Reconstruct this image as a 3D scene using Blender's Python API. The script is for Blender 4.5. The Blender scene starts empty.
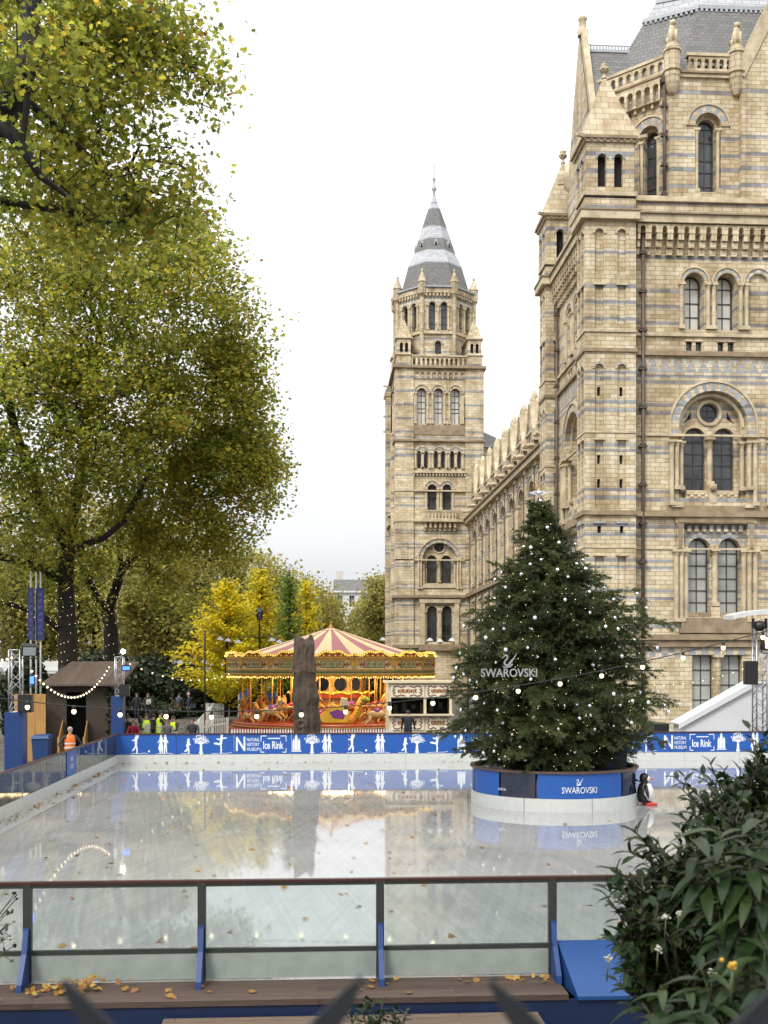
import bpy, bmesh, math, random
import numpy as np
from mathutils import Vector, Matrix, geometry

random.seed(7)
rng = np.random.default_rng(7)
sc = bpy.context.scene
COL = sc.collection
PI = math.pi

# ------------------------------------------------------------------ camera, world, sun, exposure
F, CX, HY, H = 1100.0, 384.0, 666.0, 3.55          # focal length in pixels, centre column, horizon row, eye height
TH = math.atan((384 - 318) / F)
CT, ST = math.cos(TH), math.sin(TH)
cam = bpy.data.cameras.new('camera')
camo = bpy.data.objects.new('camera', cam); COL.objects.link(camo)
camo.location = (0, 0, H)
camo.rotation_euler = (math.radians(90), 0, -TH)
cam.sensor_fit = 'VERTICAL'; cam.sensor_height = 36.0
cam.lens = F / 1024 * 36.0
cam.shift_y = (HY - 512) / 1024.0
cam.clip_start = 0.05; cam.clip_end = 3000
cam.dof.use_dof = True; cam.dof.focus_distance = 45; cam.dof.aperture_fstop = 5.0
sc.camera = camo

SUN_EL, SUN_AZ = math.radians(48), math.radians(215)   # azimuth measured clockwise from +Y
world = bpy.data.worlds.new('World'); sc.world = world; world.use_nodes = True
wn = world.node_tree; wn.nodes.clear()
w_out = wn.nodes.new('ShaderNodeOutputWorld'); w_bg = wn.nodes.new('ShaderNodeBackground')
w_sky = wn.nodes.new('ShaderNodeTexSky'); w_sky.sky_type = 'NISHITA'; w_sky.sun_disc = False
w_sky.sun_elevation = SUN_EL; w_sky.sun_rotation = SUN_AZ
w_sky.air_density = 1.0; w_sky.dust_density = 4.0; w_sky.ozone_density = 1.0
w_hs = wn.nodes.new('ShaderNodeHueSaturation'); w_hs.inputs['Saturation'].default_value = 0.10
w_mix = wn.nodes.new('ShaderNodeMixRGB'); w_mix.blend_type = 'MIX'; w_mix.inputs['Fac'].default_value = 0.62
w_tc = wn.nodes.new('ShaderNodeTexCoord')
w_map = wn.nodes.new('ShaderNodeMapping'); w_map.inputs['Scale'].default_value = (1, 1, 3)
w_noise = wn.nodes.new('ShaderNodeTexNoise'); w_noise.inputs['Scale'].default_value = 2.2; w_noise.inputs['Detail'].default_value = 5
w_ramp = wn.nodes.new('ShaderNodeValToRGB')
w_ramp.color_ramp.elements[0].position = 0.3; w_ramp.color_ramp.elements[0].color = (9.2, 9.5, 10.0, 1)
w_ramp.color_ramp.elements[1].position = 0.7; w_ramp.color_ramp.elements[1].color = (11.6, 11.6, 11.7, 1)
L = wn.links
L.new(w_sky.outputs[0], w_hs.inputs['Color']); L.new(w_hs.outputs[0], w_mix.inputs[1])
L.new(w_tc.outputs['Generated'], w_map.inputs[0]); L.new(w_map.outputs[0], w_noise.inputs['Vector'])
L.new(w_noise.outputs['Fac'], w_ramp.inputs[0]); L.new(w_ramp.outputs[0], w_mix.inputs[2])
w_sep = wn.nodes.new('ShaderNodeSeparateXYZ'); w_mr = wn.nodes.new('ShaderNodeMapRange')      # overcast dome: dimmer towards the horizon
w_mr.inputs['From Min'].default_value = 0.0; w_mr.inputs['From Max'].default_value = 0.9; w_mr.inputs['To Min'].default_value = 0.56; w_mr.inputs['To Max'].default_value = 1.55
w_mul = wn.nodes.new('ShaderNodeVectorMath'); w_mul.operation = 'SCALE'
L.new(w_tc.outputs['Generated'], w_sep.inputs[0]); L.new(w_sep.outputs['Z'], w_mr.inputs['Value']); L.new(w_mr.outputs[0], w_mul.inputs['Scale'])
L.new(w_mix.outputs[0], w_mul.inputs[0]); L.new(w_mul.outputs[0], w_bg.inputs['Color']); L.new(w_bg.outputs[0], w_out.inputs['Surface'])
w_bg.inputs['Strength'].default_value = 0.10

sun = bpy.data.lights.new('sun', 'SUN'); sun.energy = 1.2; sun.angle = math.radians(14); sun.color = (1.0, 0.955, 0.88)
suno = bpy.data.objects.new('sun', sun); COL.objects.link(suno)
suno.rotation_euler = (math.radians(90) - SUN_EL, 0, PI - SUN_AZ)
vs = sc.view_settings
sc.display_settings.display_device = 'sRGB'
vs.view_transform = 'Standard'; vs.look = 'None'; vs.gamma = 1.0; vs.use_curve_mapping = False
vs.exposure = 0.85
sc.cycles.max_bounces = 10; sc.cycles.transparent_max_bounces = 16
sc.cycles.diffuse_bounces = 6; sc.cycles.glossy_bounces = 4; sc.cycles.transmission_bounces = 6
sc.cycles.caustics_reflective = False; sc.cycles.caustics_refractive = False
try: sc.cycles.use_denoising = True
except Exception: pass

# ------------------------------------------------------------------ picture <-> place
def ray(px, py):
    a = (px - CX) / F
    return Vector((a * CT + ST, -a * ST + CT, (HY - py) / F))
def onY(px, py, Y):
    r = ray(px, py); return Vector((0, 0, H)) + r * (Y / r.y)
def onX(px, py, X):
    r = ray(px, py); return Vector((0, 0, H)) + r * (X / r.x)
def onZ(px, py, z):
    r = ray(px, py); return Vector((0, 0, H)) + r * ((z - H) / r.z)
def XY(px, Y): return onY(px, HY, Y).x
def ZY(px, py, Y): return onY(px, py, Y).z

# ------------------------------------------------------------------ materials
def new_mat(name):
    m = bpy.data.materials.new(name); m.use_nodes = True
    nt = m.node_tree; p = nt.nodes['Principled BSDF']
    return m, nt, p
def mat(name, col, rough=0.6, metal=0.0, var=0.12, scale=3.0, bump=0.0, emit=0.0, spec=0.5, coord='Object', emcol=None):
    m, nt, p = new_mat(name)
    p.inputs['Roughness'].default_value = rough; p.inputs['Metallic'].default_value = metal
    p.inputs['Specular IOR Level'].default_value = spec
    if var > 0 or bump > 0:
        tc = nt.nodes.new('ShaderNodeTexCoord'); n = nt.nodes.new('ShaderNodeTexNoise')
        n.inputs['Scale'].default_value = scale; n.inputs['Detail'].default_value = 6
        n.inputs['Roughness'].default_value = 0.65
        nt.links.new(tc.outputs[coord], n.inputs['Vector'])
        r = nt.nodes.new('ShaderNodeValToRGB')
        r.color_ramp.elements[0].position = 0.3; r.color_ramp.elements[1].position = 0.7
        r.color_ramp.elements[0].color = (*[max(0, c * (1 - var)) for c in col], 1)
        r.color_ramp.elements[1].color = (*[min(1, c * (1 + var)) for c in col], 1)
        nt.links.new(n.outputs['Fac'], r.inputs[0]); nt.links.new(r.outputs[0], p.inputs['Base Color'])
        if bump > 0:
            b = nt.nodes.new('ShaderNodeBump'); b.inputs['Strength'].default_value = bump; b.inputs['Distance'].default_value = 0.05
            nt.links.new(n.outputs['Fac'], b.inputs['Height']); nt.links.new(b.outputs[0], p.inputs['Normal'])
    else:
        p.inputs['Base Color'].default_value = (*col, 1)
    if emit > 0:
        p.inputs['Emission Color'].default_value = (*(emcol or col), 1); p.inputs['Emission Strength'].default_value = emit
    return m

def glass_mat(name, tint=(0.9, 0.95, 0.95), rough=0.02, alpha=0.15, dirt=(0.6, 0.62, 0.62)):
    """Thin clear sheet: mostly see-through, glossy by Fresnel, with a little milky dirt."""
    m = bpy.data.materials.new(name); m.use_nodes = True; nt = m.node_tree; nt.nodes.clear()
    out = nt.nodes.new('ShaderNodeOutputMaterial'); tr = nt.nodes.new('ShaderNodeBsdfTransparent'); gl = nt.nodes.new('ShaderNodeBsdfGlossy')
    df = nt.nodes.new('ShaderNodeBsdfDiffuse'); fr = nt.nodes.new('ShaderNodeFresnel'); fr.inputs[0].default_value = 1.5
    m1 = nt.nodes.new('ShaderNodeMixShader'); m2 = nt.nodes.new('ShaderNodeMixShader')
    tr.inputs[0].default_value = (*tint, 1); gl.inputs['Roughness'].default_value = rough; df.inputs[0].default_value = (*dirt, 1)
    n = nt.nodes.new('ShaderNodeTexNoise'); n.inputs['Scale'].default_value = 2.5; n.inputs['Detail'].default_value = 5
    tc = nt.nodes.new('ShaderNodeTexCoord'); nt.links.new(tc.outputs['Object'], n.inputs['Vector'])
    mm = nt.nodes.new('ShaderNodeMath'); mm.operation = 'MULTIPLY'; mm.inputs[1].default_value = alpha * 2
    nt.links.new(n.outputs['Fac'], mm.inputs[0])
    nt.links.new(mm.outputs[0], m1.inputs[0]); nt.links.new(tr.outputs[0], m1.inputs[1]); nt.links.new(df.outputs[0], m1.inputs[2])
    nt.links.new(fr.outputs[0], m2.inputs[0]); nt.links.new(m1.outputs[0], m2.inputs[1]); nt.links.new(gl.outputs[0], m2.inputs[2])
    nt.links.new(m2.outputs[0], out.inputs['Surface'])
    return m

def leaf_mat(name, stops, rough=0.5, transl=0.35, spec=0.3):
    """Foliage: each leaf draws its own colour from the ramp through the face attribute 'rnd'."""
    m = bpy.data.materials.new(name); m.use_nodes = True; nt = m.node_tree; p = nt.nodes['Principled BSDF']
    out = nt.nodes['Material Output']
    a = nt.nodes.new('ShaderNodeAttribute'); a.attribute_name = 'rnd'
    r = nt.nodes.new('ShaderNodeValToRGB'); cr = r.color_ramp
    while len(cr.elements) < len(stops): cr.elements.new(0.5)
    for e, (pos, c) in zip(cr.elements, stops): e.position = pos; e.color = (*c, 1)
    nt.links.new(a.outputs['Fac'], r.inputs[0]); nt.links.new(r.outputs[0], p.inputs['Base Color'])
    p.inputs['Roughness'].default_value = rough; p.inputs['Specular IOR Level'].default_value = spec
    t = nt.nodes.new('ShaderNodeBsdfTranslucent'); mx = nt.nodes.new('ShaderNodeMixShader'); mx.inputs[0].default_value = transl
    h = nt.nodes.new('ShaderNodeHueSaturation'); h.inputs['Value'].default_value = 1.62; h.inputs['Saturation'].default_value = 1.0
    nt.links.new(r.outputs[0], h.inputs['Color']); nt.links.new(h.outputs[0], t.inputs[0])
    nt.links.new(p.outputs[0], mx.inputs[1]); nt.links.new(t.outputs[0], mx.inputs[2]); nt.links.new(mx.outputs[0], out.inputs['Surface'])
    return m

# ------------------------------------------------------------------ objects
def tag(o, label=None, cat=None, group=None, kind=None):
    if label: o['label'] = label
    if cat: o['category'] = cat
    if group: o['group'] = group
    if kind: o['kind'] = kind
    return o
def thing(name, label, cat, loc=(0, 0, 0), group=None, rz=0.0):
    o = bpy.data.objects.new(name, None); COL.objects.link(o); o.location = loc; o.rotation_euler = (0, 0, rz)
    o.empty_display_size = 0.2
    return tag(o, label, cat, group)
def origin(o):
    v = Vector((0, 0, 0))
    while o is not None: v += o.location; o = o.parent
    return v
def copy_tree(o, parent=None):
    c = o.copy(); COL.objects.link(c)
    if parent is not None: c.parent = parent
    for ch in list(o.children): copy_tree(ch, c)
    return c

class MB:
    """collects polygons and links them as ONE mesh object"""
    def __init__(s): s.v = []; s.f = []; s.m = []; s.sm = []
    def add(s, verts, faces, mi=0, smooth=False):
        b = len(s.v); s.v += [tuple(x) for x in verts]
        for f in faces:
            s.f.append([b + i for i in f]); s.m.append(mi); s.sm.append(smooth)
    def poly(s, pts, mi=0): s.add(pts, [list(range(len(pts)))], mi)
    def box(s, a, b, mi=0):
        x0, y0, z0 = [min(p, q) for p, q in zip(a, b)]; x1, y1, z1 = [max(p, q) for p, q in zip(a, b)]
        s.add([(x0,y0,z0),(x1,y0,z0),(x1,y1,z0),(x0,y1,z0),(x0,y0,z1),(x1,y0,z1),(x1,y1,z1),(x0,y1,z1)],
              [[3,2,1,0],[4,5,6,7],[0,1,5,4],[1,2,6,5],[2,3,7,6],[3,0,4,7]], mi)
    def obox(s, c, ax, ay, az, mi=0):
        """box from centre and three half-axis vectors"""
        c, ax, ay, az = Vector(c), Vector(ax), Vector(ay), Vector(az)
        P = [c + ax*i + ay*j + az*k for k in (-1,1) for j in (-1,1) for i in (-1,1)]
        s.add(P, [[0,2,3,1],[4,5,7,6],[0,1,5,4],[1,3,7,5],[3,2,6,7],[2,0,4,6]], mi)
    def bar(s, a, b, w, h=None, mi=0, up=(0,0,1)):
        a, b = Vector(a), Vector(b); d = b - a; L_ = d.length
        if L_ < 1e-6: return
        d.normalize(); u = Vector(up)
        if abs(d.dot(u)) > 0.99: u = Vector((0, 1, 0))
        sx = d.cross(u).normalized(); uz = sx.cross(d).normalized(); h = w if h is None else h
        s.obox((a + b) / 2, d * (L_ / 2), sx * (w / 2), uz * (h / 2), mi)
    def tube(s, pts, rad, n=6, mi=0, cap=True, smooth=True):
        pts = [Vector(p) for p in pts]; k = len(pts)
        if not hasattr(rad, '__len__'): rad = [rad] * k
        vs_, prev = [], None
        for i, p in enumerate(pts):
            t = (pts[min(i+1, k-1)] - pts[max(i-1, 0)])
            if t.length < 1e-9: t = Vector((0, 0, 1))
            t.normalize()
            if prev is None:
                a = t.cross(Vector((0, 0, 1)) if abs(t.z) < 0.9 else Vector((1, 0, 0))).normalized()
            else:
                a = (prev - t * prev.dot(t))
                a = a.normalized() if a.length > 1e-6 else t.cross(Vector((0.3, 0.5, 0.8))).normalized()
            prev = a; b = t.cross(a)
            for j in range(n):
                an = 2 * PI * j / n; vs_.append(p + (a * math.cos(an) + b * math.sin(an)) * rad[i])
        fs = [[i*n+j, i*n+(j+1) % n, (i+1)*n+(j+1) % n, (i+1)*n+j] for i in range(k-1) for j in range(n)]
        s.add(vs_, fs, mi, smooth)
        if cap:
            b0 = len(s.v) - len(vs_)
            s.f.append([b0 + j for j in range(n)][::-1]); s.m.append(mi); s.sm.append(False)
            s.f.append([b0 + (k-1)*n + j for j in range(n)]); s.m.append(mi); s.sm.append(False)
    def lathe(s, prof, c=(0,0,0), n=16, mi=0, smooth=True, a0=0.0, sweep=2*PI, sy=1.0):
        """prof: list of (r, z) from bottom to top"""
        cx, cy, cz = c; full = abs(sweep - 2*PI) < 1e-6; m = n if full else n + 1
        vs_ = [(cx + r*math.cos(a0 + sweep*j/n), cy + sy*r*math.sin(a0 + sweep*j/n), cz + z) for r, z in prof for j in range(m)]
        fs = []
        for i in range(len(prof)-1):
            for j in range(n):
                j2 = (j+1) % m
                fs.append([i*m+j, i*m+j2, (i+1)*m+j2, (i+1)*m+j])
        s.add(vs_, fs, mi, smooth)
    def ball(s, c, r, mi=0, n=8, m=6, sc_=(1,1,1)):
        vs_ = [(c[0], c[1], c[2] - r*sc_[2])]
        for i in range(1, m):
            ph = -PI/2 + PI*i/m
            for j in range(n):
                th = 2*PI*j/n
                vs_.append((c[0] + r*sc_[0]*math.cos(ph)*math.cos(th), c[1] + r*sc_[1]*math.cos(ph)*math.sin(th), c[2] + r*sc_[2]*math.sin(ph)))
        vs_.append((c[0], c[1], c[2] + r*sc_[2])); top = len(vs_) - 1
        fs = [[0, 1+(j+1) % n, 1+j] for j in range(n)]
        for i in range(m-2):
            for j in range(n): fs.append([1+i*n+j, 1+i*n+(j+1) % n, 1+(i+1)*n+(j+1) % n, 1+(i+1)*n+j])
        b = 1 + (m-2)*n
        fs += [[b+j, b+(j+1) % n, top] for j in range(n)]
        s.add(vs_, fs, mi, True)
    def prism(s, pts2, z0, z1, mi=0, top=True, bottom=True):
        """vertical prism over a plan polygon"""
        n = len(pts2)
        s.add([(x, y, z0) for x, y in pts2] + [(x, y, z1) for x, y in pts2],
              [[i, (i+1) % n, n+(i+1) % n, n+i] for i in range(n)] + ([list(range(n, 2*n))] if top else []) + ([list(range(n))[::-1]] if bottom else []), mi)
    def slab(s, pts, off, mi=0):
        """flat polygon given thickness along the vector off"""
        n = len(pts); off = Vector(off); P = [Vector(p) for p in pts]
        s.add(P + [p + off for p in P], [list(range(n)), list(range(2*n-1, n-1, -1))] + [[i, (i+1) % n, n+(i+1) % n, n+i] for i in range(n)], mi)
    def frustum(s, base, top, mi=0, cap=True):
        n = len(base)
        s.add(list(base) + list(top), [[i, (i+1) % n, n+(i+1) % n, n+i] for i in range(n)] + ([list(range(n, 2*n))] if cap else []), mi)
    def mesh(s, name, mats, off=(0,0,0)):
        me = bpy.data.meshes.new(name)
        V = np.array(s.v, dtype=np.float64).reshape(-1, 3) - np.array(off)
        me.from_pydata(V.tolist(), [], s.f)
        if not isinstance(mats, (list, tuple)): mats = [mats]
        for m in mats: me.materials.append(m)
        me.polygons.foreach_set('material_index', np.array(s.m, dtype=np.int32))
        me.polygons.foreach_set('use_smooth', np.array(s.sm, dtype=bool))
        box_uv(me, off); me.update()
        return me
    def build(s, name, mats, parent=None, local=False):
        off = (0, 0, 0) if (parent is None or local) else tuple(origin(parent))
        o = bpy.data.objects.new(name, s.mesh(name, mats, off)); COL.objects.link(o)
        if parent is not None: o.parent = parent
        return o

def box_uv(me, off=(0, 0, 0)):
    """UV in metres from the place itself (box projection)"""
    n = len(me.loops)
    if n == 0: return
    co = np.empty(len(me.vertices)*3); me.vertices.foreach_get('co', co); co = co.reshape(-1, 3) + np.array(off)
    li = np.empty(n, dtype=np.int32); me.loops.foreach_get('vertex_index', li)
    pn = np.empty(len(me.polygons)*3); me.polygons.foreach_get('normal', pn); pn = np.abs(pn.reshape(-1, 3))
    tot = np.empty(len(me.polygons), dtype=np.int32); me.polygons.foreach_get('loop_total', tot)
    ln = np.repeat(pn, tot, axis=0); c = co[li]
    zup = (ln[:, 2] > ln[:, 0]) & (ln[:, 2] > ln[:, 1]); xf = ln[:, 0] > ln[:, 1]
    u = np.where(zup, c[:, 0], np.where(xf, c[:, 1], c[:, 0])); v = np.where(zup, c[:, 1], c[:, 2])
    uv = me.uv_layers.new(name='UVMap'); uv.data.foreach_set('uv', np.stack([u, v], 1).ravel().astype(np.float32))

def raw_mesh(name, V, loops, counts, mats, midx=None, rnd=None, smooth=False):
    """fast mesh from numpy arrays: V (n,3), flat loop indices, vertices per face"""
    me = bpy.data.meshes.new(name)
    me.vertices.add(len(V)); me.vertices.foreach_set('co', np.asarray(V, dtype=np.float32).ravel())
    me.loops.add(len(loops)); me.loops.foreach_set('vertex_index', np.asarray(loops, dtype=np.int32))
    me.polygons.add(len(counts))
    st = np.concatenate([[0], np.cumsum(counts)[:-1]]).astype(np.int32)
    me.polygons.foreach_set('loop_start', st)
    try: me.polygons.foreach_set('loop_total', np.asarray(counts, dtype=np.int32))
    except Exception: pass
    if not isinstance(mats, (list, tuple)): mats = [mats]
    for m in mats: me.materials.append(m)
    if midx is not None: me.polygons.foreach_set('material_index', np.asarray(midx, dtype=np.int32))
    if smooth: me.polygons.foreach_set('use_smooth', np.ones(len(counts), dtype=bool))
    if rnd is not None:
        a = me.attributes.new('rnd', 'FLOAT', 'FACE'); a.data.foreach_set('value', np.asarray(rnd, dtype=np.float32))
    me.update(calc_edges=True); me.validate()
    return me
def link(name, me, parent=None):
    o = bpy.data.objects.new(name, me); COL.objects.link(o)
    if parent is not None: o.parent = parent
    return o

def text_geo(s, size=1.0, bold=0.0, spacing=1.0):
    """flat letter outlines as (verts2d, faces), left-aligned on the baseline"""
    cu = bpy.data.curves.new('txt', 'FONT'); cu.body = s; cu.size = size; cu.offset = bold; cu.space_character = spacing; cu.resolution_u = 3
    cu.fill_mode = 'FRONT'
    ob = bpy.data.objects.new('txt', cu); COL.objects.link(ob)
    dg = bpy.context.evaluated_depsgraph_get(); me = bpy.data.meshes.new_from_object(ob.evaluated_get(dg))
    v = [(p.co.x, p.co.y) for p in me.vertices]; f = [list(p.vertices) for p in me.polygons]
    bpy.data.objects.remove(ob); bpy.data.curves.remove(cu); bpy.data.meshes.remove(me)
    return v, f
def put_text(mb, s, fn, u, v, width=None, height=None, mi=0, bold=0.0):
    """lay the string on a surface: fn(u, v) -> point; scaled to the width and cap height given"""
    vs_, fs = text_geo(s, 1.0, bold)
    if not vs_: return
    a = np.array(vs_); x0, x1 = a[:, 0].min(), a[:, 0].max(); y0, y1 = a[:, 1].min(), a[:, 1].max()
    sx = (width / (x1 - x0)) if width else 1.0; sy = (height / (y1 - y0)) if height else sx
    mb.add([fn(u + (x - x0) * sx, v + (y - y0) * sy) for x, y in vs_], fs, mi)
# ------------------------------------------------------------------ shared materials
def band_chain(nt, sep_z, bands):
    acc = None
    for c, w in bands:
        n = nt.nodes.new('ShaderNodeMath'); n.operation = 'COMPARE'; n.inputs[1].default_value = c; n.inputs[2].default_value = w
        nt.links.new(sep_z, n.inputs[0])
        if acc is None: acc = n.outputs[0]
        else:
            a = nt.nodes.new('ShaderNodeMath'); a.operation = 'MAXIMUM'
            nt.links.new(acc, a.inputs[0]); nt.links.new(n.outputs[0], a.inputs[1]); acc = a.outputs[0]
    return acc

def terracotta(name, bands, bw=0.52, bh=0.232, tint=1.0, per=None):
    m, nt, p = new_mat(name)
    uv = nt.nodes.new('ShaderNodeUVMap'); uv.uv_map = 'UVMap'
    br = nt.nodes.new('ShaderNodeTexBrick'); br.offset = 0.5
    br.inputs['Color1'].default_value = (0, 0, 0, 1); br.inputs['Color2'].default_value = (1, 1, 1, 1)
    br.inputs['Scale'].default_value = 1.0; br.inputs['Mortar Size'].default_value = 0.012; br.inputs['Mortar Smooth'].default_value = 0.3
    br.inputs['Brick Width'].default_value = bw; br.inputs['Row Height'].default_value = bh; br.inputs['Bias'].default_value = 0.0
    nt.links.new(uv.outputs[0], br.inputs['Vector'])
    buff = nt.nodes.new('ShaderNodeValToRGB'); cr = buff.color_ramp
    st = [(0.0, (.485, .385, .235)), (.22, (.56, .465, .305)), (.5, (.625, .535, .37)), (.78, (.69, .61, .455)), (1.0, (.585, .48, .295))]
    while len(cr.elements) < len(st): cr.elements.new(0.5)
    for e, (q, c) in zip(cr.elements, st): e.position = q; e.color = (*[x * tint for x in c], 1)
    nt.links.new(br.outputs['Color'], buff.inputs[0])
    blue = nt.nodes.new('ShaderNodeValToRGB')
    blue.color_ramp.elements[0].color = (.22, .23, .245, 1); blue.color_ramp.elements[1].color = (.38, .39, .40, 1)
    nt.links.new(br.outputs['Color'], blue.inputs[0])
    geo = nt.nodes.new('ShaderNodeNewGeometry'); sx = nt.nodes.new('ShaderNodeSeparateXYZ'); nt.links.new(geo.outputs['Position'], sx.inputs[0])
    col = buff.outputs[0]
    b = band_chain(nt, sx.outputs['Z'], bands) if bands else None
    if per:                                          # courses that repeat up the tower
        md = nt.nodes.new('ShaderNodeMath'); md.operation = 'MODULO'; md.inputs[1].default_value = per[1]; nt.links.new(sx.outputs['Z'], md.inputs[0])
        cp = nt.nodes.new('ShaderNodeMath'); cp.operation = 'COMPARE'; cp.inputs[1].default_value = per[1]*.5; cp.inputs[2].default_value = per[2]; nt.links.new(md.outputs[0], cp.inputs[0])
        gt = nt.nodes.new('ShaderNodeMath'); gt.operation = 'GREATER_THAN'; gt.inputs[1].default_value = per[0]; nt.links.new(sx.outputs['Z'], gt.inputs[0])
        mu = nt.nodes.new('ShaderNodeMath'); mu.operation = 'MULTIPLY'; nt.links.new(cp.outputs[0], mu.inputs[0]); nt.links.new(gt.outputs[0], mu.inputs[1])
        if b is None: b = mu.outputs[0]
        else:
            mx_ = nt.nodes.new('ShaderNodeMath'); mx_.operation = 'MAXIMUM'; nt.links.new(b, mx_.inputs[0]); nt.links.new(mu.outputs[0], mx_.inputs[1]); b = mx_.outputs[0]
    if b is not None:
        mx = nt.nodes.new('ShaderNodeMixRGB'); nt.links.new(b, mx.inputs[0]); nt.links.new(col, mx.inputs[1]); nt.links.new(blue.outputs[0], mx.inputs[2]); col = mx.outputs[0]
    # mortar and weathering
    mo = nt.nodes.new('ShaderNodeMixRGB'); mo.inputs[2].default_value = (.22, .175, .12, 1); nt.links.new(br.outputs['Fac'], mo.inputs[0]); nt.links.new(col, mo.inputs[1])
    no = nt.nodes.new('ShaderNodeTexNoise'); no.inputs['Scale'].default_value = 0.55; no.inputs['Detail'].default_value = 8; no.inputs['Roughness'].default_value = 0.7
    mp = nt.nodes.new('ShaderNodeMapping'); mp.inputs['Scale'].default_value = (1, 1, .45); nt.links.new(geo.outputs['Position'], mp.inputs[0]); nt.links.new(mp.outputs[0], no.inputs['Vector'])
    rp = nt.nodes.new('ShaderNodeValToRGB'); rp.color_ramp.elements[0].position = .36; rp.color_ramp.elements[0].color = (.55, .47, .39, 1); rp.color_ramp.elements[1].position = .58; rp.color_ramp.elements[1].color = (1, 1, 1, 1)
    nt.links.new(no.outputs['Fac'], rp.inputs[0])
    ml = nt.nodes.new('ShaderNodeMixRGB'); ml.blend_type = 'MULTIPLY'; ml.inputs[0].default_value = 0.8; nt.links.new(mo.outputs[0], ml.inputs[1]); nt.links.new(rp.outputs[0], ml.inputs[2])
    n2 = nt.nodes.new('ShaderNodeTexNoise'); n2.inputs['Scale'].default_value = 1.1; n2.inputs['Detail'].default_value = 6      # rain streaks down the face
    mp2 = nt.nodes.new('ShaderNodeMapping'); mp2.inputs['Scale'].default_value = (1.6, 1.6, .07); nt.links.new(geo.outputs['Position'], mp2.inputs[0]); nt.links.new(mp2.outputs[0], n2.inputs['Vector'])
    rp2 = nt.nodes.new('ShaderNodeValToRGB'); rp2.color_ramp.elements[0].position = .36; rp2.color_ramp.elements[0].color = (.70, .66, .60, 1); rp2.color_ramp.elements[1].position = .52; rp2.color_ramp.elements[1].color = (1, 1, 1, 1); nt.links.new(n2.outputs['Fac'], rp2.inputs[0])
    ml2 = nt.nodes.new('ShaderNodeMixRGB'); ml2.blend_type = 'MULTIPLY'; ml2.inputs[0].default_value = .55; nt.links.new(ml.outputs[0], ml2.inputs[1]); nt.links.new(rp2.outputs[0], ml2.inputs[2])
    nt.links.new(ml2.outputs[0], p.inputs['Base Color'])
    p.inputs['Roughness'].default_value = 0.75; p.inputs['Specular IOR Level'].default_value = 0.3
    bp = nt.nodes.new('ShaderNodeBump'); bp.inputs['Strength'].default_value = 0.5; bp.inputs['Distance'].default_value = 0.02; bp.invert = True
    nt.links.new(br.outputs['Fac'], bp.inputs['Height']); nt.links.new(bp.outputs[0], p.inputs['Normal'])
    return m

def planks(name, c0, c1, width, axis='X', rough=0.7, gap=0.02, long=3.0):
    """boards running along one axis; each board has its own tone and a grain"""
    m, nt, p = new_mat(name)
    tc = nt.nodes.new('ShaderNodeUVMap'); mp = nt.nodes.new('ShaderNodeMapping')
    if axis == 'V': mp.inputs['Rotation'].default_value = (0, 0, PI/2)
    if axis == 'D': mp.inputs['Rotation'].default_value = (0, 0, PI/4)
    nt.links.new(tc.outputs[0], mp.inputs[0])
    br = nt.nodes.new('ShaderNodeTexBrick'); br.inputs['Color1'].default_value = (*c0, 1); br.inputs['Color2'].default_value = (*c1, 1)
    br.inputs['Mortar'].default_value = (*[c * .25 for c in c0], 1); br.inputs['Scale'].default_value = 1; br.inputs['Mortar Size'].default_value = gap*width
    br.inputs['Brick Width'].default_value = long; br.inputs['Row Height'].default_value = width; nt.links.new(mp.outputs[0], br.inputs['Vector'])
    m2 = nt.nodes.new('ShaderNodeMapping'); m2.inputs['Scale'].default_value = (2, 40, 1); nt.links.new(mp.outputs[0], m2.inputs[0])
    no = nt.nodes.new('ShaderNodeTexNoise'); no.inputs['Scale'].default_value = 1.5; no.inputs['Detail'].default_value = 6; nt.links.new(m2.outputs[0], no.inputs['Vector'])
    rp = nt.nodes.new('ShaderNodeValToRGB'); rp.color_ramp.elements[0].position = .3; rp.color_ramp.elements[0].color = (.6, .6, .6, 1); rp.color_ramp.elements[1].position = .7; rp.color_ramp.elements[1].color = (1.2, 1.2, 1.2, 1)
    nt.links.new(no.outputs['Fac'], rp.inputs[0])
    ml = nt.nodes.new('ShaderNodeMixRGB'); ml.blend_type = 'MULTIPLY'; ml.inputs[0].default_value = 1; nt.links.new(br.outputs['Color'], ml.inputs[1]); nt.links.new(rp.outputs[0], ml.inputs[2])
    nt.links.new(ml.outputs[0], p.inputs['Base Color']); p.inputs['Roughness'].default_value = rough
    return m

def slate_mat(name, c0, c1, bw=0.35, bh=0.22):
    m, nt, p = new_mat(name)
    uv = nt.nodes.new('ShaderNodeUVMap'); br = nt.nodes.new('ShaderNodeTexBrick')
    br.inputs['Color1'].default_value = (*c0, 1); br.inputs['Color2'].default_value = (*c1, 1); br.inputs['Mortar'].default_value = (*[c*.45 for c in c0], 1)
    br.inputs['Scale'].default_value = 1; br.inputs['Mortar Size'].default_value = .012; br.inputs['Brick Width'].default_value = bw; br.inputs['Row Height'].default_value = bh
    nt.links.new(uv.outputs[0], br.inputs['Vector']); nt.links.new(br.outputs['Color'], p.inputs['Base Color'])
    p.inputs['Roughness'].default_value = .6
    bp = nt.nodes.new('ShaderNodeBump'); bp.inputs['Strength'].default_value = .5; bp.inputs['Distance'].default_value = .02; bp.invert = True
    nt.links.new(br.outputs['Fac'], bp.inputs['Height']); nt.links.new(bp.outputs[0], p.inputs['Normal'])
    return m

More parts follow.
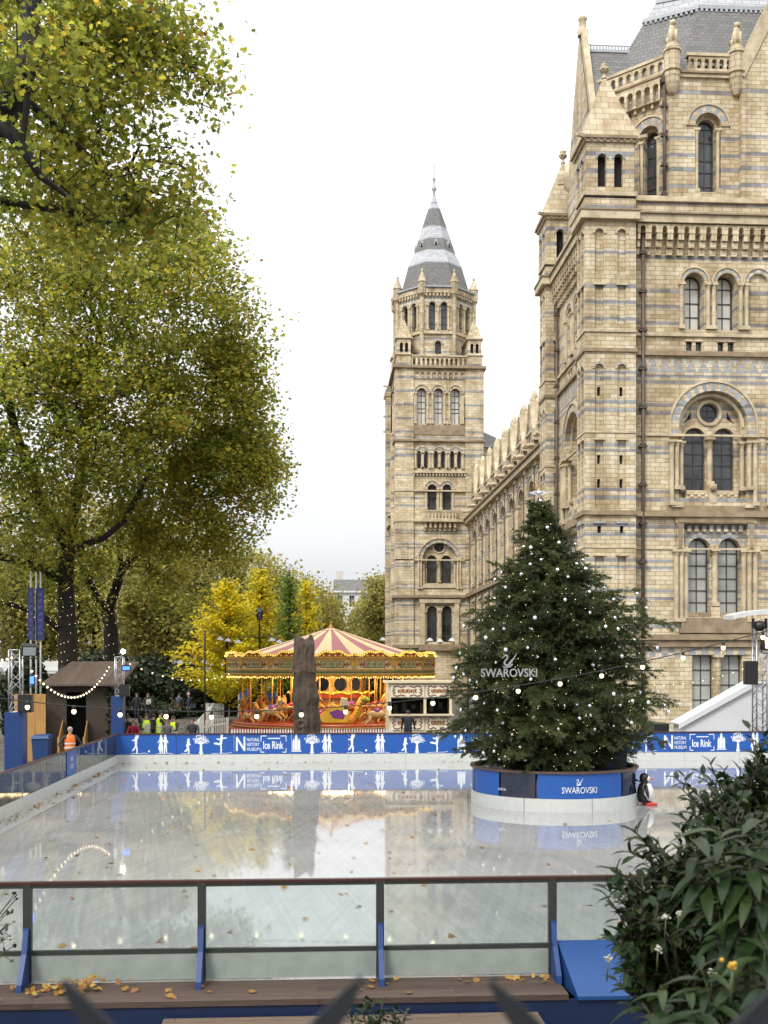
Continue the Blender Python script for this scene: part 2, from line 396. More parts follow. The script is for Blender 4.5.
YP = 57.6      # plane of the pavilion's end wall
def zp(py, px=660): return ZY(px, py, YP)
_bands_px = [(203, 3), (215, 8), (257.5, 3.5), (291, 4), (306.5, 4), (323, 4), (376, 3.5), (382, 3), (405, 4), (413, 4),
             (447.5, 3), (453, 3), (491.5, 3), (499.5, 3.5), (527, 4), (536, 4), (561, 3), (568, 3), (591, 3), (598.5, 3), (626.6, 4)]
BANDS = [(zp(y), h * YP / F / 2) for y, h in _bands_px] + [(ZY(690, y, 58.6), .11) for y in (92, 138, 155, 169.5, 186)]
M = {}
M['terra'] = terracotta('buff_terracotta_banded', BANDS)
M['terra_tower'] = terracotta('buff_terracotta_tower', [b for b in BANDS if b[0] < 30], bw=.7, bh=.30, tint=1.03, per=(30.0, 1.55, .14))
M['terra_plain'] = terracotta('buff_terracotta_plain', [], bw=.6, bh=.30)
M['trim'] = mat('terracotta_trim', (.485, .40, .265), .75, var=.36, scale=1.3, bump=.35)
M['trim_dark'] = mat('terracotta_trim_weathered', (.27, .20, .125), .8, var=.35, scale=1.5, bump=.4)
M['vblue'] = mat('blue_grey_terracotta', (.29, .30, .315), .7, var=.25, scale=3)
M['stone_roof'] = terracotta('terracotta_roof_courses', [], bw=.75, bh=.36, tint=.92)
M['slate'] = slate_mat('slate', (.115, .112, .108), (.165, .158, .15))
M['slate_pale'] = slate_mat('pale_slate', (.33, .345, .365), (.43, .44, .455), bw=.5, bh=.3)
M['lead'] = mat('lead_trim', (.37, .385, .41), .5, var=.1)
M['pipe'] = mat('cast_iron_pipe', (.085, .06, .045), .5, var=.2)
M['winframe'] = mat('dark_window_bars', (.045, .04, .038), .5, var=.1)
M['winglass'] = mat('window_glass_dark', (.045, .05, .053), .06, var=.85, scale=.45, spec=.6)
M['winblind'] = mat('window_glass_with_blind', (.33, .34, .315), .12, var=.3, scale=.5, spec=.6)
M['winpale'] = mat('window_glass_pale', (.58, .57, .51), .15, var=.1, scale=.6, spec=.6)
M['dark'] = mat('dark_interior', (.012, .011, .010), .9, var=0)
M['blue'] = mat('blue_paint', (.010, .078, .33), .45, var=.06, scale=4)
M['blue_pillar'] = mat('blue_plinth_paint', (.004, .033, .14), .5, var=.1, scale=4)
M['blue_dark'] = mat('dark_blue_paint', (.002, .012, .048), .5, var=.15, scale=4)
M['white'] = mat('white_board', (.50, .515, .49), .4, var=.06, scale=6)
M['print'] = mat('white_print', (.66, .70, .77), .5, var=0)
M['black'] = mat('black_plastic', (.006, .006, .007), .45, var=.2)
M['alu'] = mat('aluminium', (.42, .42, .43), .35, metal=.8, var=.1, scale=8)
M['steel'] = mat('grey_green_metal', (.045, .052, .047), .4, metal=.4, var=.15, scale=6)
M['rail'] = mat('red_brown_handrail', (.045, .017, .012), .4, var=.2, scale=5)
M['glass'] = glass_mat('rink_glass', (.93, .96, .95), alpha=.05)
M['glass_dirty'] = glass_mat('misted_rink_glass', (.88, .92, .91), alpha=.035)
M['bark'] = mat('plane_tree_bark', (.021, .0155, .011), .85, var=.45, scale=2.2, bump=.6)
M['bark_pale'] = mat('limb_bark', (.013, .0105, .008), .85, var=.4, scale=3, bump=.6)
M['bulb'] = mat('lit_bulb', (1.0, .86, .62), .3, var=0, emit=1.5, emcol=(1.0, .80, .50))
M['bulb_small'] = mat('small_lit_bulb', (1.0, .88, .66), .3, var=0, emit=1.6, emcol=(1.0, .82, .52))
M['gold'] = mat('gold_paint', (.46, .24, .04), .35, metal=.35, var=.3, scale=4)
M['yellow'] = mat('yellow_paint', (.72, .46, .03), .45, var=.2, scale=4)
M['cream'] = mat('cream_paint', (.58, .50, .33), .5, var=.08, scale=3)
M['red'] = mat('red_paint', (.30, .045, .02), .45, var=.2, scale=4)
# ------------------------------------------------------------------ the museum
class Wall:
    """a vertical wall plane: u along the wall (m), v = height, d = depth behind the face"""
    def __init__(s, O, U, N): s.O, s.U, s.N = Vector(O), Vector(U).normalized(), Vector(N).normalized()
    def P(s, u, v, d=0.0): return s.O + s.U * u + Vector((0, 0, v)) - s.N * d
    def px(s, x, y):
        r = ray(x, y); e = Vector((0, 0, H)); t = (s.O - e).dot(s.N) / r.dot(s.N); q = e + r * t
        return ((q - s.O).dot(s.U), q.z)
    def u(s, x, y=400): return s.px(x, y)[0]

def rect(u0, u1, v0, v1): return [(u0, v0), (u1, v0), (u1, v1), (u0, v1)]
def arch(cu, w, v0, vsp, n=12):
    r = w / 2
    return [(cu - r, v0), (cu + r, v0)] + [(cu + r*math.cos(PI*i/n), vsp + r*math.sin(PI*i/n)) for i in range(n + 1)]
def circ(cu, cv, r, n=16): return [(cu + r*math.cos(2*PI*i/n), cv + r*math.sin(2*PI*i/n)) for i in range(n)]
def inpoly(p, L_):
    x, y = p; c = False; j = len(L_) - 1
    for i in range(len(L_)):
        (xi, yi), (xj, yj) = L_[i], L_[j]
        if (yi > y) != (yj > y) and x < (xj - xi) * (y - yi) / (yj - yi) + xi: c = not c
        j = i
    return c
def fill(mb, w, outer, holes=(), d=0.0, mi=0):
    if not holes:
        mb.poly([w.P(u, v, d) for u, v in outer], mi); return
    vv, ee = [], []
    for lp in [outer] + list(holes):
        b = len(vv); vv += [Vector((p[0], p[1])) for p in lp]; ee += [(b + i, b + (i+1) % len(lp)) for i in range(len(lp))]
    V, E, T, *_ = geometry.delaunay_2d_cdt(vv, ee, [], 0, 1e-5)
    fs = []
    for t in T:
        c = (sum(V[i].x for i in t)/3, sum(V[i].y for i in t)/3)
        if inpoly(c, outer) and not any(inpoly(c, h) for h in holes): fs.append(list(t))
    mb.add([w.P(v.x, v.y, d) for v in V], fs, mi)
def reveal(mb, w, loop, d0, d1, mi=0):
    n = len(loop)
    mb.add([w.P(u, v, d0) for u, v in loop] + [w.P(u, v, d1) for u, v in loop], [[i, (i+1) % n, n+(i+1) % n, n+i] for i in range(n)], mi)
def wbox(mb, w, u0, u1, v0, v1, d0, d1, mi=0):
    a = [w.P(u, v, d) for d in (d0, d1) for v in (v0, v1) for u in (u0, u1)]
    mb.add(a, [[0,1,3,2],[4,6,7,5],[0,4,5,1],[2,3,7,6],[0,2,6,4],[1,5,7,3]], mi)
def ring(mb, w, cu, cv, r0, r1, d0, d1, n=13, mis=(0, 1), a0=0.0, a1=PI, sub=2):
    """archivolt of n wedge stones standing from depth d1 out to d0, stones alternating in colour"""
    for k in range(n):
        mi = mis[k % len(mis)]
        for q in range(sub):
            b0 = a0 + (a1-a0)*(k + q/sub)/n; b1 = a0 + (a1-a0)*(k + (q+1)/sub)/n
            g = [(r*math.cos(b), r*math.sin(b)) for r in (r0, r1) for b in (b0, b1)]
            A = [w.P(cu + x, cv + y, d0) for x, y in g]; B = [w.P(cu + x, cv + y, d1) for x, y in g]
            mb.add(A + B, [[0,1,3,2],[2,3,7,6],[0,4,5,1]], mi)
def column(mb, w, u, v0, v1, r, d=0.0, cap=True, mi=0, n=8):
    c0, c1 = w.P(u, v0, d), w.P(u, v1, d); h = v1 - v0
    k = min(.35, h*.14) if cap else 0
    mb.tube([c0 + Vector((0,0,k*.6)), (c0+c1)/2, c1 - Vector((0,0,k))], r, n, mi, cap=False)
    if cap:
        wbox(mb, w, u - r*1.35, u + r*1.35, v0, v0 + k*.6, d - r*1.35, d + r*1.3, mi)
        mb.tube([c1 - Vector((0,0,k)), c1 - Vector((0,0,k*.35))], [r, r*1.5], n, mi, cap=False)
        wbox(mb, w, u - r*1.6, u + r*1.6, v1 - k*.35, v1, d - r*1.6, d + r*1.5, mi)
def xspan(loop, v):
    xs = []
    for i in range(len(loop)):
        (x0, y0), (x1, y1) = loop[i], loop[(i+1) % len(loop)]
        if (y0 > v) != (y1 > v): xs.append(x0 + (x1-x0)*(v-y0)/(y1-y0))
    return (min(xs), max(xs)) if len(xs) >= 2 else None
def inset(loop, t):
    n = len(loop); out = []
    ar = sum(loop[i][0]*loop[(i+1) % n][1] - loop[(i+1) % n][0]*loop[i][1] for i in range(n)); sg = 1 if ar > 0 else -1
    for i in range(n):
        a, b, c = Vector(loop[i-1]), Vector(loop[i]), Vector(loop[(i+1) % n])
        e0, e1 = (b-a), (c-b)
        if e0.length < 1e-7: e0 = e1
        if e1.length < 1e-7: e1 = e0
        n0 = Vector((-e0.y, e0.x)).normalized()*sg; n1 = Vector((-e1.y, e1.x)).normalized()*sg
        m = (n0 + n1); m = m.normalized() if m.length > 1e-6 else n0
        k = t / max(0.4, m.dot(n0)); out.append((b.x + m.x*k, b.y + m.y*k))
    return out
def window(parent, w, loop, d, glass, nv=1, hs=4, t=.07, bar=.045, name='window', label=None):
    g = MB(); fill(g, w, loop, (), d)
    o = g.build(name, M[glass], parent)
    if label: o['label'] = label
    f = MB(); ins = inset(loop, t); n = len(loop)
    A = [w.P(u, v, d - .05) for u, v in loop] + [w.P(u, v, d - .05) for u, v in ins] + [w.P(u, v, d + .0) for u, v in ins]
    f.add(A, [[i, (i+1) % n, n+(i+1) % n, n+i] for i in range(n)] + [[n+i, n+(i+1) % n, 2*n+(i+1) % n, 2*n+i] for i in range(n)])
    v0, v1 = min(p[1] for p in loop), max(p[1] for p in loop); u0, u1 = min(p[0] for p in loop), max(p[0] for p in loop)
    swapped = [(q[1], q[0]) for q in loop]
    for k in range(nv):
        uu = u0 + (u1-u0)*(k+1)/(nv+1); s_ = xspan(swapped, uu)
        if s_: wbox(f, w, uu - bar/2, uu + bar/2, s_[0], s_[1], d - .04, d + .001)
    hl = hs if hasattr(hs, '__len__') else [v0 + (v1-v0)*(k+1)/(hs+1) for k in range(hs)]
    for vv in hl:
        s_ = xspan(loop, vv)
        if s_: wbox(f, w, s_[0], s_[1], vv - bar/2, vv + bar/2, d - .046, d + .001)
    f.build('window_frame', M['winframe'], o)
    return o

museum = thing('museum_building', 'vast banded buff and blue-grey terracotta museum with slate-roofed corner block, gabled range and spired tower', 'museum', (13.8, 57, 0))
T3 = [M['terra'], M['trim'], M['vblue'], M['trim_dark'], M['dark']]
TT3 = [M['terra_tower'], M['trim'], M['vblue'], M['trim_dark'], M['dark']]
pav, trimP, surr = MB(), MB(), None          # pavilion walls; running string courses

fw = Wall((0, YP, 0), (1, 0, 0), (0, -1, 0))
sw = Wall((14.75, 0, 0), (0, 1, 0), (-1, 0, 0))
TA, TB = XY(585, 57), XY(636, 57)            # near corner turret along X
ZTOP = zp(200)
UC = [fw.u(712), fw.u(809), fw.u(906)]
pxm = YP / F

def arcade(mb, w, u0, u1, v0, v1, d, th, pitch, r, sill, mi=0, back=None):
    """strip pierced by a row of small arched openings"""
    n = max(1, int(round((u1-u0)/pitch))); p_ = (u1-u0)/n; hs = []
    for k in range(n):
        c = u0 + p_*(k+.5); hs.append(arch(c, 2*r, v0 + sill, v1 - r - (v1-v0)*.16, 6))
    fill(mb, w, rect(u0, u1, v0, v1), hs, d, mi)
    for h in hs: reveal(mb, w, h, d, d + th, mi)
    if back is None: fill(mb, w, rect(u0, u1, v0, v1), hs, d + th, mi)
    wb = [w.P(u0, v1, d), w.P(u1, v1, d), w.P(u1, v1, d+th), w.P(u0, v1, d+th)]; mb.poly(wb, mi)
    mb.poly([w.P(u0, v0, d), w.P(u1, v0, d), w.P(u1, v0, d+th), w.P(u0, v0, d+th)], mi)

def corbel_table(mb, w, u0, u1, v0, v1, pitch=.59, proud=.42):
    """row of stepped corbels carrying small arches under a cornice"""
    n = int(round((u1-u0)/pitch)); p_ = (u1-u0)/n; h = v1-v0; cw = p_*.56
    for k in range(n+1):
        c = u0 + p_*k; a, b = max(u0, c-cw/2), min(u1, c+cw/2)
        if b - a < .05: continue
        for j in range(3):
            wbox(mb, w, a+.01*j, b-.01*j, v0 + h*(.0+.235*j), v0 + h*(.215+.235*j), -proud*(.38+.3*j), .05, 0)
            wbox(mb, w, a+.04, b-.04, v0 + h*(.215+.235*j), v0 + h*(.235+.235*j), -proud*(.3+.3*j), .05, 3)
    hs = [arch(u0 + p_*(k+.5), p_*.44, v0 + h*.70, v0 + h*.86, 6) for k in range(n)]
    hs = [[(u, max(v, v0 + h*.7002)) for u, v in q] for q in hs]
    fill(mb, w, rect(u0, u1, v0 + h*.70, v1), hs, -proud, 0)
    for q in hs: reveal(mb, w, q, -proud, .02, 0)

def bay(w, uc, wl, full=True):
    """one window bay of the end block; returns the loops cut from the wall face"""
    cut = []; Z = lambda y: zp(y, 712)
    sm = MB()                                                       # carved surround of this bay
    # A: ground floor pair of square-headed windows
    for off in (-.50, 1.06):
        lp = rect(uc+off-.58, uc+off+.58, Z(716), Z(655)); cut.append(lp); reveal(pav, w, lp, 0, .38, 0)
        window(museum, w, lp, .38, 'winblind', 1, [Z(670), Z(685), Z(700)], .06)
    for off in (.28,):
        column(sm, w, uc+off, Z(716), Z(655), .16, -.03, mi=0)
    hn = 11
    for k in range(hn):                                             # lintel of alternating stones
        a = uc - 1.6 + k*.34; wbox(sm, w, a, a+.33, Z(655)+.003, Z(648), -.05-.012*(k % 2), .05, 2 if k % 2 else 0)
    # B: square-framed pair of tall arched windows
    c = uc + .18
    fr = rect(c-1.72, c+1.72, Z(616), Z(524)); cut.append(fr); reveal(pav, w, fr, 0, .22, 0)
    ar = [arch(c+s_*.83, 1.2, Z(614), Z(549)) for s_ in (-1, 1)]
    fill(pav, w, fr, ar, .22, 0)
    for q, s_ in zip(ar, (-1, 1)):
        reveal(pav, w, q, .22, .62, 0)
        ring(sm, w, c+s_*.83, Z(549), .61, .86, .14, .25, 9, (0, 2))
        window(museum, w, q, .62, 'winblind', 1, [Z(552.5), Z(565), Z(578), Z(590), Z(602)], .08, .05)
    for k in range(8): wbox(sm, w, c-1.5+k*.4, c-1.5+k*.4+.2, Z(531.5), Z(525), .02, .25, 0 if k % 2 == 0 else 0); 
    wbox(sm, w, c-1.72, c+1.72, Z(533), Z(531.6), .16, .25, 2)
    for a, b in ((-2.13, -1.74), (1.74, 2.13)): wbox(sm, w, c+a, c+b, Z(549), Z(518.5), -.12, .05, 0); wbox(sm, w, c+a+.1, c+b-.1, Z(548), Z(524), -.17, -.12, 3)
    wbox(sm, w, c-2.2, c+2.2, Z(524)+.002, Z(517.5), -.14, .05, 0); wbox(sm, w, c-2.05, c+2.05, Z(523)+.002, Z(519), -.18, -.14, 3)
    cols = [(c+o, Z(622), Z(550), .135, dd) for o, dd in ((-2.15, -.08), (-1.85, -.02), (-1.58, .06), (1.58, .06), (1.85, -.02), (2.15, -.08))] + [(c, Z(606), Z(549), .15, .1)]
    wbox(sm, w, c-.24, c+.24, Z(618), Z(606), -.05, .3, 0)
    wbox(sm, w, c-1.6, c-.26, Z(616.5), Z(612.5), -.02, .6, 3); wbox(sm, w, c+.26, c+1.6, Z(616.5), Z(612.5), -.02, .6, 3)
    wbox(sm, w, c-1.9, c+1.9, Z(629), Z(618), -.16, .04, 3)
    wbox(sm, w, c-2.0, c+2.0, Z(633), Z(629)-.002, -.24, .04, 3)
    # C: great round arch with twin lancets and an oculus
    zs = Z(437); za = Z(426); c = uc + .05
    big = arch(c, 2*1.86, Z(498), za, 20); cut.append(big); reveal(pav, w, big, 0, .30, 0)
    mid = arch(c, 2*1.62, Z(498), za, 20); fill(pav, w, big, [[(u, max(v, Z(498)+.001)) for u, v in mid]], .30, 0); reveal(pav, w, mid, .30, .62, 0)
    lan = [arch(c+s_*.80, 1.17, Z(489), zs, 12) for s_ in (-1, 1)]; oc = circ(c, Z(410.5), .52)
    tri = [[(c+s_*1.42, Z(421.5)), (c+s_*.98, Z(416.5)), (c+s_*.98, Z(409.5))] for s_ in (-1, 1)]
    tri = [t if (t[1][0]-t[0][0])*(t[2][1]-t[0][1]) - (t[2][0]-t[0][0])*(t[1][1]-t[0][1]) > 0 else t[::-1] for t in tri]
    fill(pav, w, mid, lan + [oc] + tri, .62, 0)
    for q in lan + [oc] + tri: reveal(pav, w, q, .62, .86, 0)
    for q in tri: window(museum, w, q, .86, 'winglass', 0, 0, .04)
    for q in lan: window(museum, w, q, .86, 'winglass', 1, [Z(440), Z(451.5), Z(463), Z(476)], .07, .05)
    window(museum, w, oc, .86, 'winglass', 1, 2, .07, .05)
    ring(sm, w, c, za, 1.87, 2.30, -.10, .05, 27, (0, 2)); ring(sm, w, c, za, 2.31, 2.42, -.16, .05, 20, (1,))
    for q in (-1, 1):
        for k in range(2): wbox(sm, w, c+q*2.085-.215, c+q*2.085+.215, zs+.14+(za-zs-.14)*k/2, zs+.14+(za-zs-.14)*(k+1)/2-.004, -.10, .05, 0 if k else 2)
        wbox(sm, w, c+q*2.365-.055, c+q*2.365+.055, zs+.13, za, -.16, .05, 1)
    ring(sm, w, c, za, 1.64, 1.80, .22, .31, 20, (1,)); ring(sm, w, c, Z(410.5), .54, .70, .52, .63, 18, (1,), 0, 2*PI)
    for s_ in (-1, 1): ring(sm, w, c+s_*.80, zs, .60, .74, .54, .63, 10, (1,))
    cols += [(c+o, Z(506 if abs(o) > 2 else 490), Z(441), r_, dd) for o, r_, dd in ((-2.27, .125, -.1), (-1.97, .125, -.04), (-1.66, .125, .2), (1.66, .125, .2), (1.97, .125, -.04), (2.27, .125, -.1))] + [(c, Z(484), zs+.05, .15, .52)]
    wbox(sm, w, c-2.45, c-1.62, zs-.02, zs+.12, -.22, .3, 1); wbox(sm, w, c+1.62, c+2.45, zs-.02, zs+.12, -.22, .3, 1)
    for s_ in (-1, 1):
        wbox(sm, w, c+s_*.80-.62, c+s_*.80+.62, Z(500), Z(490), .12, .66, 1)
        for k in range(6):                                          # leaf carving on the panel
            q = w.P(c+s_*.80-.5+.2*k, Z(495)+.06*(-1)**k, .12); sm.ball(q, .12, 1, 6, 4, (1, .6, .8))
    wbox(sm, w, c-.2, c+.2, Z(503), Z(484), -.02, .6, 1); sm.ball(w.P(c, Z(489), -.08), .17, 3, 8, 6)
    wbox(sm, w, c-1.9, c+1.9, Z(506), Z(500), .02, .4, 3); wbox(sm, w, c-2.5, c+2.5, Z(511), Z(506), -.10, .05, 3)
    for o in (-2.0, 2.0): wbox(sm, w, c+o-.32, c+o+.32, Z(508), Z(504.5), -.2, .05, 1)
    # D: upper pair, and a blind arch towards the next bay
    c = uc - .08; zs = Z(283)
    for o, blind in ((-.89, 0), (.89, 0), (2.60, 1)) if full else ((-.89, 0), (.89, 0)):
        lp = arch(c+o, 1.06, Z(331), zs); cut.append(lp); dp = .12 if blind else .72; reveal(pav, w, lp, 0, dp, 0)
        if blind: fill(pav, w, lp, (), dp, 0)
        else: window(museum, w, lp, dp, 'winpale', 1, [Z(285.5), Z(300), Z(314)], .09, .05)
        ring(sm, w, c+o, zs, .54, .76, -.05, .03, 9, (0, 2)); ring(sm, w, c+o, zs, .77, .84, -.10, .03, 10, (1,))
    for o in (-1.60, -.16, .16, 1.62, 1.94) if full else (-1.60, -.16, .16, 1.60):
        cols.append((c+o, Z(330), Z(284), .115, -.06))
    wbox(sm, w, c-1.75, c+2.0, Z(333), Z(330.5), -.08, .04, 1)
    for o in (-1.22, -.70, .50, 1.05):                              # four small square lights
        lp = rect(c+.05+o-.16, c+.05+o+.16, Z(352), Z(342)); cut.append(lp); reveal(pav, w, lp, 0, .22, 0); window(museum, w, lp, .22, 'winglass', 0, 0, .03)
        wbox(sm, w, c+.05+o-.24, c+.05+o+.24, Z(342)+.004, Z(340.3), -.06, .03, 1)
    # triangle frieze
    sm.build('window_surround', T3[:1] + [M['trim'], M['vblue'], M['trim_dark']], museum)
    for (u, a, b, r_, dd) in cols if wl else []:
        cm = MB(); column(cm, w, u, a, b, r_, dd); cm.build('column', M['trim'], museum)
    if not wl:
        cm = MB()
        for (u, a, b, r_, dd) in cols: column(cm, w, u, a, b, r_, dd)
        cm.build('column_group', M['trim'], museum)
    return cut

def fix_cut(cuts): return cuts
# --- end wall (towards the rink) and the long side of the end block
XE = 34.5
cuts = []
for i, c in enumerate(UC): cuts += bay(fw, c, True, i == 0)
fill(pav, fw, rect(TB-.1, XE, -.2, ZTOP), cuts, 0, 0)
scuts = bay(sw, 62.9, True, full=False)
fill(pav, sw, rect(58.7, 67.1, -.2, ZTOP), scuts, 0, 0)
pav.box((XE-.3, YP+.02, -.2), (XE, 69, ZTOP), 0); pav.box((15.2, 68.7, -.2), (XE, 69, ZTOP), 0)
pav.box((15.0, 58, ZTOP-.3), (XE, 68.9, ZTOP-.05), 3)
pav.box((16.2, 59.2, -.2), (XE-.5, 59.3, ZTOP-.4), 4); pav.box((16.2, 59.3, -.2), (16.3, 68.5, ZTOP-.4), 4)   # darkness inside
pav.build('end_block_wall', T3, museum)
# blue triangles frieze
M['pale_tile'] = mat('pale_blue_tile', (.47, .48, .47), .6, var=.15)
for w, u0, u1 in ((fw, TB+.1, XE), (sw, 58.9, 67)):
    fz = MB()
    z0, z1 = zp(372), zp(358.5); n = int((u1-u0)/.66)
    for k in range(n):
        a = u0 + (u1-u0)*k/n; p_ = (u1-u0)/n
        for j in range(3):
            t0, t1 = j/3, (j+1)/3 - .05
            hw = lambda t: p_*.47*(1-t)
            fz.poly([w.P(a+p_/2-hw(t0), z0+(z1-z0)*t0, -.004), w.P(a+p_/2+hw(t0), z0+(z1-z0)*t0, -.004), w.P(a+p_/2+hw(t1), z0+(z1-z0)*t1, -.004), w.P(a+p_/2-hw(t1), z0+(z1-z0)*t1, -.004)], 0)
        fz.poly([w.P(a-p_*.22, z1, -.004), w.P(a+p_*.22, z1, -.004), w.P(a, z1-.36, -.004)], 1)
    fz.build('triangle_frieze', [M['vblue'], M['pale_tile']], museum)

# --- string courses and cornices round the end block
def course(name, y0, y1, proud, mi='trim', step=True, turrets=True):
    mb = MB(); z0, z1 = zp(y1), zp(y0)
    wbox(mb, fw, TB+.005, XE, z0, z1, -proud, .05)
    wbox(mb, sw, 58.805, 66.995, z0, z1, -proud, .05)
    if step: wbox(mb, fw, TB+.005, XE, z1+.002, z1+.09, -proud*.55, .05); wbox(mb, sw, 58.805, 66.995, z1+.002, z1+.09, -proud*.55, .05)
    if turrets:
        q = proud*.5
        for ya in (57.0, 67.0): mb.box((TA-q, ya-q, z0+.004), (TB+.004+q*.5, ya+1.8+q, z1+.004))
    return mb.build(name, M[mi], museum)
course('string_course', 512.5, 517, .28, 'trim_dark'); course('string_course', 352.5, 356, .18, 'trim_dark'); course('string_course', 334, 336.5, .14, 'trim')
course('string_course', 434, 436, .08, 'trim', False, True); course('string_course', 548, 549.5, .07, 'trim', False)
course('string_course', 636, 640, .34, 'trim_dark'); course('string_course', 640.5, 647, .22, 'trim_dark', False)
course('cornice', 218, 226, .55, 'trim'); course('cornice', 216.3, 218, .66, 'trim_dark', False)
course('parapet_band', 198, 202, .16, 'trim')
for w, a, b in ((fw, TB+.15, XE), (sw, 58.9, 66.9)):
    cb = MB(); corbel_table(cb, w, a, b, zp(256), zp(227), .592); cb.build('corbel_table', [M['terra_plain'], M['trim'], M['vblue'], M['trim_dark']], museum)
M['tile'] = mat('cream_tile', (.62, .55, .42), .6, var=.15)
for w, u0, u1 in ((fw, TB+.2, UC[0]-1.7), (fw, UC[0]+2.25, UC[1]-1.7)):      # chequered tile band over the ground floor
    ch = MB()
    n = int((u1-u0)/.3); q = (u1-u0)/n
    for k in range(n):
        for j in range(2):
            wbox(ch, w, u0+q*k+.01, u0+q*(k+1)-.01, zp(657)+.225*j+.005, zp(657)+.225*(j+1)-.005, -.006, .01, (k+j) % 2)
    ch.build('chequer_band', [M['vblue'], M['tile']], museum)

# --- corner turrets
def turret(y0, y1, z_body, niches=True, front=True):
    mb = MB(); f_ = Wall((0, y0, 0), (1, 0, 0), (0, -1, 0)); s_ = Wall((TA, 0, 0), (0, 1, 0), (-1, 0, 0))
    zc = lambda y: ZY(610, y, 57.0)
    cs = MB()
    for w, ua, ub, near in ((f_, TA, TB, True), (s_, y0, y1, True)):
        cu = (ua+ub)/2; dx = (ub-ua)*.22; cut = []
        for o in (-dx, dx):
            c = cu + o
            for (ya, yb, rnd, slits) in ((275, 229, 1, ()), (326, 285, 0, ()), (432, 364, 1, (391,)), (507, 440, 0, (459, 483)), (632, 556, 0, ())):
                wd = min(.46, dx*1.1); lp = arch(c, wd, zc(ya), zc(yb) - wd/2, 8) if rnd else rect(c-wd/2, c+wd/2, zc(ya), zc(yb))
                cut.append(lp); reveal(mb, w, lp, 0, .13, 0)
                sl = [rect(c-.085, c+.085, zc(y_+4.5), zc(y_-4.5)) for y_ in slits]
                fill(mb, w, lp, sl, .13, 0)
                for q in sl: reveal(mb, w, q, .13, .3, 0); fill(mb, w, q, (), .3, 4)
                if rnd: ring(cs, w, c, zc(yb)-wd/2, wd/2+.01, wd/2+.13, -.05, .03, 7, (0, 2) if ya > 300 else (1,))
                else: wbox(cs, w, c-wd/2-.1, c+wd/2+.1, zc(yb)+.003, zc(yb)+.1, -.07, .03, 1)
            wbox(cs, w, c-.32, c+.32, zc(523.5), zc(521.5), -.08, .02, 2)
            q = rect(c-.1, c+.1, zc(533), zc(526)); cut.append(q); reveal(mb, w, q, 0, .2, 0); fill(mb, w, q, (), .2, 4)
        fill(mb, w, rect(ua, ub, -.2, z_body), cut, 0, 0)
    mb.box((TB-.02, y0+.002, -.2), (TB, y1, z_body), 0); mb.box((TA+.002, y1-.02, -.2), (TB, y1, z_body), 0)
    mb.box((TA, y0, z_body-.05), (TB, y1, z_body), 0)
    o = mb.build('turret', T3, museum)
    # open lantern stage, cornice, pyramid
    lz0, lz1 = z_body, z_body + 3.05
    lm = MB(); ins = .06
    A, B = TA+ins, TB-ins; Y0, Y1 = y0+ins, y1+.75-ins
    for w, ua, ub in ((Wall((0, Y0, 0), (1, 0, 0), (0, -1, 0)), A, B), (Wall((A, 0, 0), (0, 1, 0), (-1, 0, 0)), Y0, Y1), (Wall((B, 0, 0), (0, 1, 0), (1, 0, 0)), Y0, Y1), (Wall((0, Y1, 0), (1, 0, 0), (0, 1, 0)), A, B)):
        c = (ua+ub)/2; dx = min(.44*1.0, (ub-ua)*.19); lp = [arch(c+q, .46, lz0+.55, lz0+2.05, 8) for q in (-dx, dx)]
        fill(lm, w, rect(ua, ub, lz0, lz1), lp, 0, 0)
        for q in lp: reveal(lm, w, q, 0, .3, 0); 
        for q in (-dx, dx): ring(cs, w, c+q, lz0+2.05, .24, .36, -.05, .03, 7, (2, 0))
    lm.box((A+.34, Y0+.34, lz0), (B-.34, Y1-.34, lz1), 4)
    lm.build('turret_lantern', T3, o)
    cs.box((A-.22, Y0-.22, lz1), (B+.22, Y1+.22, lz1+.16), 3); cs.box((A-.12, Y0-.12, lz1-.16), (B+.12, Y1+.12, lz1-.002), 1)
    for k in range(9):                                              # dentils below the roof
        q = A-.15+(B-A+.22)*k/8; cs.box((q, Y0-.19, lz1-.12), (q+.12, Y0-.1, lz1-.004), 3)
    cs.bar((A-.1, Y0-.1, lz1+.08), (A-.62, Y0-.62, lz1-.05), .16, .16, 1); cs.bar((B+.1, Y0-.1, lz1+.08), (B+.5, Y0-.55, lz1-.02), .16, .16, 1)
    cs.build('turret_trim', T3, o)
    rm = MB(); z0 = lz1+.16; cx, cy = (A+B)/2, (Y0+Y1)/2; hx, hy = (B-A)/2+.17, (Y1-Y0)/2+.17; zt = z0+3.75
    nst = 12
    for k in range(nst):                                            # stone courses, each a little step
        a, b = 1-k/nst, 1-(k+1)/nst
        bs = [(cx+sx_*(hx*a+.03), cy+sy_*(hy*a+.03), z0+(zt-z0)*k/nst) for sx_, sy_ in ((-1,-1),(1,-1),(1,1),(-1,1))]
        tp = [(cx+sx_*(hx*b+.05), cy+sy_*(hy*b+.05), z0+(zt-z0)*(k+1)/nst) for sx_, sy_ in ((-1,-1),(1,-1),(1,1),(-1,1))]
        rm.frustum(bs, tp, 0)
    rm.build('turret_roof', M['stone_roof'], o)
    fm = MB(); fm.lathe([(.14, 0), (.14, .12), (.09, .18), (.09, .3), (.2, .36), (.24, .5), (.17, .68), (.22, .75), (.06, .85), (0, .86)], (cx, cy, zt-.08), 8)
    for k in range(6):
        a = 2*PI*k/6; fm.ball((cx+.2*math.cos(a), cy+.2*math.sin(a), zt+.42), .09, 0, 6, 4)
    fm.build('finial', M['trim'], o)
    return o
turret(57.0, 58.8, ZY(610, 197, 57.0)); turret(67.0, 68.8, ZY(560, 266, 67.0))

